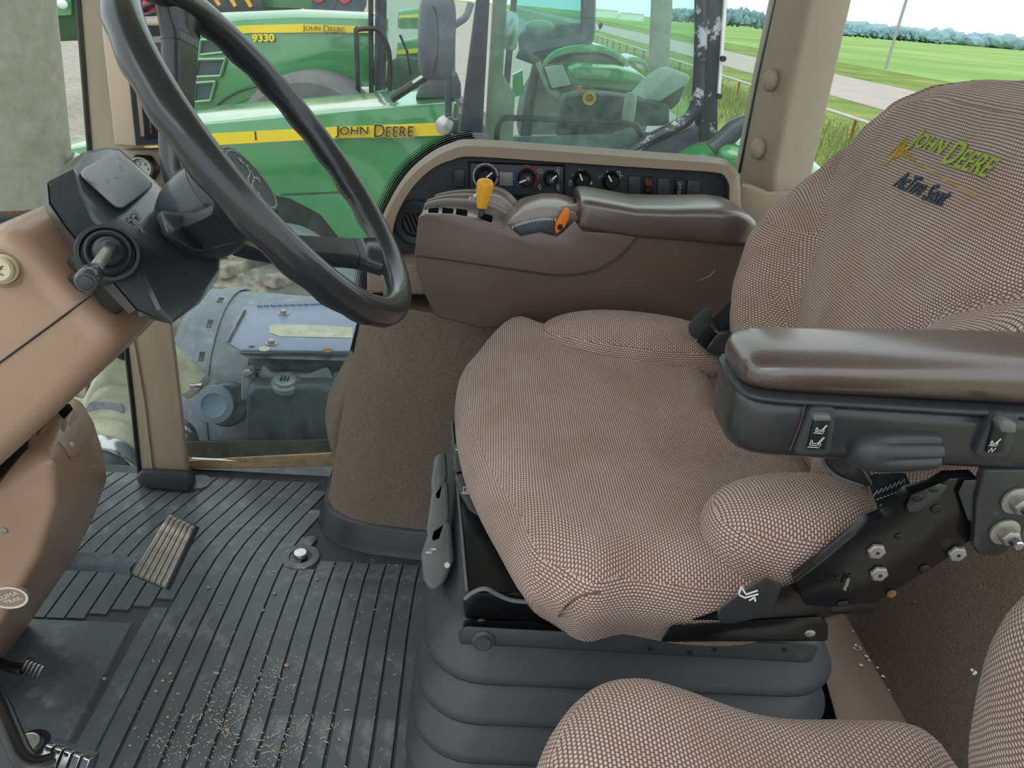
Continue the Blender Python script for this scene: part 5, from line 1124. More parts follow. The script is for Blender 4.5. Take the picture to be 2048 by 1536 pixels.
# gaiter and direction stalk
bq = V((-0.3422,0.665,0.7676)); k0 = V((-0.3127,0.57,0.7779))
bx = (V((-0.3222,0.6,0.7733)) - V((-0.3416,0.665,0.7657))).normalized()
bx = (bx + V((0.3, 0, 0.55))).normalized()
br = 0.0275
prof = [(br, -0.02), (br, 0.002), (br * 0.95, 0.006), (br * 0.84, 0.006), (br * 0.79, 0.000), (br * 0.75, 0.000), (br * 0.73, 0.009), (br * 0.66, 0.012), (br * 0.57, 0.011), (br * 0.53, 0.005), (br * 0.5, 0.005), (br * 0.47, 0.014), (br * 0.36, 0.018), (br * 0.26, 0.019), (br * 0.22, 0.028), (br * 0.12, 0.03)]
add('gaiter', lathe(prof, bq, bx, 44), 'black', T, smooth=70)
sb = bq + bx * 0.02
stk = add('stalk', tube([sb, sb.lerp(k0, 0.65)], [0.0046, 0.0052], 12), 'zinc', T)
sd = (k0 - sb).normalized()
add('stalk_knob', lathe([(0.005, -0.022), (0.0085, -0.016), (0.0088, -0.010), (0.0072, -0.008), (0.0092, -0.006), (0.0096, 0.003), (0.0075, 0.006), (0.0065, 0.0062)], k0, sd, 28), 'pod', stk)
add('stalk_button', lathe([(0.0058, 0.006), (0.0058, 0.0082), (0.0042, 0.009)], k0, sd, 20), 'lever_dark', stk)
add('seam', tube(spline([(-0.4025,0.7012,0.819),(-0.3908,0.6891,0.8056),(-0.3756,0.6787,0.7875),(-0.3612,0.6703,0.7703)], 4), 0.0007, 5), 'scratch', T)
add('seam', tube([(-0.3251,0.6586,0.7262),(-0.3133,0.667,0.7106),(-0.3013,0.6813,0.6941)], 0.0007, 5), 'scratch', T)
add('mount_block', hull([(-0.3853,0.67,0.7562),(-0.375,0.67,0.7627),(-0.327,0.67,0.7218),(-0.3476,0.67,0.7039),(-0.3586,0.67,0.7134)] + [(-0.46,0.8,0.7089),(-0.4478,0.8,0.7166),(-0.3904,0.8,0.6678),(-0.415,0.8,0.6464),(-0.4282,0.8,0.6578)]), 'knob', T, bevel=0.004)
add('turn_cup', lathe([(0.038, -0.135), (0.044, -0.122), (0.047, -0.11), (0.049, -0.095), (0.049, -0.08)], WC, WN, 48), 'pod', T, smooth=60)
add('hub_skirt', hull([(-0.2975,0.6816,0.8074),(-0.285,0.6746,0.7925),(-0.2754,0.8091,0.7671),(-0.2684,0.7983,0.7594),(-0.2652,0.7152,0.7636),(-0.2677,0.6821,0.77),(-0.283,0.6587,0.7915)] + [(-0.3247,0.7342,0.7897),(-0.3099,0.7227,0.7723),(-0.2959,0.8421,0.743),(-0.2898,0.8351,0.736),(-0.2888,0.7708,0.7412),(-0.2912,0.7383,0.7473),(-0.309,0.7081,0.7726)]), 'pod', T, bevel=0.005, seg=3)
add('wing_slot', ellipsoid((-0.2755,0.7626,0.7783), (0.0035, 0.012, 0.002), (dr, (du - dr * 0.4).normalized(), WN), 12, 8), 'sill', T)

# ================================================================ DASH NOSE AND PEDESTAL
T = thing('dash_console', 'tan steering console nose with cream push knob at the frame edge', 'console', (-0.7, 0.78, 0.3))
nr = [(-0.675,0.66,0.6731),(-0.4283,0.66,0.7888),(-0.3571,0.66,0.6954),(-0.3437,0.66,0.677),(-0.4273,0.66,0.5885),(-0.4904,0.66,0.5284),(-0.6067,0.66,0.4194),(-0.7756,0.66,0.3982)]
add('body', slabs(nr, [V(p) + V((0, 0.24, 0)) for p in nr]), 'dash', T, bevel=0.022, seg=4)
add('seam', tube([(-0.4963,0.6592,0.6254),(-0.4616,0.6592,0.6514),(-0.4057,0.6592,0.6939),(-0.3574,0.6592,0.7312)], 0.0011, 6), 'knob', T)
add('crease_pad', prism([(-0.3807,0.655,0.7452),(-0.37,0.655,0.7498),(-0.3577,0.655,0.7391),(-0.3647,0.655,0.7297),(-0.373,0.655,0.7341)], (0, 0.01, 0)), 'knob', T, bevel=0.003)
kq = V((-0.4357,0.658,0.7493))
kn = add('push_knob', lathe([(0.0135, 0.0), (0.0135, 0.006), (0.0115, 0.008), (0.0115, 0.018), (0.0095, 0.0205)], kq, (0.35, -0.9, 0.25), 26), 'cream', T)
add('knob_symbol', ribbon([[(-3, 3), (-1, 0), (2, 1)], [(-1, 0), (0, -3), (2, -4)], [(3, 3), (1, 2)]], kq + V((0.35, -0.9, 0.25)).normalized() * 0.0207 + V((0.001, 0, 0)), V((0.93, 0.36, 0)) * 0.0011, V((-0.1, 0.24, 0.96)) * 0.0011, 0.0009, 0.0005), 'knob', kn)
add('knob_recess', lathe([(0.018, 0.001), (0.015, 0.004)], kq, (0.35, -0.9, 0.25), 26, False), 'dash', T)
T = thing('pedal_pedestal', 'brown lower steering pedestal with screwed cover and round white badge', 'pedestal', (-0.62, 0.85, 0))
far = [(-0.5783,0.95,0.4517),(-0.5617,0.95,0.4463),(-0.5504,0.95,0.4103),(-0.5446,0.95,0.3472),(-0.5482,0.95,0.3079),(-0.5791,0.95,0.2376),(-0.6261,0.95,0.1491),(-0.7313,0.95,-0.0054),(-0.885,0.95,-0.2257),(-1.0999,0.95,-0.2377),(-0.8911,0.95,0.4222)]
ner = [(-0.5536,0.72,0.4294),(-0.4793,0.72,0.5075),(-0.4727,0.72,0.491),(-0.4828,0.72,0.434),(-0.5172,0.72,0.3564),(-0.5738,0.72,0.2628),(-0.6535,0.72,0.1408),(-0.8237,0.72,-0.1351),(-1.0001,0.72,-0.0307),(-0.9247,0.72,0.1715)]
pbody = add('body', hull(list(far) + list(ner)), 'dash', T, bevel=0.018, seg=3)
cv = [(-0.5643,0.86,0.4648),(-0.5391,0.86,0.4952),(-0.5173,0.86,0.5026),(-0.5077,0.86,0.4929),(-0.4996,0.86,0.4584),(-0.504,0.86,0.441),(-0.5278,0.86,0.4107),(-0.5422,0.86,0.4049),(-0.5518,0.86,0.4299),(-0.5806,0.86,0.4421)]
cpx = list(zip([(-0.2643,0.4,0.7481),(-0.2534,0.4,0.7609),(-0.2465,0.4,0.7655),(-0.2411,0.4,0.7659),(-0.2371,0.4,0.762),(-0.2335,0.4,0.7487),(-0.2355,0.4,0.7406),(-0.2452,0.4,0.7274),(-0.2513,0.4,0.7248),(-0.2553,0.4,0.7357),(-0.2688,0.4,0.7406)], [(-0.6277,0.95,0.4017),(-0.6017,0.95,0.432),(-0.5855,0.95,0.4431),(-0.5727,0.95,0.4439),(-0.5631,0.95,0.4347),(-0.5545,0.95,0.4033),(-0.5594,0.95,0.384),(-0.5824,0.95,0.3527),(-0.5967,0.95,0.3464),(-0.6063,0.95,0.3722),(-0.6385,0.95,0.3839)]))
sn_ = [snap(pbody, p, q) for p, q in cpx]
cnm = V((0.5, -0.8, 0.3)).normalized()
cvb = add('cover', hull([p - cnm * 0.006 for p, n_ in sn_ if n_.length > 0.5] + [p + cnm * 0.014 for p, n_ in sn_]), 'dash', T, bevel=0.003, seg=3)
cvc = snap(cvb, (-0.2486,0.4,0.7577), (-0.5905,0.95,0.4245))[0]; cup_ = V((0, 0, 1)); crt = cup_.cross(-cnm).normalized() * -1
def on_cover(t): 
    return [snap(cvb, p, q)[0] for p, q in t]
lr = on_cover(zip([(-0.253,0.4,0.7567),(-0.2475,0.4,0.7633),(-0.2447,0.4,0.7628),(-0.2435,0.4,0.7594),(-0.2503,0.4,0.7519)], [(-0.6009,0.95,0.4221),(-0.5879,0.95,0.4379),(-0.5811,0.95,0.4368),(-0.5784,0.95,0.4286),(-0.5946,0.95,0.4108)]))
add('latch_recess', hull([p + cnm * 0.0025 for p in lr] + [p - cnm * 0.004 for p in lr]), 'void', cvb)
lr = on_cover(zip([(-0.2549,0.4,0.753),(-0.2522,0.4,0.7546),(-0.2506,0.4,0.7505),(-0.2432,0.4,0.758),(-0.2422,0.4,0.7539),(-0.2522,0.4,0.7424),(-0.257,0.4,0.7486)], [(-0.6054,0.95,0.4134),(-0.599,0.95,0.4172),(-0.5952,0.95,0.4073),(-0.5776,0.95,0.4253),(-0.5752,0.95,0.4154),(-0.5989,0.95,0.3883),(-0.6103,0.95,0.4029)]))
add('latch_tongue', hull([p + cnm * 0.0018 for p in lr] + [p - cnm * 0.004 for p in lr]), 'panel_tan', cvb)
add('screw', lathe([(0.0042, 0), (0.0042, 0.002), (0.002, 0.0026)], snap(cvb, (-0.2497,0.4,0.7331), (-0.593,0.95,0.3661))[0], cnm, 14), 'zinc', cvb)
add('screw', lathe([(0.0042, 0), (0.0042, 0.002), (0.002, 0.0026)], *snap(pbody, (-0.3062,0.4,0.6626), (-0.6889,0.9,0.2408)), 14), 'zinc', T)
gp = [snap(pbody, p, q)[0] for p, q in zip([(-0.3064,0.4,0.7143),(-0.2933,0.4,0.7309),(-0.2797,0.4,0.7377),(-0.2739,0.4,0.7366),(-0.2761,0.4,0.7291),(-0.3003,0.4,0.7009),(-0.312,0.4,0.6907)], [(-0.7277,0.95,0.3216),(-0.6967,0.95,0.3609),(-0.6644,0.95,0.377),(-0.6505,0.95,0.3744),(-0.6558,0.95,0.3566),(-0.7131,0.95,0.2897),(-0.7411,0.95,0.2654)])]
gn = V((0.3, -0.7, 0.6)).normalized()
add('gap_shade_patch', hull([p + gn * 0.010 for p in gp] + [p - gn * 0.006 for p in gp]), 'knob', T)  # black patch laid on the pedestal, painting the shade of an open gap
bn = V((0.62, -0.74, 0.25)).normalized(); bu = (V((0, 0, 1)) - bn * bn.z).normalized(); br_ = bu.cross(bn).normalized()
bc, bn = snap(pbody, (-0.3159,0.4,0.6033), (-0.7108,0.9,0.1074))
bu = (V((0, 0, 1)) - bn * bn.z).normalized(); br_ = bu.cross(bn).normalized()
bc = bc + bn * 0.001
bdg = add('badge', disc(bc - bn * 0.004, bn, 0.0205, 0.005, 32), 'dash', T)
add('badge_ring', lathe([(0.0205, 0.001), (0.0205, 0.0018), (0.0178, 0.0018), (0.0178, 0.001)], bc, bn, 40, False), 'white', bdg)
bt_ = (br_ + bu * 0.35).normalized(); bt2 = bn.cross(bt_).normalized()
add('badge_text', text_vf([('CLIMA', 1)], bc + bn * 0.0012 - bt_ * 0.0135 + bt2 * 0.001, bt_, bt2, 0.027, 0.0068, 0.0004), 'white', bdg, label='white lettering CLIMA')
add('badge_text', text_vf([('TRAK', 1)], bc + bn * 0.0012 - bt_ * 0.0095 - bt2 * 0.009, bt_, bt2, 0.021, 0.0068, 0.0004), 'white', bdg, label='white lettering TRAK')

# ================================================================ PEDALS
def pedal_pad(c, t, name, n, th, ribh, rmat='zinc'):
    """c: four corners (top left, top right, bottom right, bottom left)"""
    c = [V(p) for p in c]
    nn = (c[1] - c[0]).cross(c[3] - c[0]).normalized()
    if nn.dot(V((0, 0, 1)) - c[0] * 0) < 0: nn = -nn
    if nn.dot(V((0, 0, 1.0)) - c[0]) < 0: nn = -nn
    o = add(name, slabs(c, [p - nn * th for p in c]), 'tankdark', t, bevel=0.003)
    for i in range(n):
        a, b = (i + 0.1) / n, (i + 0.9) / n
        top = [c[0].lerp(c[1], a), c[0].lerp(c[1], b), c[3].lerp(c[2], b), c[3].lerp(c[2], a)]
        m = sum(top, V((0, 0, 0))) / 4
        add('tread_rib', slabs([p + (m - p) * 0.04 for p in top], [p + (m - p) * 0.12 + nn * ribh for p in top]), rmat, o, bevel=0.0006, seg=1)
    return o
T = thing('brake_pedal', 'worn ribbed pedal pad on a black arm, largest and farthest pedal', 'pedal', (-0.52, 0.98, 0.02))
pedal_pad([(-0.5063,1.0371,0.18), (-0.4542,1.0123,0.175), (-0.4883,0.9427,0.095), (-0.5526,0.9663,0.1)], T, 'pad', 6, 0.014, 0.004, 'wornpad')
add('arm', loft([[V(p) for p in (a, b, c, d)] for a, b, c, d in zip([(-0.704,0.9645,0.16),(-0.624,0.9532,0.16),(-0.5551,0.951,0.16),(-0.5222,0.9388,0.16)], [(-0.6999,0.9491,0.14),(-0.6329,0.9443,0.14),(-0.5606,0.9471,0.14),(-0.5367,0.9416,0.14)], [(-0.706,0.9524,0.12),(-0.6456,0.9495,0.12),(-0.573,0.9497,0.12),(-0.5417,0.9424,0.12)], [(-0.7211,0.9841,0.13),(-0.6447,0.9772,0.13),(-0.5748,0.9774,0.13),(-0.5402,0.965,0.13)])]), 'tank', T, bevel=0.002)  # whole black arm coloured pale grey for the light on its top
T = thing('throttle_pedal', 'small shiny ribbed pedal at the left edge of the mat, upper of the two', 'pedal', (-0.62, 0.84, 0.0))
pedal_pad([(-0.6359,0.8009,0.085), (-0.6026,0.7896,0.085), (-0.6221,0.791,0.05), (-0.6568,0.804,0.05)], T, 'pad', 5, 0.006, 0.003, 'chrome')
add('arm', tube([(-0.723,0.8249,0.06),(-0.667,0.804,0.06),(-0.6478,0.8022,0.06)], 0.008, 8), 'paintblack', T)
T = thing('clutch_pedal', 'shiny ribbed pedal on a bent black arm at the lower left corner', 'pedal', (-0.5, 0.62, 0.0))
pedal_pad([(-0.4844,0.6059,0.17), (-0.4214,0.587,0.17), (-0.4386,0.5775,0.12), (-0.5053,0.5906,0.12)], T, 'pad', 5, 0.01, 0.006, 'chrome')
add('arm', tube(spline([(-0.641,0.7114,0.17),(-0.5773,0.6591,0.17),(-0.5304,0.6109,0.17),(-0.5037,0.5839,0.17),(-0.483,0.5731,0.17),(-0.4641,0.5802,0.17)], 5), [0.012] * 26, 10, flat=0.5), 'paintblack', T)
T = thing('floor_bolt', 'round stamped metal bolt head beside the lower left pedal', 'bolt', (-0.6066,0.7193,0))
add('head', lathe([(0.0165, 0.0), (0.0165, 0.006), (0.0145, 0.0075), (0.0135, 0.0065), (0.0105, 0.0065), (0.01, 0.0075), (0.003, 0.0075)], (-0.6089,0.7209,0), (0, 0, 1), 32), 'zinc', T)
add('recess', lathe([(0.025, 0.0006), (0.017, 0.0004)], (-0.6052,0.7218,0), (0, 0, 1), 28, False), 'knob', T)

# ================================================================ CORNER POST MONITOR
T = thing('monitor', 'tan cased instrument monitor with dark screen on the corner post', 'monitor', (-0.53, 1.25, 0.72))
L_ = [(-0.5686,1.2,0.9281),(-0.5773,1.2,0.7575)]; Lb = [(-0.5332,1.19,0.9324),(-0.5409,1.19,0.7597)]; Rb = [(-0.475,1.25,0.9356),(-0.4908,1.25,0.758)]; Rk = [(-0.5078,1.34,0.9427),(-0.5261,1.34,0.7406)]; Lk = [(-0.6318,1.34,0.9287),(-0.6354,1.34,0.7341)]
add('housing', hull([L_[0], L_[1], Lb[0], Lb[1], Rb[0], Rb[1], Rk[0], Rk[1], Lk[0], Lk[1]]), 'monitor_tan', T, bevel=0.004)
def onface(u, v, off):
    a = V(Lb[0]).lerp(V(Rb[0]), u); b = V(Lb[1]).lerp(V(Rb[1]), u)
    n_ = (V(Rb[0]) - V(Lb[0])).cross(V(Lb[1]) - V(Lb[0])).normalized()
    if n_.y > 0: n_ = -n_
    return a.lerp(b, v) + n_ * off
def fq(u0, v0, u1, v1, off): return [onface(u0, v0, off), onface(u1, v0, off), onface(u1, v1, off), onface(u0, v1, off)]
bz = add('bezel', slabs(fq(0.01, 0.02, 0.98, 0.985, 0.0005), fq(0.0, 0.012, 0.99, 0.99, -0.003)), 'fascia', T)
add('screen', slabs(fq(0.2, 0.16, 0.86, 0.93, 0.0012), fq(0.18, 0.15, 0.88, 0.94, 0.0004)), 'screen', bz)
add('gauge_mark', slabs(fq(0.3, 0.76, 0.33, 0.85, 0.0018), fq(0.3, 0.76, 0.33, 0.85, 0.0012)), 'green', bz)
add('gauge_mark', slabs(fq(0.3, 0.86, 0.33, 0.89, 0.0018), fq(0.3, 0.86, 0.33, 0.89, 0.0012)), 'redsteel', bz)
add('warning_lamp', slabs(fq(0.24, 0.06, 0.32, 0.10, 0.001), fq(0.24, 0.06, 0.32, 0.10, 0.0004)), 'redsteel', bz)
T = thing('display_box', 'small black box with yellow edging on top of the monitor', 'box', (-0.5615,1.3,0.9432))
add('case', slabs([(-0.5478,1.27,1.0071),(-0.536,1.27,1.008),(-0.5436,1.27,0.9476),(-0.5528,1.27,0.9456)], [(-0.5737,1.33,1.0074),(-0.5614,1.33,1.0084),(-0.5693,1.33,0.9452),(-0.5789,1.33,0.943)]), 'knob', T, bevel=0.002)
add('edging', slabs([(-0.5515,1.266,0.9477),(-0.5408,1.266,0.9499),(-0.5414,1.266,0.9458),(-0.5514,1.266,0.9437)], [(-0.5794,1.33,0.9451),(-0.5682,1.33,0.9474),(-0.5688,1.33,0.9431),(-0.5793,1.33,0.9408)]), 'paper', T)

# ================================================================ DRIVER SEAT
T = SEAT = thing('driver_seat', 'brown woven suspension driver seat with embroidered backrest and left armrest', 'seat', (0.2, 0.76, 0.0))
yc = 0.757
fr = [(0.338,0.8316,0.585),(0.3373,0.9144,0.585),(0.3265,0.9839,0.585),(0.3084,1.0352,0.585),(0.2549,1.046,0.585),(0.1705,1.0496,0.585),(0.0934,1.0442,0.585)] + [(0.0419,1.0641,0.565),(-0.0026,0.9878,0.565)] + [(-0.0224,0.9383,0.54),(-0.0219,0.8425,0.54),(-0.01,0.7453,0.54),(0.0103,0.6603,0.54),(0.0318,0.5891,0.54),(0.0546,0.5185,0.54)] + [(0.0807,0.4929,0.515),(0.1102,0.4728,0.515)] + [(0.1492,0.4824,0.5)]
ol = [(p[0], p[1]) for p in fr] + [(0.21, 0.474), (0.27, 0.478), (0.32, 0.50), (0.365, 0.55), (0.40, 0.62), (0.41, 0.74), (0.40, 0.84)]
ol = [(p.x, p.y) for p in cspline([V((x, y, 0)) for x, y in ol], 4)]
def hseat(x, y):
    u = (y - yc) / 0.27
    h = -0.004 + 0.016 * min(1.3, abs(u)) ** 2.5
    h -= 0.012 * math.exp(-((x - 0.3) / 0.12) ** 2 - (u / 0.5) ** 2)
    h -= 0.02 * max(0, 0.06 - x) / 0.09
    h += 0.0015 * math.sin(x * 70 + y * 25) * max(0, 0.2 - x) * 5
    return h
cush = add('seat_cushion', cushion(ol, 0.58, 0.475, 0.055, hseat, 18), 'fabric', T, smooth=80)
bc = V((0.2984,0.535,0.5926))
add('side_bolster', ellipsoid(bc, (0.083, 0.058, 0.047), (V((0.97, -0.06, 0.16)).normalized(), V((0.06, 1, 0)).normalized(), V((-0.16, 0, 0.97)).normalized()), 36, 24, 0.85), 'fabric', T, smooth=80)
bc = V((0.2257,0.985,0.5694))
add('side_bolster', ellipsoid(bc + V((0.008, -0.004, 0.003)), (0.145, 0.068, 0.044), (V((1, -0.12, 0)).normalized(), V((0.12, 1, 0)).normalized(), V((0, 0, 1))), 36, 24, 0.9), 'fabric', T, smooth=80)
sm = [snap(cush, p, q)[0] for p, q in zip([(0.0519,0.3,0.6994),(0.0539,0.3,0.7062),(0.0576,0.3,0.7144),(0.0619,0.3,0.7197),(0.0675,0.3,0.7228),(0.074,0.3,0.7247)], [(0.1383,0.8,0.1985),(0.1437,0.8,0.2165),(0.1537,0.8,0.2384),(0.1651,0.8,0.2524),(0.1799,0.8,0.2609),(0.1973,0.8,0.2657)])]
add('corner_seam', tube(spline(sm, 4), 0.0012, 6), 'scratch', cush)
# backrest surface x(y, z)
def lerpt(tab, z):
    if z <= tab[0][0]: return tab[0][1]
    for (a, b), (c, d) in zip(tab, tab[1:]):
        if z <= c:
            t_ = (z - a) / (c - a); t_ = t_ * t_ * (3 - 2 * t_) * 0.4 + t_ * 0.6
            return b + (d - b) * t_
    return tab[-1][1]
HW = [(0.55, 0.17), (0.60, 0.19), (0.653, 0.212), (0.683, 0.232), (0.741, 0.253), (0.775, 0.260), (0.807, 0.262), (0.844, 0.256), (0.887, 0.237), (0.925, 0.204), (0.953, 0.155), (0.966, 0.105), (0.974, 0.0)]
XE = [(0.55, 0.37), (0.653, 0.352), (0.683, 0.354), (0.741, 0.366), (0.775, 0.384), (0.807, 0.412), (0.844, 0.442), (0.887, 0.462), (0.925, 0.475), (0.953, 0.484), (0.974, 0.50)]
XC = [(0.55, 0.39), (0.65, 0.388), (0.70, 0.394), (0.75, 0.405), (0.80, 0.420), (0.85, 0.438), (0.90, 0.456), (0.95, 0.478), (0.975, 0.492)]
US = [(0.55, 0.42), (0.70, 0.44), (0.77, 0.50), (0.845, 0.86), (0.88, 1.0), (0.98, 1.0)]
def sst(a, b, x):
    t_ = max(0, min(1, (x - a) / (b - a))); return t_ * t_ * (3 - 2 * t_)
def backx(y, z):
    hw = max(lerpt(HW, z), 0.02); u = min(1, abs(y - yc) / hw); us = lerpt(US, z)
    c = lerpt(XC, z); e = lerpt(XE, z) - 0.022
    k = sst(us - 0.06, min(1.0, us + 0.34), u)
    x = c + (e - c) * k
    x += 0.010 * math.exp(-((u - us) / 0.05) ** 2) * (1 - sst(0.84, 0.9, z))   # seam valley
    x += 0.045 * (1 - math.sqrt(max(0, 1 - u ** 5)))
    x += 0.022 * sst(0.925, 0.976, z) ** 2
    return x
rings = []
nz, nu = 60, 48
zs = [0.55 + (0.974 - 0.55) * (1 - (1 - i / nz) ** 1.7) for i in range(nz + 1)]
for z in zs:
    hw = max(lerpt(HW, z), 0.004); ring = []
    for j in range(nu + 1):
        u = -1 + 2 * j / nu; u = math.copysign(1 - (1 - abs(u)) ** 1.35, u)
        ring.append(V((backx(yc + hw * u, z), yc + hw * u, z)))
    xb = lerpt(XC, z) + 0.10 - 0.03 * sst(0.93, 0.975, z)
    for j in range(7):
        u = 1 - 2 * j / 6
        ring.append(V((xb + 0.012 * (1 - u * u), yc + hw * 0.985 * u, z)))
    rings.append(ring)
bk = add('backrest', loft(rings), 'fabric', T, smooth=70)
def onback(vf, off=0.0012, thick=0.0015):
    """wrap flat lettering laid in (y, z) onto the backrest face; x of the input is the height above the cloth"""
    vs, fs = vf
    return [V((backx(p[1], p[2]) - off - p[0] * thick, p[1], p[2])) for p in vs], fs
def emb(name, segs, p0, p1, hgt, mat, lab, shear=0.12, off=0.0):
    a, b = V(p0), V(p1); w = (V((0, b.y, b.z)) - V((0, a.y, a.z))).length
    vs, fs = text_vf(segs, V((0, 0, 0)), V((1, 0, 0)), V((0, 1, 0)), w, hgt, 1.0, shear, off)
    d = V((0, b.y - a.y, b.z - a.z)).normalized(); upv = V((0, 0, 1))
    out = [V((v.z, a.y + d.y * v.x, a.z + d.z * v.x + v.y)) for v in vs]
    add(name, onback((out, fs)), mat, bk, label=lab)
FB = 0.17
for sg, f0, f1, wd in JW:
    emb('embroidery', sg, (0, 0.825 - 0.147 * f0, 0.893), (0, 0.825 - 0.147 * f1, 0.893), 0.0225, 'embroid_green', 'lime green embroidered ' + wd, 0.25, 0.01)
for wd, f0, f1 in (('AcTive', 0.0, 0.56), ('Seat', 0.63, 1.0)):
    emb('embroidery', [(wd, 1)], (0, 0.802 - 0.095 * f0, 0.857), (0, 0.802 - 0.095 * f1, 0.859), 0.017, 'embroid_blue', 'navy embroidered ' + wd, 0.3, 0.012)
wave_ = [(0.852, 0.882), (0.838, 0.905), (0.843, 0.872), (0.832, 0.901), (0.834, 0.880), (0.828, 0.896), (0.828, 0.884), (0.822, 0.893), (0.818, 0.886), (0.812, 0.890), (0.808, 0.884), (0.802, 0.888), (0.796, 0.884), (0.78, 0.884), (0.74, 0.881), (0.70, 0.878), (0.665, 0.877)]
pth = []
for (y0, z0), (y1, z1) in zip(wave_, wave_[1:]):
    for i in range(4):
        y, z = y0 + (y1 - y0) * i / 4, z0 + (z1 - z0) * i / 4
        pth.append(V((backx(y, z) - 0.001, y, z)))
add('embroidery', tube(pth, [0.0007 if i < 30 else 0.0005 for i in range(len(pth))], 5), 'embroid_yellow', bk, label='yellow embroidered zigzag line')

# seat frame, slide rails and bellows
add('seat_pan', hull([(-0.0283,0.9058,0.468),(0.0058,0.5713,0.468),(0.2111,0.5797,0.468),(0.2851,0.942,0.468)] + [(-0.0289,0.9263,0.456),(0.0059,0.5842,0.456),(0.2158,0.5928,0.456),(0.2915,0.9632,0.456)]), 'paintblack', T, bevel=0.002)
add('pan_lip', tube([(-0.0278,0.9081,0.47),(0.0058,0.5692,0.47)], 0.0016, 6), 'lever', T)
add('front_bracket', hull([(0.0018,0.535,0.4985),(0.0662,0.535,0.5049),(0.1032,0.535,0.4646),(0.0042,0.535,0.4679)] + [(0.002,0.6,0.4376),(0.0742,0.6,0.4448),(0.1158,0.6,0.3996),(0.0047,0.6,0.4032)]), 'paintblack', T, bevel=0.004)
add('bracket_wire', tube(spline([(0.0039,0.53,0.4971),(0.012,0.53,0.5063),(0.023,0.53,0.5107),(0.0367,0.53,0.5028),(0.0514,0.53,0.4974),(0.0801,0.53,0.4967)], 4), 0.0022, 6), 'lever', T)
rl = add('slide_rail', hull([(0.0033,0.525,0.4752),(0.0672,0.525,0.4778),(0.1362,0.525,0.4675),(0.0041,0.525,0.4571)] + [(0.0038,0.6,0.4003),(0.0769,0.6,0.4032),(0.1557,0.6,0.3915),(0.0047,0.6,0.3795)]), 'paintblack', T, bevel=0.003)
add('rail_hole', disc((0.0084,0.5245,0.4696), NR, 0.004, 0.001, 14), 'knob', rl)
add('rail_rivet', ellipsoid((0.0215,0.525,0.4744), (0.005, 0.003, 0.004), X3, 12, 8), 'paintblack', rl)
rl = add('outer_rail', hull([(0.1814,0.47,0.5351),(0.3091,0.47,0.5532),(0.318,0.47,0.5468),(0.3242,0.47,0.5246),(0.1761,0.47,0.5146)] + [(0.1929,0.5,0.5054),(0.3289,0.5,0.5247),(0.3383,0.5,0.5179),(0.3449,0.5,0.4942),(0.1873,0.5,0.4836)]), 'paintblack', T, bevel=0.003)
add('rail_slot', ellipsoid((0.3055,0.4695,0.533), (0.005, 0.002, 0.004), X3, 12, 8), 'zinc', rl)
add('upper_bar', hull([(0.2699,0.48,0.5567),(0.2917,0.48,0.5667),(0.362,0.48,0.5577),(0.3638,0.48,0.549),(0.2728,0.48,0.5447)] + [(0.2811,0.5,0.5382),(0.3039,0.5,0.5486),(0.3771,0.5,0.5392),(0.379,0.5,0.5302),(0.2842,0.5,0.5257)]), 'paintblack', T, bevel=0.002)
add('flange', hull([(-0.0008,0.5,0.4864),(0.0053,0.5,0.493),(0.3387,0.5,0.4887),(0.3364,0.5,0.465),(0.0009,0.5,0.4701)] + [(-0.0009,0.56,0.4247),(0.0059,0.56,0.4321),(0.3794,0.56,0.4274),(0.3768,0.56,0.4008),(0.001,0.56,0.4065)]), 'rubber', T, bevel=0.004)
def rrect(x0, x1, y0, y1, r, z, n=7):
    out = []
    for cx2, cy2, a0 in ((x1 - r, y1 - r, 0), (x0 + r, y1 - r, 90), (x0 + r, y0 + r, 180), (x1 - r, y0 + r, 270)):
        for i in range(n + 1):
            a = math.radians(a0 + 90 * i / n)
            out.append(V((cx2 + r * math.cos(a), cy2 + r * math.sin(a), z)))
    return out
def bellow(x0, x1, y0, y1, g, z, r=0.055): return rrect(x0 - g, x1 + g, y0 - g, y1 + g, r + g * 0.5, z)
rings = []
zt_ = 0.447; fold = 0.052
bx0, bx1, by0, by1 = -0.018, 0.385, 0.535, 0.98
rings.append(bellow(bx0, bx1, by0, by1, -0.02, zt_)); rings.append(bellow(bx0, bx1, by0, by1, -0.005, zt_ - 0.008))
z = zt_ - 0.008
for k in range(8):
    fl_ = fold
    drop = 0.010 * 0
    out = 0.018 + 0.006 * min(k, 3)
    inn = -0.004 + 0.006 * min(k, 3)
    for tt, gg in ((0.25, 0.35), (0.45, 0.62), (0.62, 0.86), (0.74, 1.0), (0.82, 0.95), (0.88, 0.55), (0.94, 0.1), (1.0, 0.0)):
        rings.append(bellow(bx0, bx1, by0, by1, inn + (out - inn) * gg, z - fl_ * tt))
    z -= fl_
rings.append(bellow(bx0, bx1, by0, by1, 0.01, 0.004)); 
add('bellows', loft(rings), 'rubber', T, smooth=60)
add('rivet', lathe([(0.0105, 0), (0.0105, 0.002), (0.0075, 0.0035), (0.007, 0.006)], (0.0227,0.499,0.4775), (0, -1, 0.2), 18), 'rubber', T)
for q in ((0.1791,0.499,0.4752), (0.2177,0.499,0.4723), (0.2405,0.499,0.4775), (0.3068,0.499,0.4808)):
    add('flange_hole', disc(q, NR, 0.0022, 0.0006, 10), 'knob', T)
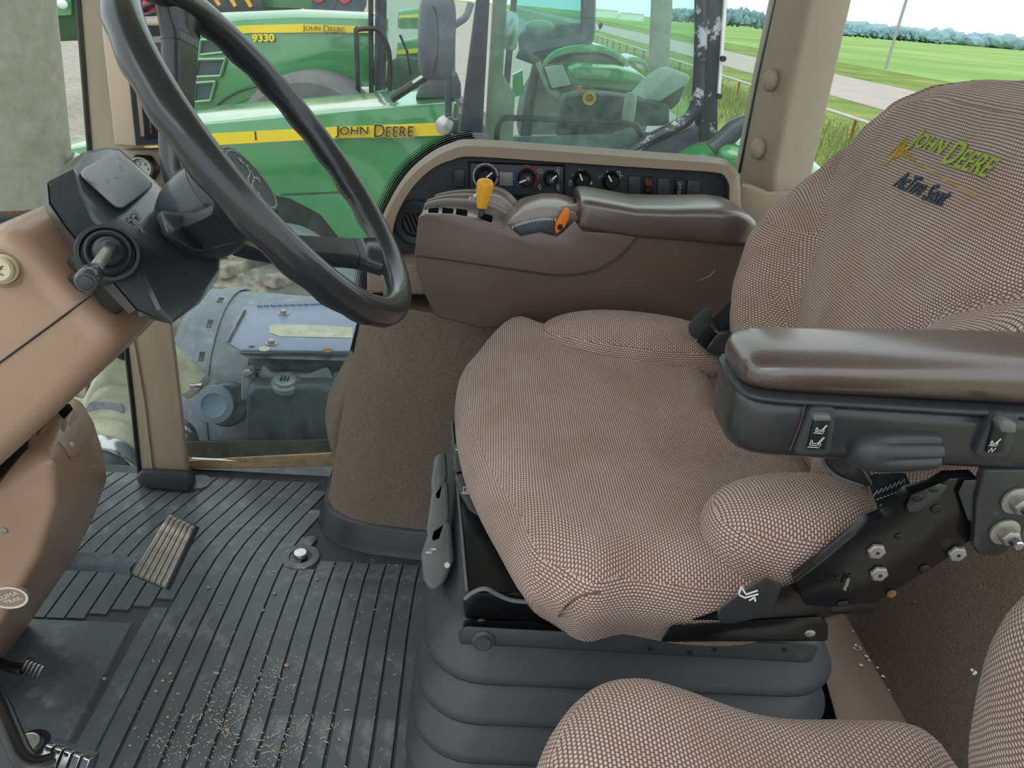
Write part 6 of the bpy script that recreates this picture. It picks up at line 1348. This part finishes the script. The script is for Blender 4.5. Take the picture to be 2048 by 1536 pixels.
# front levers
def lever_(px_hi, px_lo, mat, lab=None, bev=0.006):
    return add('lever', hull(list(px_hi) + list(px_lo)), mat, T, bevel=bev, seg=3, label=lab)
lever_([(-0.0473,0.7866,0.452),(-0.0461,0.8394,0.452),(-0.0403,0.8524,0.452),(-0.0322,0.852,0.452),(-0.0267,0.8056,0.452),(-0.0293,0.7454,0.452),(-0.0413,0.7423,0.452)], [(-0.0486,0.8096,0.432),(-0.0492,0.8699,0.432),(-0.033,0.878,0.432),(-0.0278,0.7728,0.432),(-0.0452,0.7671,0.432)], 'lever')
lever_([(-0.0445,0.6859,0.452),(-0.0447,0.7544,0.452),(-0.0355,0.7822,0.452),(-0.0249,0.7854,0.452),(-0.019,0.7163,0.452),(-0.0249,0.6695,0.452),(-0.0383,0.6597,0.452)], [(-0.046,0.7091,0.432),(-0.0455,0.7713,0.432),(-0.0253,0.8061,0.432),(-0.0188,0.6945,0.432),(-0.0405,0.6793,0.432)], 'lever')
lv = lever_([(-0.047,0.6438,0.452),(-0.0416,0.6861,0.452),(-0.0267,0.706,0.452),(-0.0166,0.7049,0.452),(-0.0096,0.6366,0.452),(-0.0177,0.6004,0.452),(-0.0294,0.5869,0.452),(-0.0401,0.6027,0.452)], [(-0.0487,0.6685,0.428),(-0.0434,0.7162,0.428),(-0.0187,0.7278,0.428),(-0.0117,0.6643,0.428),(-0.0204,0.6211,0.428),(-0.0327,0.611,0.428),(-0.0429,0.629,0.428)], 'lever', 'grey seat lever with white icon, the nearest of three')
SI = [[(-3, 3), (-2.6, -0.6), (0.4, -1), (0.8, -3.4), (1.6, -3.2), (1.4, 0.4), (-1.6, 0.8), (-2, 3), (-3, 3)]]
add('icon', ribbon([[(x * 0.0017, y * 0.0017) for x, y in p] for p in SI], (-0.0363,0.6482,0.4525), (0, -1, 0), (1, 0, 0), 0.0008, 0.0006), 'white', lv)
add('lever_pin', lathe([(0.0035, 0), (0.0038, 0.008), (0.003, 0.009)], (-0.0153,0.6319,0.45), (-0.2, -0.8, 0.5), 14), 'zinc', T)
lv = lever_([(-0.0211,0.7804,0.492),(-0.0198,0.8159,0.492),(-0.0125,0.8266,0.492),(-0.0007,0.8242,0.492),(0.0077,0.7554,0.492),(-0.0181,0.7475,0.492)], [(-0.0211,0.8076,0.472),(-0.0204,0.8443,0.472),(-0.0006,0.8515,0.472),(0.008,0.7851,0.472),(-0.0181,0.7736,0.472)], 'lever_dark', None, 0.004)
add('icon', ribbon([[(x * 0.0018, y * 0.0018) for x, y in p] for p in SI], (-0.012,0.8003,0.4925), (0, -1, 0), (1, 0, 0), 0.0007, 0.0006), 'white', lv)
lv = lever_([(-0.0179,0.7422,0.492),(0.0076,0.7575,0.492),(0.0294,0.696,0.492),(0.0296,0.6644,0.492),(0.0134,0.6648,0.492),(0.0013,0.6766,0.492),(-0.0096,0.7071,0.492)], [(-0.0177,0.766,0.472),(0.008,0.7829,0.472),(0.0306,0.7184,0.472),(0.0308,0.6868,0.472),(0.014,0.6882,0.472),(-0.0086,0.73,0.472)], 'lever_dark', None, 0.005)
add('icon', ribbon([[(x * 0.0016, y * 0.0016) for x, y in p] for p in ([(-3, -4), (-3, 4), (3, 4), (3, -4), (-3, -4)], [(-1.5, -2), (-1.5, 2), (1.5, 2), (1.5, -2), (-1.5, -2)], [(3, 3), (5, 5), (5, -5), (3, -3)], [(-3, 4), (5, 5)])], (0.0017,0.7134,0.4925), (0, -1, 0), (1, 0, 0), 0.0007, 0.0006), 'white', lv)
add('side_frame', hull([(0.1984,0.472,0.5399),(0.2681,0.472,0.5794),(0.2977,0.472,0.5977),(0.3193,0.472,0.5577),(0.312,0.472,0.5456)] + [(0.206,0.49,0.5224),(0.2783,0.49,0.5634),(0.3091,0.49,0.5824),(0.3315,0.49,0.5408),(0.3239,0.49,0.5283)]), 'paintblack', T, bevel=0.002)
# recliner side plate
sp_ = [(0.2798,0.46,0.5836),(0.2877,0.46,0.5731),(0.3086,0.46,0.5721),(0.3458,0.46,0.5799),(0.3639,0.46,0.6007),(0.3892,0.46,0.6288),(0.4056,0.46,0.6543),(0.3944,0.46,0.6933),(0.385,0.46,0.7089),(0.3642,0.46,0.7066),(0.3548,0.46,0.6977),(0.3382,0.46,0.6906),(0.3252,0.46,0.6669),(0.3157,0.46,0.6614),(0.3016,0.46,0.6406),(0.2873,0.46,0.6183),(0.272,0.46,0.5978)]
pl = add('recliner_plate', prism(sp_, (0, 0.012, 0)), 'paintblack', T, bevel=0.0015)
for q in ((0.3278,0.4595,0.6356), (0.337,0.4595,0.6129), (0.3938,0.4595,0.6372)):
    nut = add('rivet_nut', join(lathe([(0.0075, 0), (0.0075, 0.003), (0.006, 0.004)], q, NR, 6)), 'zinc', pl, bevel=0.0006)
    add('nut_bore', disc(V(q) + NR * 0.004, NR, 0.0015, 0.0004, 10), 'knob', nut)
for q, rx_, rz_ in (((0.3424,0.4592,0.6499), 0.003, 0.003), ((0.3738,0.4592,0.6191), 0.004, 0.004), ((0.3053,0.4592,0.6048), 0.002, 0.002), ((0.3626,0.4592,0.6785), 0.004, 0.004), ((0.3169,0.4592,0.6013), 0.0035, 0.009), ((0.3173,0.4592,0.5779), 0.005, 0.003), ((0.3766,0.4592,0.5831), 0.002, 0.002)):
    add('plate_hole', ellipsoid(q, (rx_, 0.0008, rz_), (V((0.95, 0, 0.3)), V((0, 1, 0)), V((-0.3, 0, 0.95))), 14, 8), 'knob', pl)
sp2 = [V((0.3124,0.456,0.6076)) + V((0.0012 * math.cos(i * 1.3), 0.0008 * math.sin(i * 1.3), -0.0003 * i)) for i in range(40)]
add('coil_spring', tube(sp2, 0.0005, 5), 'zinc', pl)
add('grease_nipple', ellipsoid((0.355,0.459,0.5914), (0.004, 0.002, 0.004), X3, 12, 8), 'rust', pl)
tb = add('plate_tab', hull([(0.3337,0.453,0.6841),(0.3342,0.453,0.6944),(0.3525,0.453,0.7066),(0.3595,0.453,0.7043),(0.3571,0.453,0.6913),(0.3448,0.453,0.6792),(0.3381,0.453,0.6778)] + [(0.3373,0.458,0.6807),(0.3378,0.458,0.691),(0.3564,0.458,0.7034),(0.3635,0.458,0.7011),(0.3611,0.458,0.6879),(0.3486,0.458,0.6757),(0.3418,0.458,0.6743)]), 'seatblack', pl, bevel=0.001)
add('tab_hole', ellipsoid((0.3397,0.4525,0.6924), (0.0045, 0.0008, 0.0035), X3, 12, 8), 'knob', tb)
add('tab_hole', ellipsoid((0.3498,0.4525,0.7004), (0.0035, 0.0008, 0.002), X3, 12, 8), 'knob', tb)
lv = add('recline_lever', hull([(0.1994,0.425,0.5891),(0.1996,0.425,0.5995),(0.2117,0.425,0.6155),(0.2278,0.425,0.6328),(0.2384,0.425,0.6271),(0.2422,0.425,0.6214),(0.2403,0.425,0.5936),(0.2109,0.425,0.5835),(0.2028,0.425,0.584)] + [(0.2127,0.455,0.5634),(0.2132,0.455,0.5734),(0.2262,0.455,0.5905),(0.2427,0.455,0.6084),(0.2545,0.455,0.6039),(0.2585,0.455,0.5978),(0.2586,0.455,0.5684),(0.2256,0.455,0.5586)]), 'seatblack', T, bevel=0.004, seg=3)
add('icon', ribbon([[(-5, -1), (-5, 3), (-1, -1), (4, 2)], [(-4, -2), (-1, -3), (5, 0)], [(2, -4), (4, -2), (5, -4)]], (0.2175,0.4235,0.6172), V((0.9, 0, -0.1)) * 0.0016, V((0.1, 0.1, 0.95)) * 0.0016, 0.0012, 0.0006), 'white', lv)
# seat belt
bl = add('belt_webbing', hull([(0.3277,0.5,0.6751),(0.3301,0.5,0.6812),(0.3565,0.5,0.6844),(0.3773,0.5,0.6581),(0.3636,0.5,0.6364),(0.3508,0.5,0.6382)] + [(0.3317,0.506,0.6712),(0.3341,0.506,0.6774),(0.3608,0.506,0.6806),(0.3818,0.506,0.654),(0.3679,0.506,0.6321),(0.355,0.506,0.6339)]), 'webbing', T, bevel=0.0015)
zz = []
a, b = V((0.3367,0.4985,0.6617)), V((0.3585,0.4985,0.6762))
for i in range(15):
    p = a.lerp(b, i / 14); zz.append((p + V((0, 0, 0.004 if i % 2 else -0.001))))
add('zigzag_stitch', tube(zz, 0.0005, 4), 'greyprint', bl)
for pa, pb in (((0.3399,0.4985,0.6568), (0.3629,0.4985,0.6705)), ((0.3443,0.4985,0.6509), (0.3671,0.4985,0.6657)), ((0.3488,0.4985,0.645), (0.3704,0.4985,0.6608))):
    A_, B_ = V(pa), V(pb)
    add('stitch_row', join(*[box(A_.lerp(B_, (i + 0.5) / 9), ((B_ - A_).length / 14, 0.0008, 0.0008), basis(B_ - A_)[::-1]) for i in range(9)]), 'greyprint', bl)
add('belt_sleeve', hull([(0.2789,0.49,0.6957),(0.2789,0.49,0.7074),(0.2938,0.49,0.7117),(0.3051,0.49,0.7035),(0.3197,0.49,0.6864),(0.3291,0.49,0.6763),(0.3207,0.49,0.6737),(0.2986,0.49,0.6811)] + [(0.2924,0.515,0.6826),(0.2933,0.515,0.6949),(0.3105,0.515,0.6985),(0.321,0.515,0.6919),(0.3374,0.515,0.673),(0.3469,0.515,0.6634),(0.337,0.515,0.6602),(0.3126,0.515,0.6688)]), 'seatblack', T, bevel=0.004, seg=3)
add('sleeve_edge', tube(spline([(0.2777,0.489,0.7042),(0.2811,0.489,0.695),(0.2939,0.489,0.6844),(0.3186,0.489,0.6763)], 4), 0.0014, 6), 'lever', T)
fb = add('far_buckle', hull([(0.2816,0.915,0.636),(0.2864,0.915,0.6465),(0.3006,0.915,0.6639),(0.3096,0.915,0.6596),(0.3115,0.915,0.6367),(0.3057,0.915,0.6245),(0.2966,0.915,0.615),(0.2854,0.915,0.6231)] + [(0.2862,0.93,0.6301),(0.2911,0.93,0.6407),(0.3055,0.93,0.6584),(0.3147,0.93,0.654),(0.3166,0.93,0.6307),(0.3107,0.93,0.6184),(0.3015,0.93,0.6087),(0.2901,0.93,0.6169)]), 'lever_dark', T, bevel=0.003)
add('buckle_plate', hull([(0.2985,0.92,0.6115),(0.3119,0.92,0.6346),(0.3265,0.92,0.6238),(0.3149,0.92,0.5991)] + [(0.3017,0.93,0.6072),(0.3153,0.93,0.6306),(0.33,0.93,0.6197),(0.3183,0.93,0.5947)]), 'knob', fb, bevel=0.002)
add('buckle_cover', hull([(0.3073,0.905,0.6039),(0.3203,0.905,0.6343),(0.3374,0.905,0.6369),(0.3542,0.905,0.6161),(0.3581,0.905,0.5925),(0.3353,0.905,0.5954)] + [(0.3158,0.93,0.593),(0.3291,0.93,0.6242),(0.3467,0.93,0.6269),(0.364,0.93,0.6055),(0.368,0.93,0.5812),(0.3445,0.93,0.5842)]), 'seatblack', T, bevel=0.006, seg=3)
add('buckle_strap', hull([(0.3162,0.93,0.6395),(0.3408,0.93,0.6731),(0.3533,0.93,0.6348),(0.3328,0.93,0.6199)] + [(0.3196,0.94,0.6357),(0.3444,0.94,0.6696),(0.3571,0.94,0.6308),(0.3364,0.94,0.6158)]), 'webbing', T)

# left armrest
rings = []
def padring(x, yc_, hw, z0, z1, e=0.62, n=28):
    r = []
    for j in range(n):
        a = 2 * PI * j / n
        ca, sa = math.cos(a), math.sin(a)
        r.append(V((x, yc_ + hw * math.copysign(abs(ca) ** e, ca), (z0 + z1) / 2 + (z1 - z0) / 2 * math.copysign(abs(sa) ** e, sa))))
    return r
for x, k in ((0.1905, 0.25), (0.1915, 0.5), (0.1945, 0.7), (0.199, 0.83), (0.207, 0.93), (0.218, 0.99), (0.24, 1), (0.3, 1), (0.36, 1), (0.42, 1), (0.5, 1), (0.58, 1), (0.62, 0.9)):
    zt2 = 0.797 + 0.055 * max(0, (x - 0.2)) ; zb2 = 0.768 + 0.004 * max(0, x - 0.2)
    mid = zb2 + (zt2 - zb2) * 0.4
    rings.append(padring(x, 0.492, 0.038 * (0.35 + 0.65 * k), mid - (mid - zb2) * (0.55 + 0.45 * k), mid + (zt2 - mid) * k))
ar = add('armrest_pad', loft(rings), 'leather', T, smooth=70)
rings = []
for x, k in ((0.187, 0.2), (0.188, 0.45), (0.1915, 0.68), (0.197, 0.84), (0.206, 0.95), (0.22, 1), (0.26, 1), (0.3, 1), (0.4, 1), (0.5, 1), (0.6, 1)):
    zb2 = 0.716 + 0.022 * (1 - k)
    rings.append(padring(x, 0.487, 0.036 * (0.3 + 0.7 * k), zb2, 0.770, 0.5))
bxx = add('armrest_box', loft(rings), 'seatblack', T, smooth=70)
add('armrest_lip', loft([padring(x, 0.489, 0.040 * k, 0.7655, 0.7715, 0.5) for x, k in ((0.1855, 0.3), (0.187, 0.62), (0.192, 0.85), (0.2, 0.95), (0.215, 1), (0.3, 1), (0.45, 1), (0.6, 1))]), 'black', T, smooth=70)
add('box_seam', tube([(0.2323,0.4502,0.7684),(0.2326,0.4502,0.7506),(0.2307,0.4502,0.7295)], 0.0004, 5), 'scratch', bxx)
def switch(fq_, rq_, hq_, lab, icons):
    s = add('switch', slabs(fq_, [V(p) + V((0, 0.008, 0)) for p in fq_]), 'lever_dark', T, bevel=0.0022, label=lab)
    add('rocker', slabs(rq_, [V(p) + V((0, 0.006, 0)) for p in rq_]), 'knob', s, bevel=0.0015)
    add('rocker_tip', slabs(hq_, [V(p) + V((0, 0.01, 0)) for p in hq_]), 'lever', s, bevel=0.002)
    for (polys, q, sc) in icons:
        add('icon', ribbon([[(x * sc, y * sc) for x, y in p] for p in polys], q, V((0.99, 0, -0.03)), V((0.18, 0, 0.98)), 0.00035, 0.0003), 'white', s)
seat_i = [[(-4, 1), (-3.4, -3), (2, -3), (4.4, 4), (3.4, 4.4), (1.6, -1), (-2.4, -1.6), (-2.8, 1), (-4, 1)], [(-4, -4.6), (4, -4.6)], [(4, -1), (4, -3.4)]]
switch([(0.2347,0.446,0.7653),(0.2374,0.446,0.7671),(0.2493,0.446,0.7679),(0.2535,0.446,0.7658),(0.2586,0.446,0.7323),(0.256,0.446,0.7287),(0.2356,0.446,0.7278),(0.2326,0.446,0.7306)], [(0.2378,0.4435,0.7621),(0.2497,0.4435,0.763),(0.2531,0.4435,0.7352),(0.2395,0.4435,0.7343)], [(0.2356,0.441,0.7642),(0.2483,0.441,0.7643),(0.2496,0.441,0.7596),(0.2363,0.441,0.7587)], 'black rocker switch with two seat icons near the armrest tip',
       [(seat_i, (0.2438,0.4428,0.7417), 0.0010), (seat_i, (0.2441,0.4428,0.7525), 0.0008)])
switch([(0.364,0.446,0.7701),(0.3663,0.446,0.7718),(0.3815,0.446,0.7721),(0.3846,0.446,0.7698),(0.3884,0.446,0.7401),(0.3862,0.446,0.7361),(0.3677,0.446,0.7353),(0.3639,0.446,0.7384)], [(0.366,0.4435,0.7668),(0.3772,0.4435,0.7659),(0.3819,0.4435,0.7412),(0.3695,0.4435,0.7404)], [(0.3618,0.434,0.7696),(0.3648,0.434,0.773),(0.375,0.434,0.7705),(0.3775,0.434,0.7626),(0.366,0.434,0.7627)], 'black toggle switch with seat icon at the right frame edge',
       [(seat_i, (0.3719,0.4428,0.7503), 0.0007), ([[(-2, -2), (-1, 2), (1, -2), (2, 2)]], (0.3723,0.4428,0.7436), 0.0009)])
k0_, k1_ = V((0.2748,0.452,0.7313)), V((0.3362,0.452,0.7362))
kd = (k1_ - k0_).normalized(); kl = (k1_ - k0_).length; kr = 0.0167
ku, kw, _ = basis(kd); rings = []
for s_, rr in ((0.0, 0.3), (0.03, 0.55), (0.09, 0.76), (0.18, 0.9), (0.3, 0.97), (0.4, 1.0), (0.6, 0.99), (0.8, 0.96), (0.95, 0.92), (1.0, 0.86)):
    ring = []
    for j in range(64):
        a = 2 * PI * j / 64
        fl_ = 0.0 if s_ < 0.38 else 0.16 * max(0, math.cos(a * 7)) ** 2
        ring.append(k0_ + kd * (kl * s_) + (ku * math.cos(a) + kw * math.sin(a)) * (kr * (rr - fl_)))
    rings.append(ring)
add('adjuster_knob', loft(rings), 'lever_dark', T, smooth=60, label='fluted dark adjuster knob under the armrest')
ab = add('armrest_bracket', prism([(0.3807,0.452,0.7208),(0.4302,0.452,0.7241),(0.4494,0.452,0.6791),(0.4345,0.452,0.6684),(0.428,0.452,0.6442),(0.4203,0.452,0.6407),(0.4067,0.452,0.6418),(0.3994,0.452,0.6504),(0.3847,0.452,0.6938)], (0, 0.008, 0)), 'seatblack', T, bevel=0.002)
for q in ((0.4149,0.4515,0.6961), (0.4171,0.4515,0.6667)):
    bo = add('bolt', lathe([(0.0115, 0), (0.0115, 0.002), (0.009, 0.003)], q, NR, 24), 'zinc', ab)
    add('nut', lathe([(0.0075, 0.003), (0.0075, 0.010), (0.006, 0.0115)], q, NR, 6), 'zinc', bo, bevel=0.0005)
    add('stud', lathe([(0.0042, 0.011), (0.0042, 0.018), (0.003, 0.019)], q, NR, 14), 'chrome', bo)
add('rubber_flap', hull([(0.3717,0.456,0.697),(0.3722,0.456,0.7085),(0.3924,0.456,0.7107),(0.4054,0.456,0.6875),(0.4082,0.456,0.6655),(0.3884,0.456,0.6721)] + [(0.3741,0.459,0.695),(0.3746,0.459,0.7066),(0.395,0.459,0.7088),(0.408,0.459,0.6854),(0.4109,0.459,0.6633),(0.391,0.459,0.6699)]), 'lever_dark', T, bevel=0.001)

# ================================================================ COMMAND ARMREST CONSOLE
T = thing('command_console', 'brown right armrest console with amber lever, orange lever and padded rest', 'armrest console', (0.15, 1.12, 0.5))
yb = 0.115
bp = [(-0.0998,1.068,0.6569),(-0.0971,1.068,0.6346),(-0.0827,1.068,0.5942),(-0.0649,1.068,0.5592),(0.0042,1.068,0.5455),(0.4289,1.068,0.5703),(0.4198,1.068,0.7259),(0.1452,1.068,0.7194),(0.1329,1.068,0.7237),(0.1098,1.068,0.6988),(0.0834,1.068,0.7029),(0.0553,1.068,0.6949),(0.0316,1.068,0.7052),(-0.013,1.068,0.716),(-0.0495,1.068,0.7192),(-0.0857,1.068,0.718),(-0.0942,1.068,0.713)]
add('body', slabs(bp, [V(p) + V((0, yb, 0)) for p in bp]), 'arm_brown', T, bevel=0.006, seg=3)
up_ = [(-0.0992,1.062,0.6596),(-0.0945,1.062,0.7167),(-0.0852,1.062,0.7218),(-0.0493,1.062,0.723),(-0.013,1.062,0.7198),(0.0298,1.062,0.7089),(0.0346,1.062,0.7137),(0.0548,1.062,0.6988),(0.0827,1.062,0.7068),(0.109,1.062,0.702),(0.1318,1.062,0.7282),(0.1454,1.062,0.7129),(0.2274,1.062,0.7136),(0.2159,1.062,0.6962),(0.2014,1.062,0.6775),(0.172,1.062,0.656),(0.1427,1.062,0.6476),(0.1068,1.062,0.6442)]
add('upper_panel', prism(up_, (0, 0.01, 0)), 'arm_brown2', T, bevel=0.0025)
add('panel_groove', tube(spline([(-0.0992,1.0625,0.6579),(-0.0466,1.0625,0.6548),(0.0282,1.0625,0.6486),(0.107,1.0625,0.6425),(0.143,1.0625,0.6459),(0.1738,1.0625,0.6544),(0.2032,1.0625,0.6759),(0.2177,1.0625,0.6946),(0.2283,1.0625,0.7128)], 3), 0.0006, 5), 'knob', T)
add('scuff', tube([(0.33,1.0665,0.6483),(0.3467,1.0665,0.6575),(0.3523,1.0665,0.6674)], 0.0008, 5), 'deck', T)
# lever deck
dk = add('lever_deck', hull([(-0.0873,1.07,0.7189),(-0.0496,1.07,0.7201),(-0.0131,1.07,0.7169),(0.0316,1.07,0.7053)] + [(-0.087,1.1,0.7194),(-0.0478,1.1,0.7238),(-0.0051,1.1,0.7194),(0.0355,1.1,0.708)] + [(-0.0832,1.19,0.7102),(-0.0564,1.19,0.7201),(0.0156,1.19,0.7206),(0.0577,1.19,0.6978)] + [V(p) - V((0, 0, 0.03)) for p in [(-0.0832,1.19,0.7102),(0.0577,1.19,0.6978)]]), 'deck', T, bevel=0.004)
for k, (q, yv) in enumerate((([(-0.0911,1.115,0.7139),(-0.0673,1.115,0.7224),(-0.0299,1.115,0.7259),(0.0119,1.115,0.7214),(0.041,1.115,0.7083)], 0), ([(-0.0891,1.145,0.7127),(-0.0617,1.145,0.7225),(-0.0234,1.145,0.7276),(0.0233,1.145,0.7233),(0.0508,1.145,0.7089)], 0), ([(-0.0806,1.175,0.7139),(-0.0557,1.175,0.7221),(-0.0204,1.175,0.727),(0.0273,1.175,0.7235),(0.0549,1.175,0.7063)], 0))):
    sp = spline(q, 6)
    add('deck_fin', loft([[p, p + V((0, 0.006, 0)), p + V((0, 0.006, 0.009)), p + V((0, 0, 0.009))] for p in sp]), 'deck', dk, bevel=0.0015)
for q in ([(-0.0823,1.079,0.7199),(-0.0678,1.079,0.7224),(-0.0676,1.079,0.7187),(-0.0822,1.079,0.7162)], [(-0.0619,1.079,0.7228),(-0.0459,1.079,0.7225),(-0.0457,1.079,0.7189),(-0.0618,1.079,0.7191)], [(-0.0415,1.079,0.7229),(-0.0253,1.079,0.7218),(-0.0251,1.079,0.7181),(-0.0413,1.079,0.7192)], [(-0.0047,1.079,0.7196),(0.0125,1.079,0.7157),(0.0113,1.079,0.7111),(-0.0059,1.079,0.7158)]):
    add('deck_slot', slabs(q, [V(p) + V((0, 0.012, 0.003)) for p in q]), 'void', dk)
qc = V((0.0082,1.12,0.6952))
qr = 0.0475
qd = add('lever_quadrant', slabs(arc(qc, RX, UZ, qr, 10, 170, 18), [p + V((0, 0.03, 0)) for p in arc(qc, RX, UZ, qr, 10, 170, 18)]), 'deck', T, bevel=0.004)
add('gear_plate', slabs(arc(qc + V((0, -0.0008, 0)), RX, UZ, qr * 0.985, 95, 150, 8) + [qc + RX * (-0.5 * qr) + UZ * (0.5 * qr)], [p + V((0, 0.032, 0)) for p in arc(qc + V((0, -0.0008, 0)), RX, UZ, qr * 1.01, 95, 150, 8) + [qc + RX * (-0.5 * qr) + UZ * (0.5 * qr)]]), 'tank', qd)
for a_ in (108, 120, 132): 
    d_ = RX * math.cos(math.radians(a_)) + UZ * math.sin(math.radians(a_))
    add('gear_mark', box(qc + d_ * (qr * 1.012) + V((0, 0.016, 0)), (0.001, 0.014, 0.0055), (d_, V((0, 1, 0)), d_.cross(V((0, 1, 0))))), 'white', qd)
for k in range(3):
    sp = arc(qc + V((0, 0.034 + 0.012 * k, -0.002 * k)), RX, UZ, qr * (1.0 - 0.04 * k), 8, 120, 14)
    add('quadrant_fin', loft([[p, p + V((0, 0.005, 0)), p + V((0, 0.005, 0)) + (p - qc).normalized() * 0.006, p + (p - qc).normalized() * 0.006] for p in sp]), 'deck', qd)
l0, l1 = V((-0.0049,1.085,0.7218)), V((-0.0007,1.09,0.772))
ld = (l1 - l0).normalized(); LL = (l1 - l0).length; pxm = 0.0007
lv = add('lever_stem', tube([l0 - ld * 0.01, l0 + ld * 0.02], 6.5 * pxm, 10), 'lever_dark', T)
pf = [(8, 0.16), (10.5, 0.17), (12.5, 0.3), (15.5, 0.55), (17.8, 0.76), (18, 0.85), (16.5, 0.93), (12.5, 0.985), (7, 1.012), (2, 1.02)]
add('lever_knob', lathe([(a_ * pxm, b_ * LL) for a_, b_ in pf], l0, ld, 30), 'yellow_knob', lv, label='amber bulb shaped lever knob')
# throttle wheel segment with orange lever
ac = [(0.028,1.075,0.7044),(0.0395,1.075,0.7187),(0.059,1.075,0.732),(0.0839,1.075,0.7397),(0.1094,1.075,0.7415),(0.1334,1.075,0.7374),(0.1411,1.075,0.7224),(0.1335,1.075,0.7241),(0.1103,1.075,0.6984),(0.0838,1.075,0.7025),(0.0555,1.075,0.6944),(0.0351,1.075,0.7095)]
add('thumbwheel_cowl', slabs(ac, [V(p) + V((0, 0.06, 0.008)) for p in ac]), 'deck', T, bevel=0.003)
ww = [(0.0434,1.0715,0.7065),(0.0603,1.0715,0.716),(0.0854,1.0715,0.7223),(0.1052,1.0715,0.723),(0.1045,1.0715,0.702),(0.0833,1.0715,0.7057),(0.056,1.0715,0.6969)]
tw = add('thumbwheel', prism(ww, (0, 0.02, 0)), 'tankdark', T, bevel=0.0015)
tp = spline([(0.0417,1.0705,0.7089),(0.0586,1.0705,0.7176),(0.0851,1.0705,0.7247),(0.1049,1.0705,0.7254)], 6)
for i in range(1, len(tp) - 1): add('tooth', box(tp[i], (0.0042, 0.004, 0.0030), basis((tp[i + 1] - tp[i - 1]))[::-1]), 'greyprint', tw)
ol_ = [(0.1156,1.058,0.7455),(0.1231,1.058,0.7432),(0.1229,1.058,0.7322),(0.118,1.058,0.7179),(0.1081,1.058,0.7076),(0.1041,1.058,0.711),(0.1043,1.058,0.7228)]
og = add('orange_lever', prism(ol_, (0, 0.014, 0)), 'orange', T, bevel=0.0022, label='orange thumb lever with black pivot bolt')
add('pivot_bolt', lathe([(0.0042, 0), (0.0042, 0.001), (0.0025, 0.0012), (0.0025, 0.0006)], (0.1106,1.0578,0.7182), NR, 18), 'knob', og)
add('deck_step', hull([(0.1081,1.08,0.7432),(0.137,1.08,0.7482),(0.1409,1.08,0.7278),(0.1257,1.08,0.7312)] + [(0.1102,1.17,0.7276),(0.1431,1.17,0.7316),(0.1503,1.17,0.7114),(0.1198,1.17,0.7124)]), 'deck', T, bevel=0.003)
add('cream_button', ellipsoid((0.09,1.17,0.7221), (0.007, 0.007, 0.006), X3, 14, 8), 'cream', T)
# padded rest
rings = []
xs = [(0.1371,1.07,0.7272)[0], (0.4057,1.07,0.7468)[0]]
for s_, k in ((0, 0.9), (0.012, 0.97), (0.05, 1), (0.3, 1.0), (0.5, 0.99), (0.65, 0.98), (0.75, 1.02), (0.85, 1.05), (0.93, 0.96), (0.98, 0.8), (1.0, 0.6)):
    x = xs[0] + (xs[1] - xs[0]) * s_
    zt3 = 0.757 + 0.004 * math.sin(s_ * 9 + 1.6); zb3 = 0.7085 - 0.004 * s_ if s_ > 0.05 else 0.713
    rings.append(padring(x, 1.112, 0.055 * k, zb3, zb3 + (zt3 - zb3) * k, 0.36, 40))
add('arm_pad', loft(rings), 'leather2', T, smooth=70)

# ================================================================ INSTRUCTIONAL SEAT
T = thing('instructor_seat', 'brown woven passenger seat in the lower right corner', 'seat', (0.2, 0.15, 0.3))
fr = [(0.054,0.3137,0.555),(0.059,0.3341,0.555),(0.0724,0.3593,0.555),(0.0939,0.3837,0.555),(0.1229,0.3952,0.555),(0.1576,0.3923,0.555),(0.2011,0.3825,0.555),(0.2407,0.3755,0.555),(0.2931,0.3735,0.555),(0.3407,0.3691,0.555),(0.3577,0.355,0.555),(0.3621,0.3306,0.555)]
ol = [(p[0], p[1]) for p in fr]
ol = ol + [(ol[-1][0] + 0.012, ol[-1][1] - 0.08), (ol[-1][0], 0.08), (ol[-1][0] - 0.05, 0.02), (0.2, 0.0), (0.09, 0.03), (ol[0][0] - 0.004, 0.12), (ol[0][0] - 0.006, ol[0][1] - 0.06)]
ol = [(p.x, p.y) for p in cspline([V((x, y, 0)) for x, y in ol], 4)]
def hj(x, y): return 0.012 * math.exp(-((x - 0.12) / 0.07) ** 2) * (0.5 + y) - 0.010 * math.exp(-((x - 0.24) / 0.05) ** 2 - ((y - 0.2) / 0.12) ** 2)
cush = add('seat_cushion', cushion(ol, 0.575, 0.47, 0.05, hj, 14), 'fabric', T, smooth=80)
e_ = V((0.2595,0.26,0.7182)); 
add('backrest', ellipsoid(V((e_.x + 0.097, 0.16, 0.672)), (0.078, 0.16, 0.135), (V((0.97, 0, 0.22)), V((0, 1, 0)), V((-0.22, 0, 0.97))), 44, 30, 0.72), 'fabric', T, smooth=80)
add('seat_base', box((0.2, 0.13, 0.235), (0.24, 0.2, 0.47)), 'black', T, bevel=0.01)

# wiring handles that close the scene
for o in list(bpy.data.objects):
    if o.type == 'EMPTY': o.hide_viewport = False
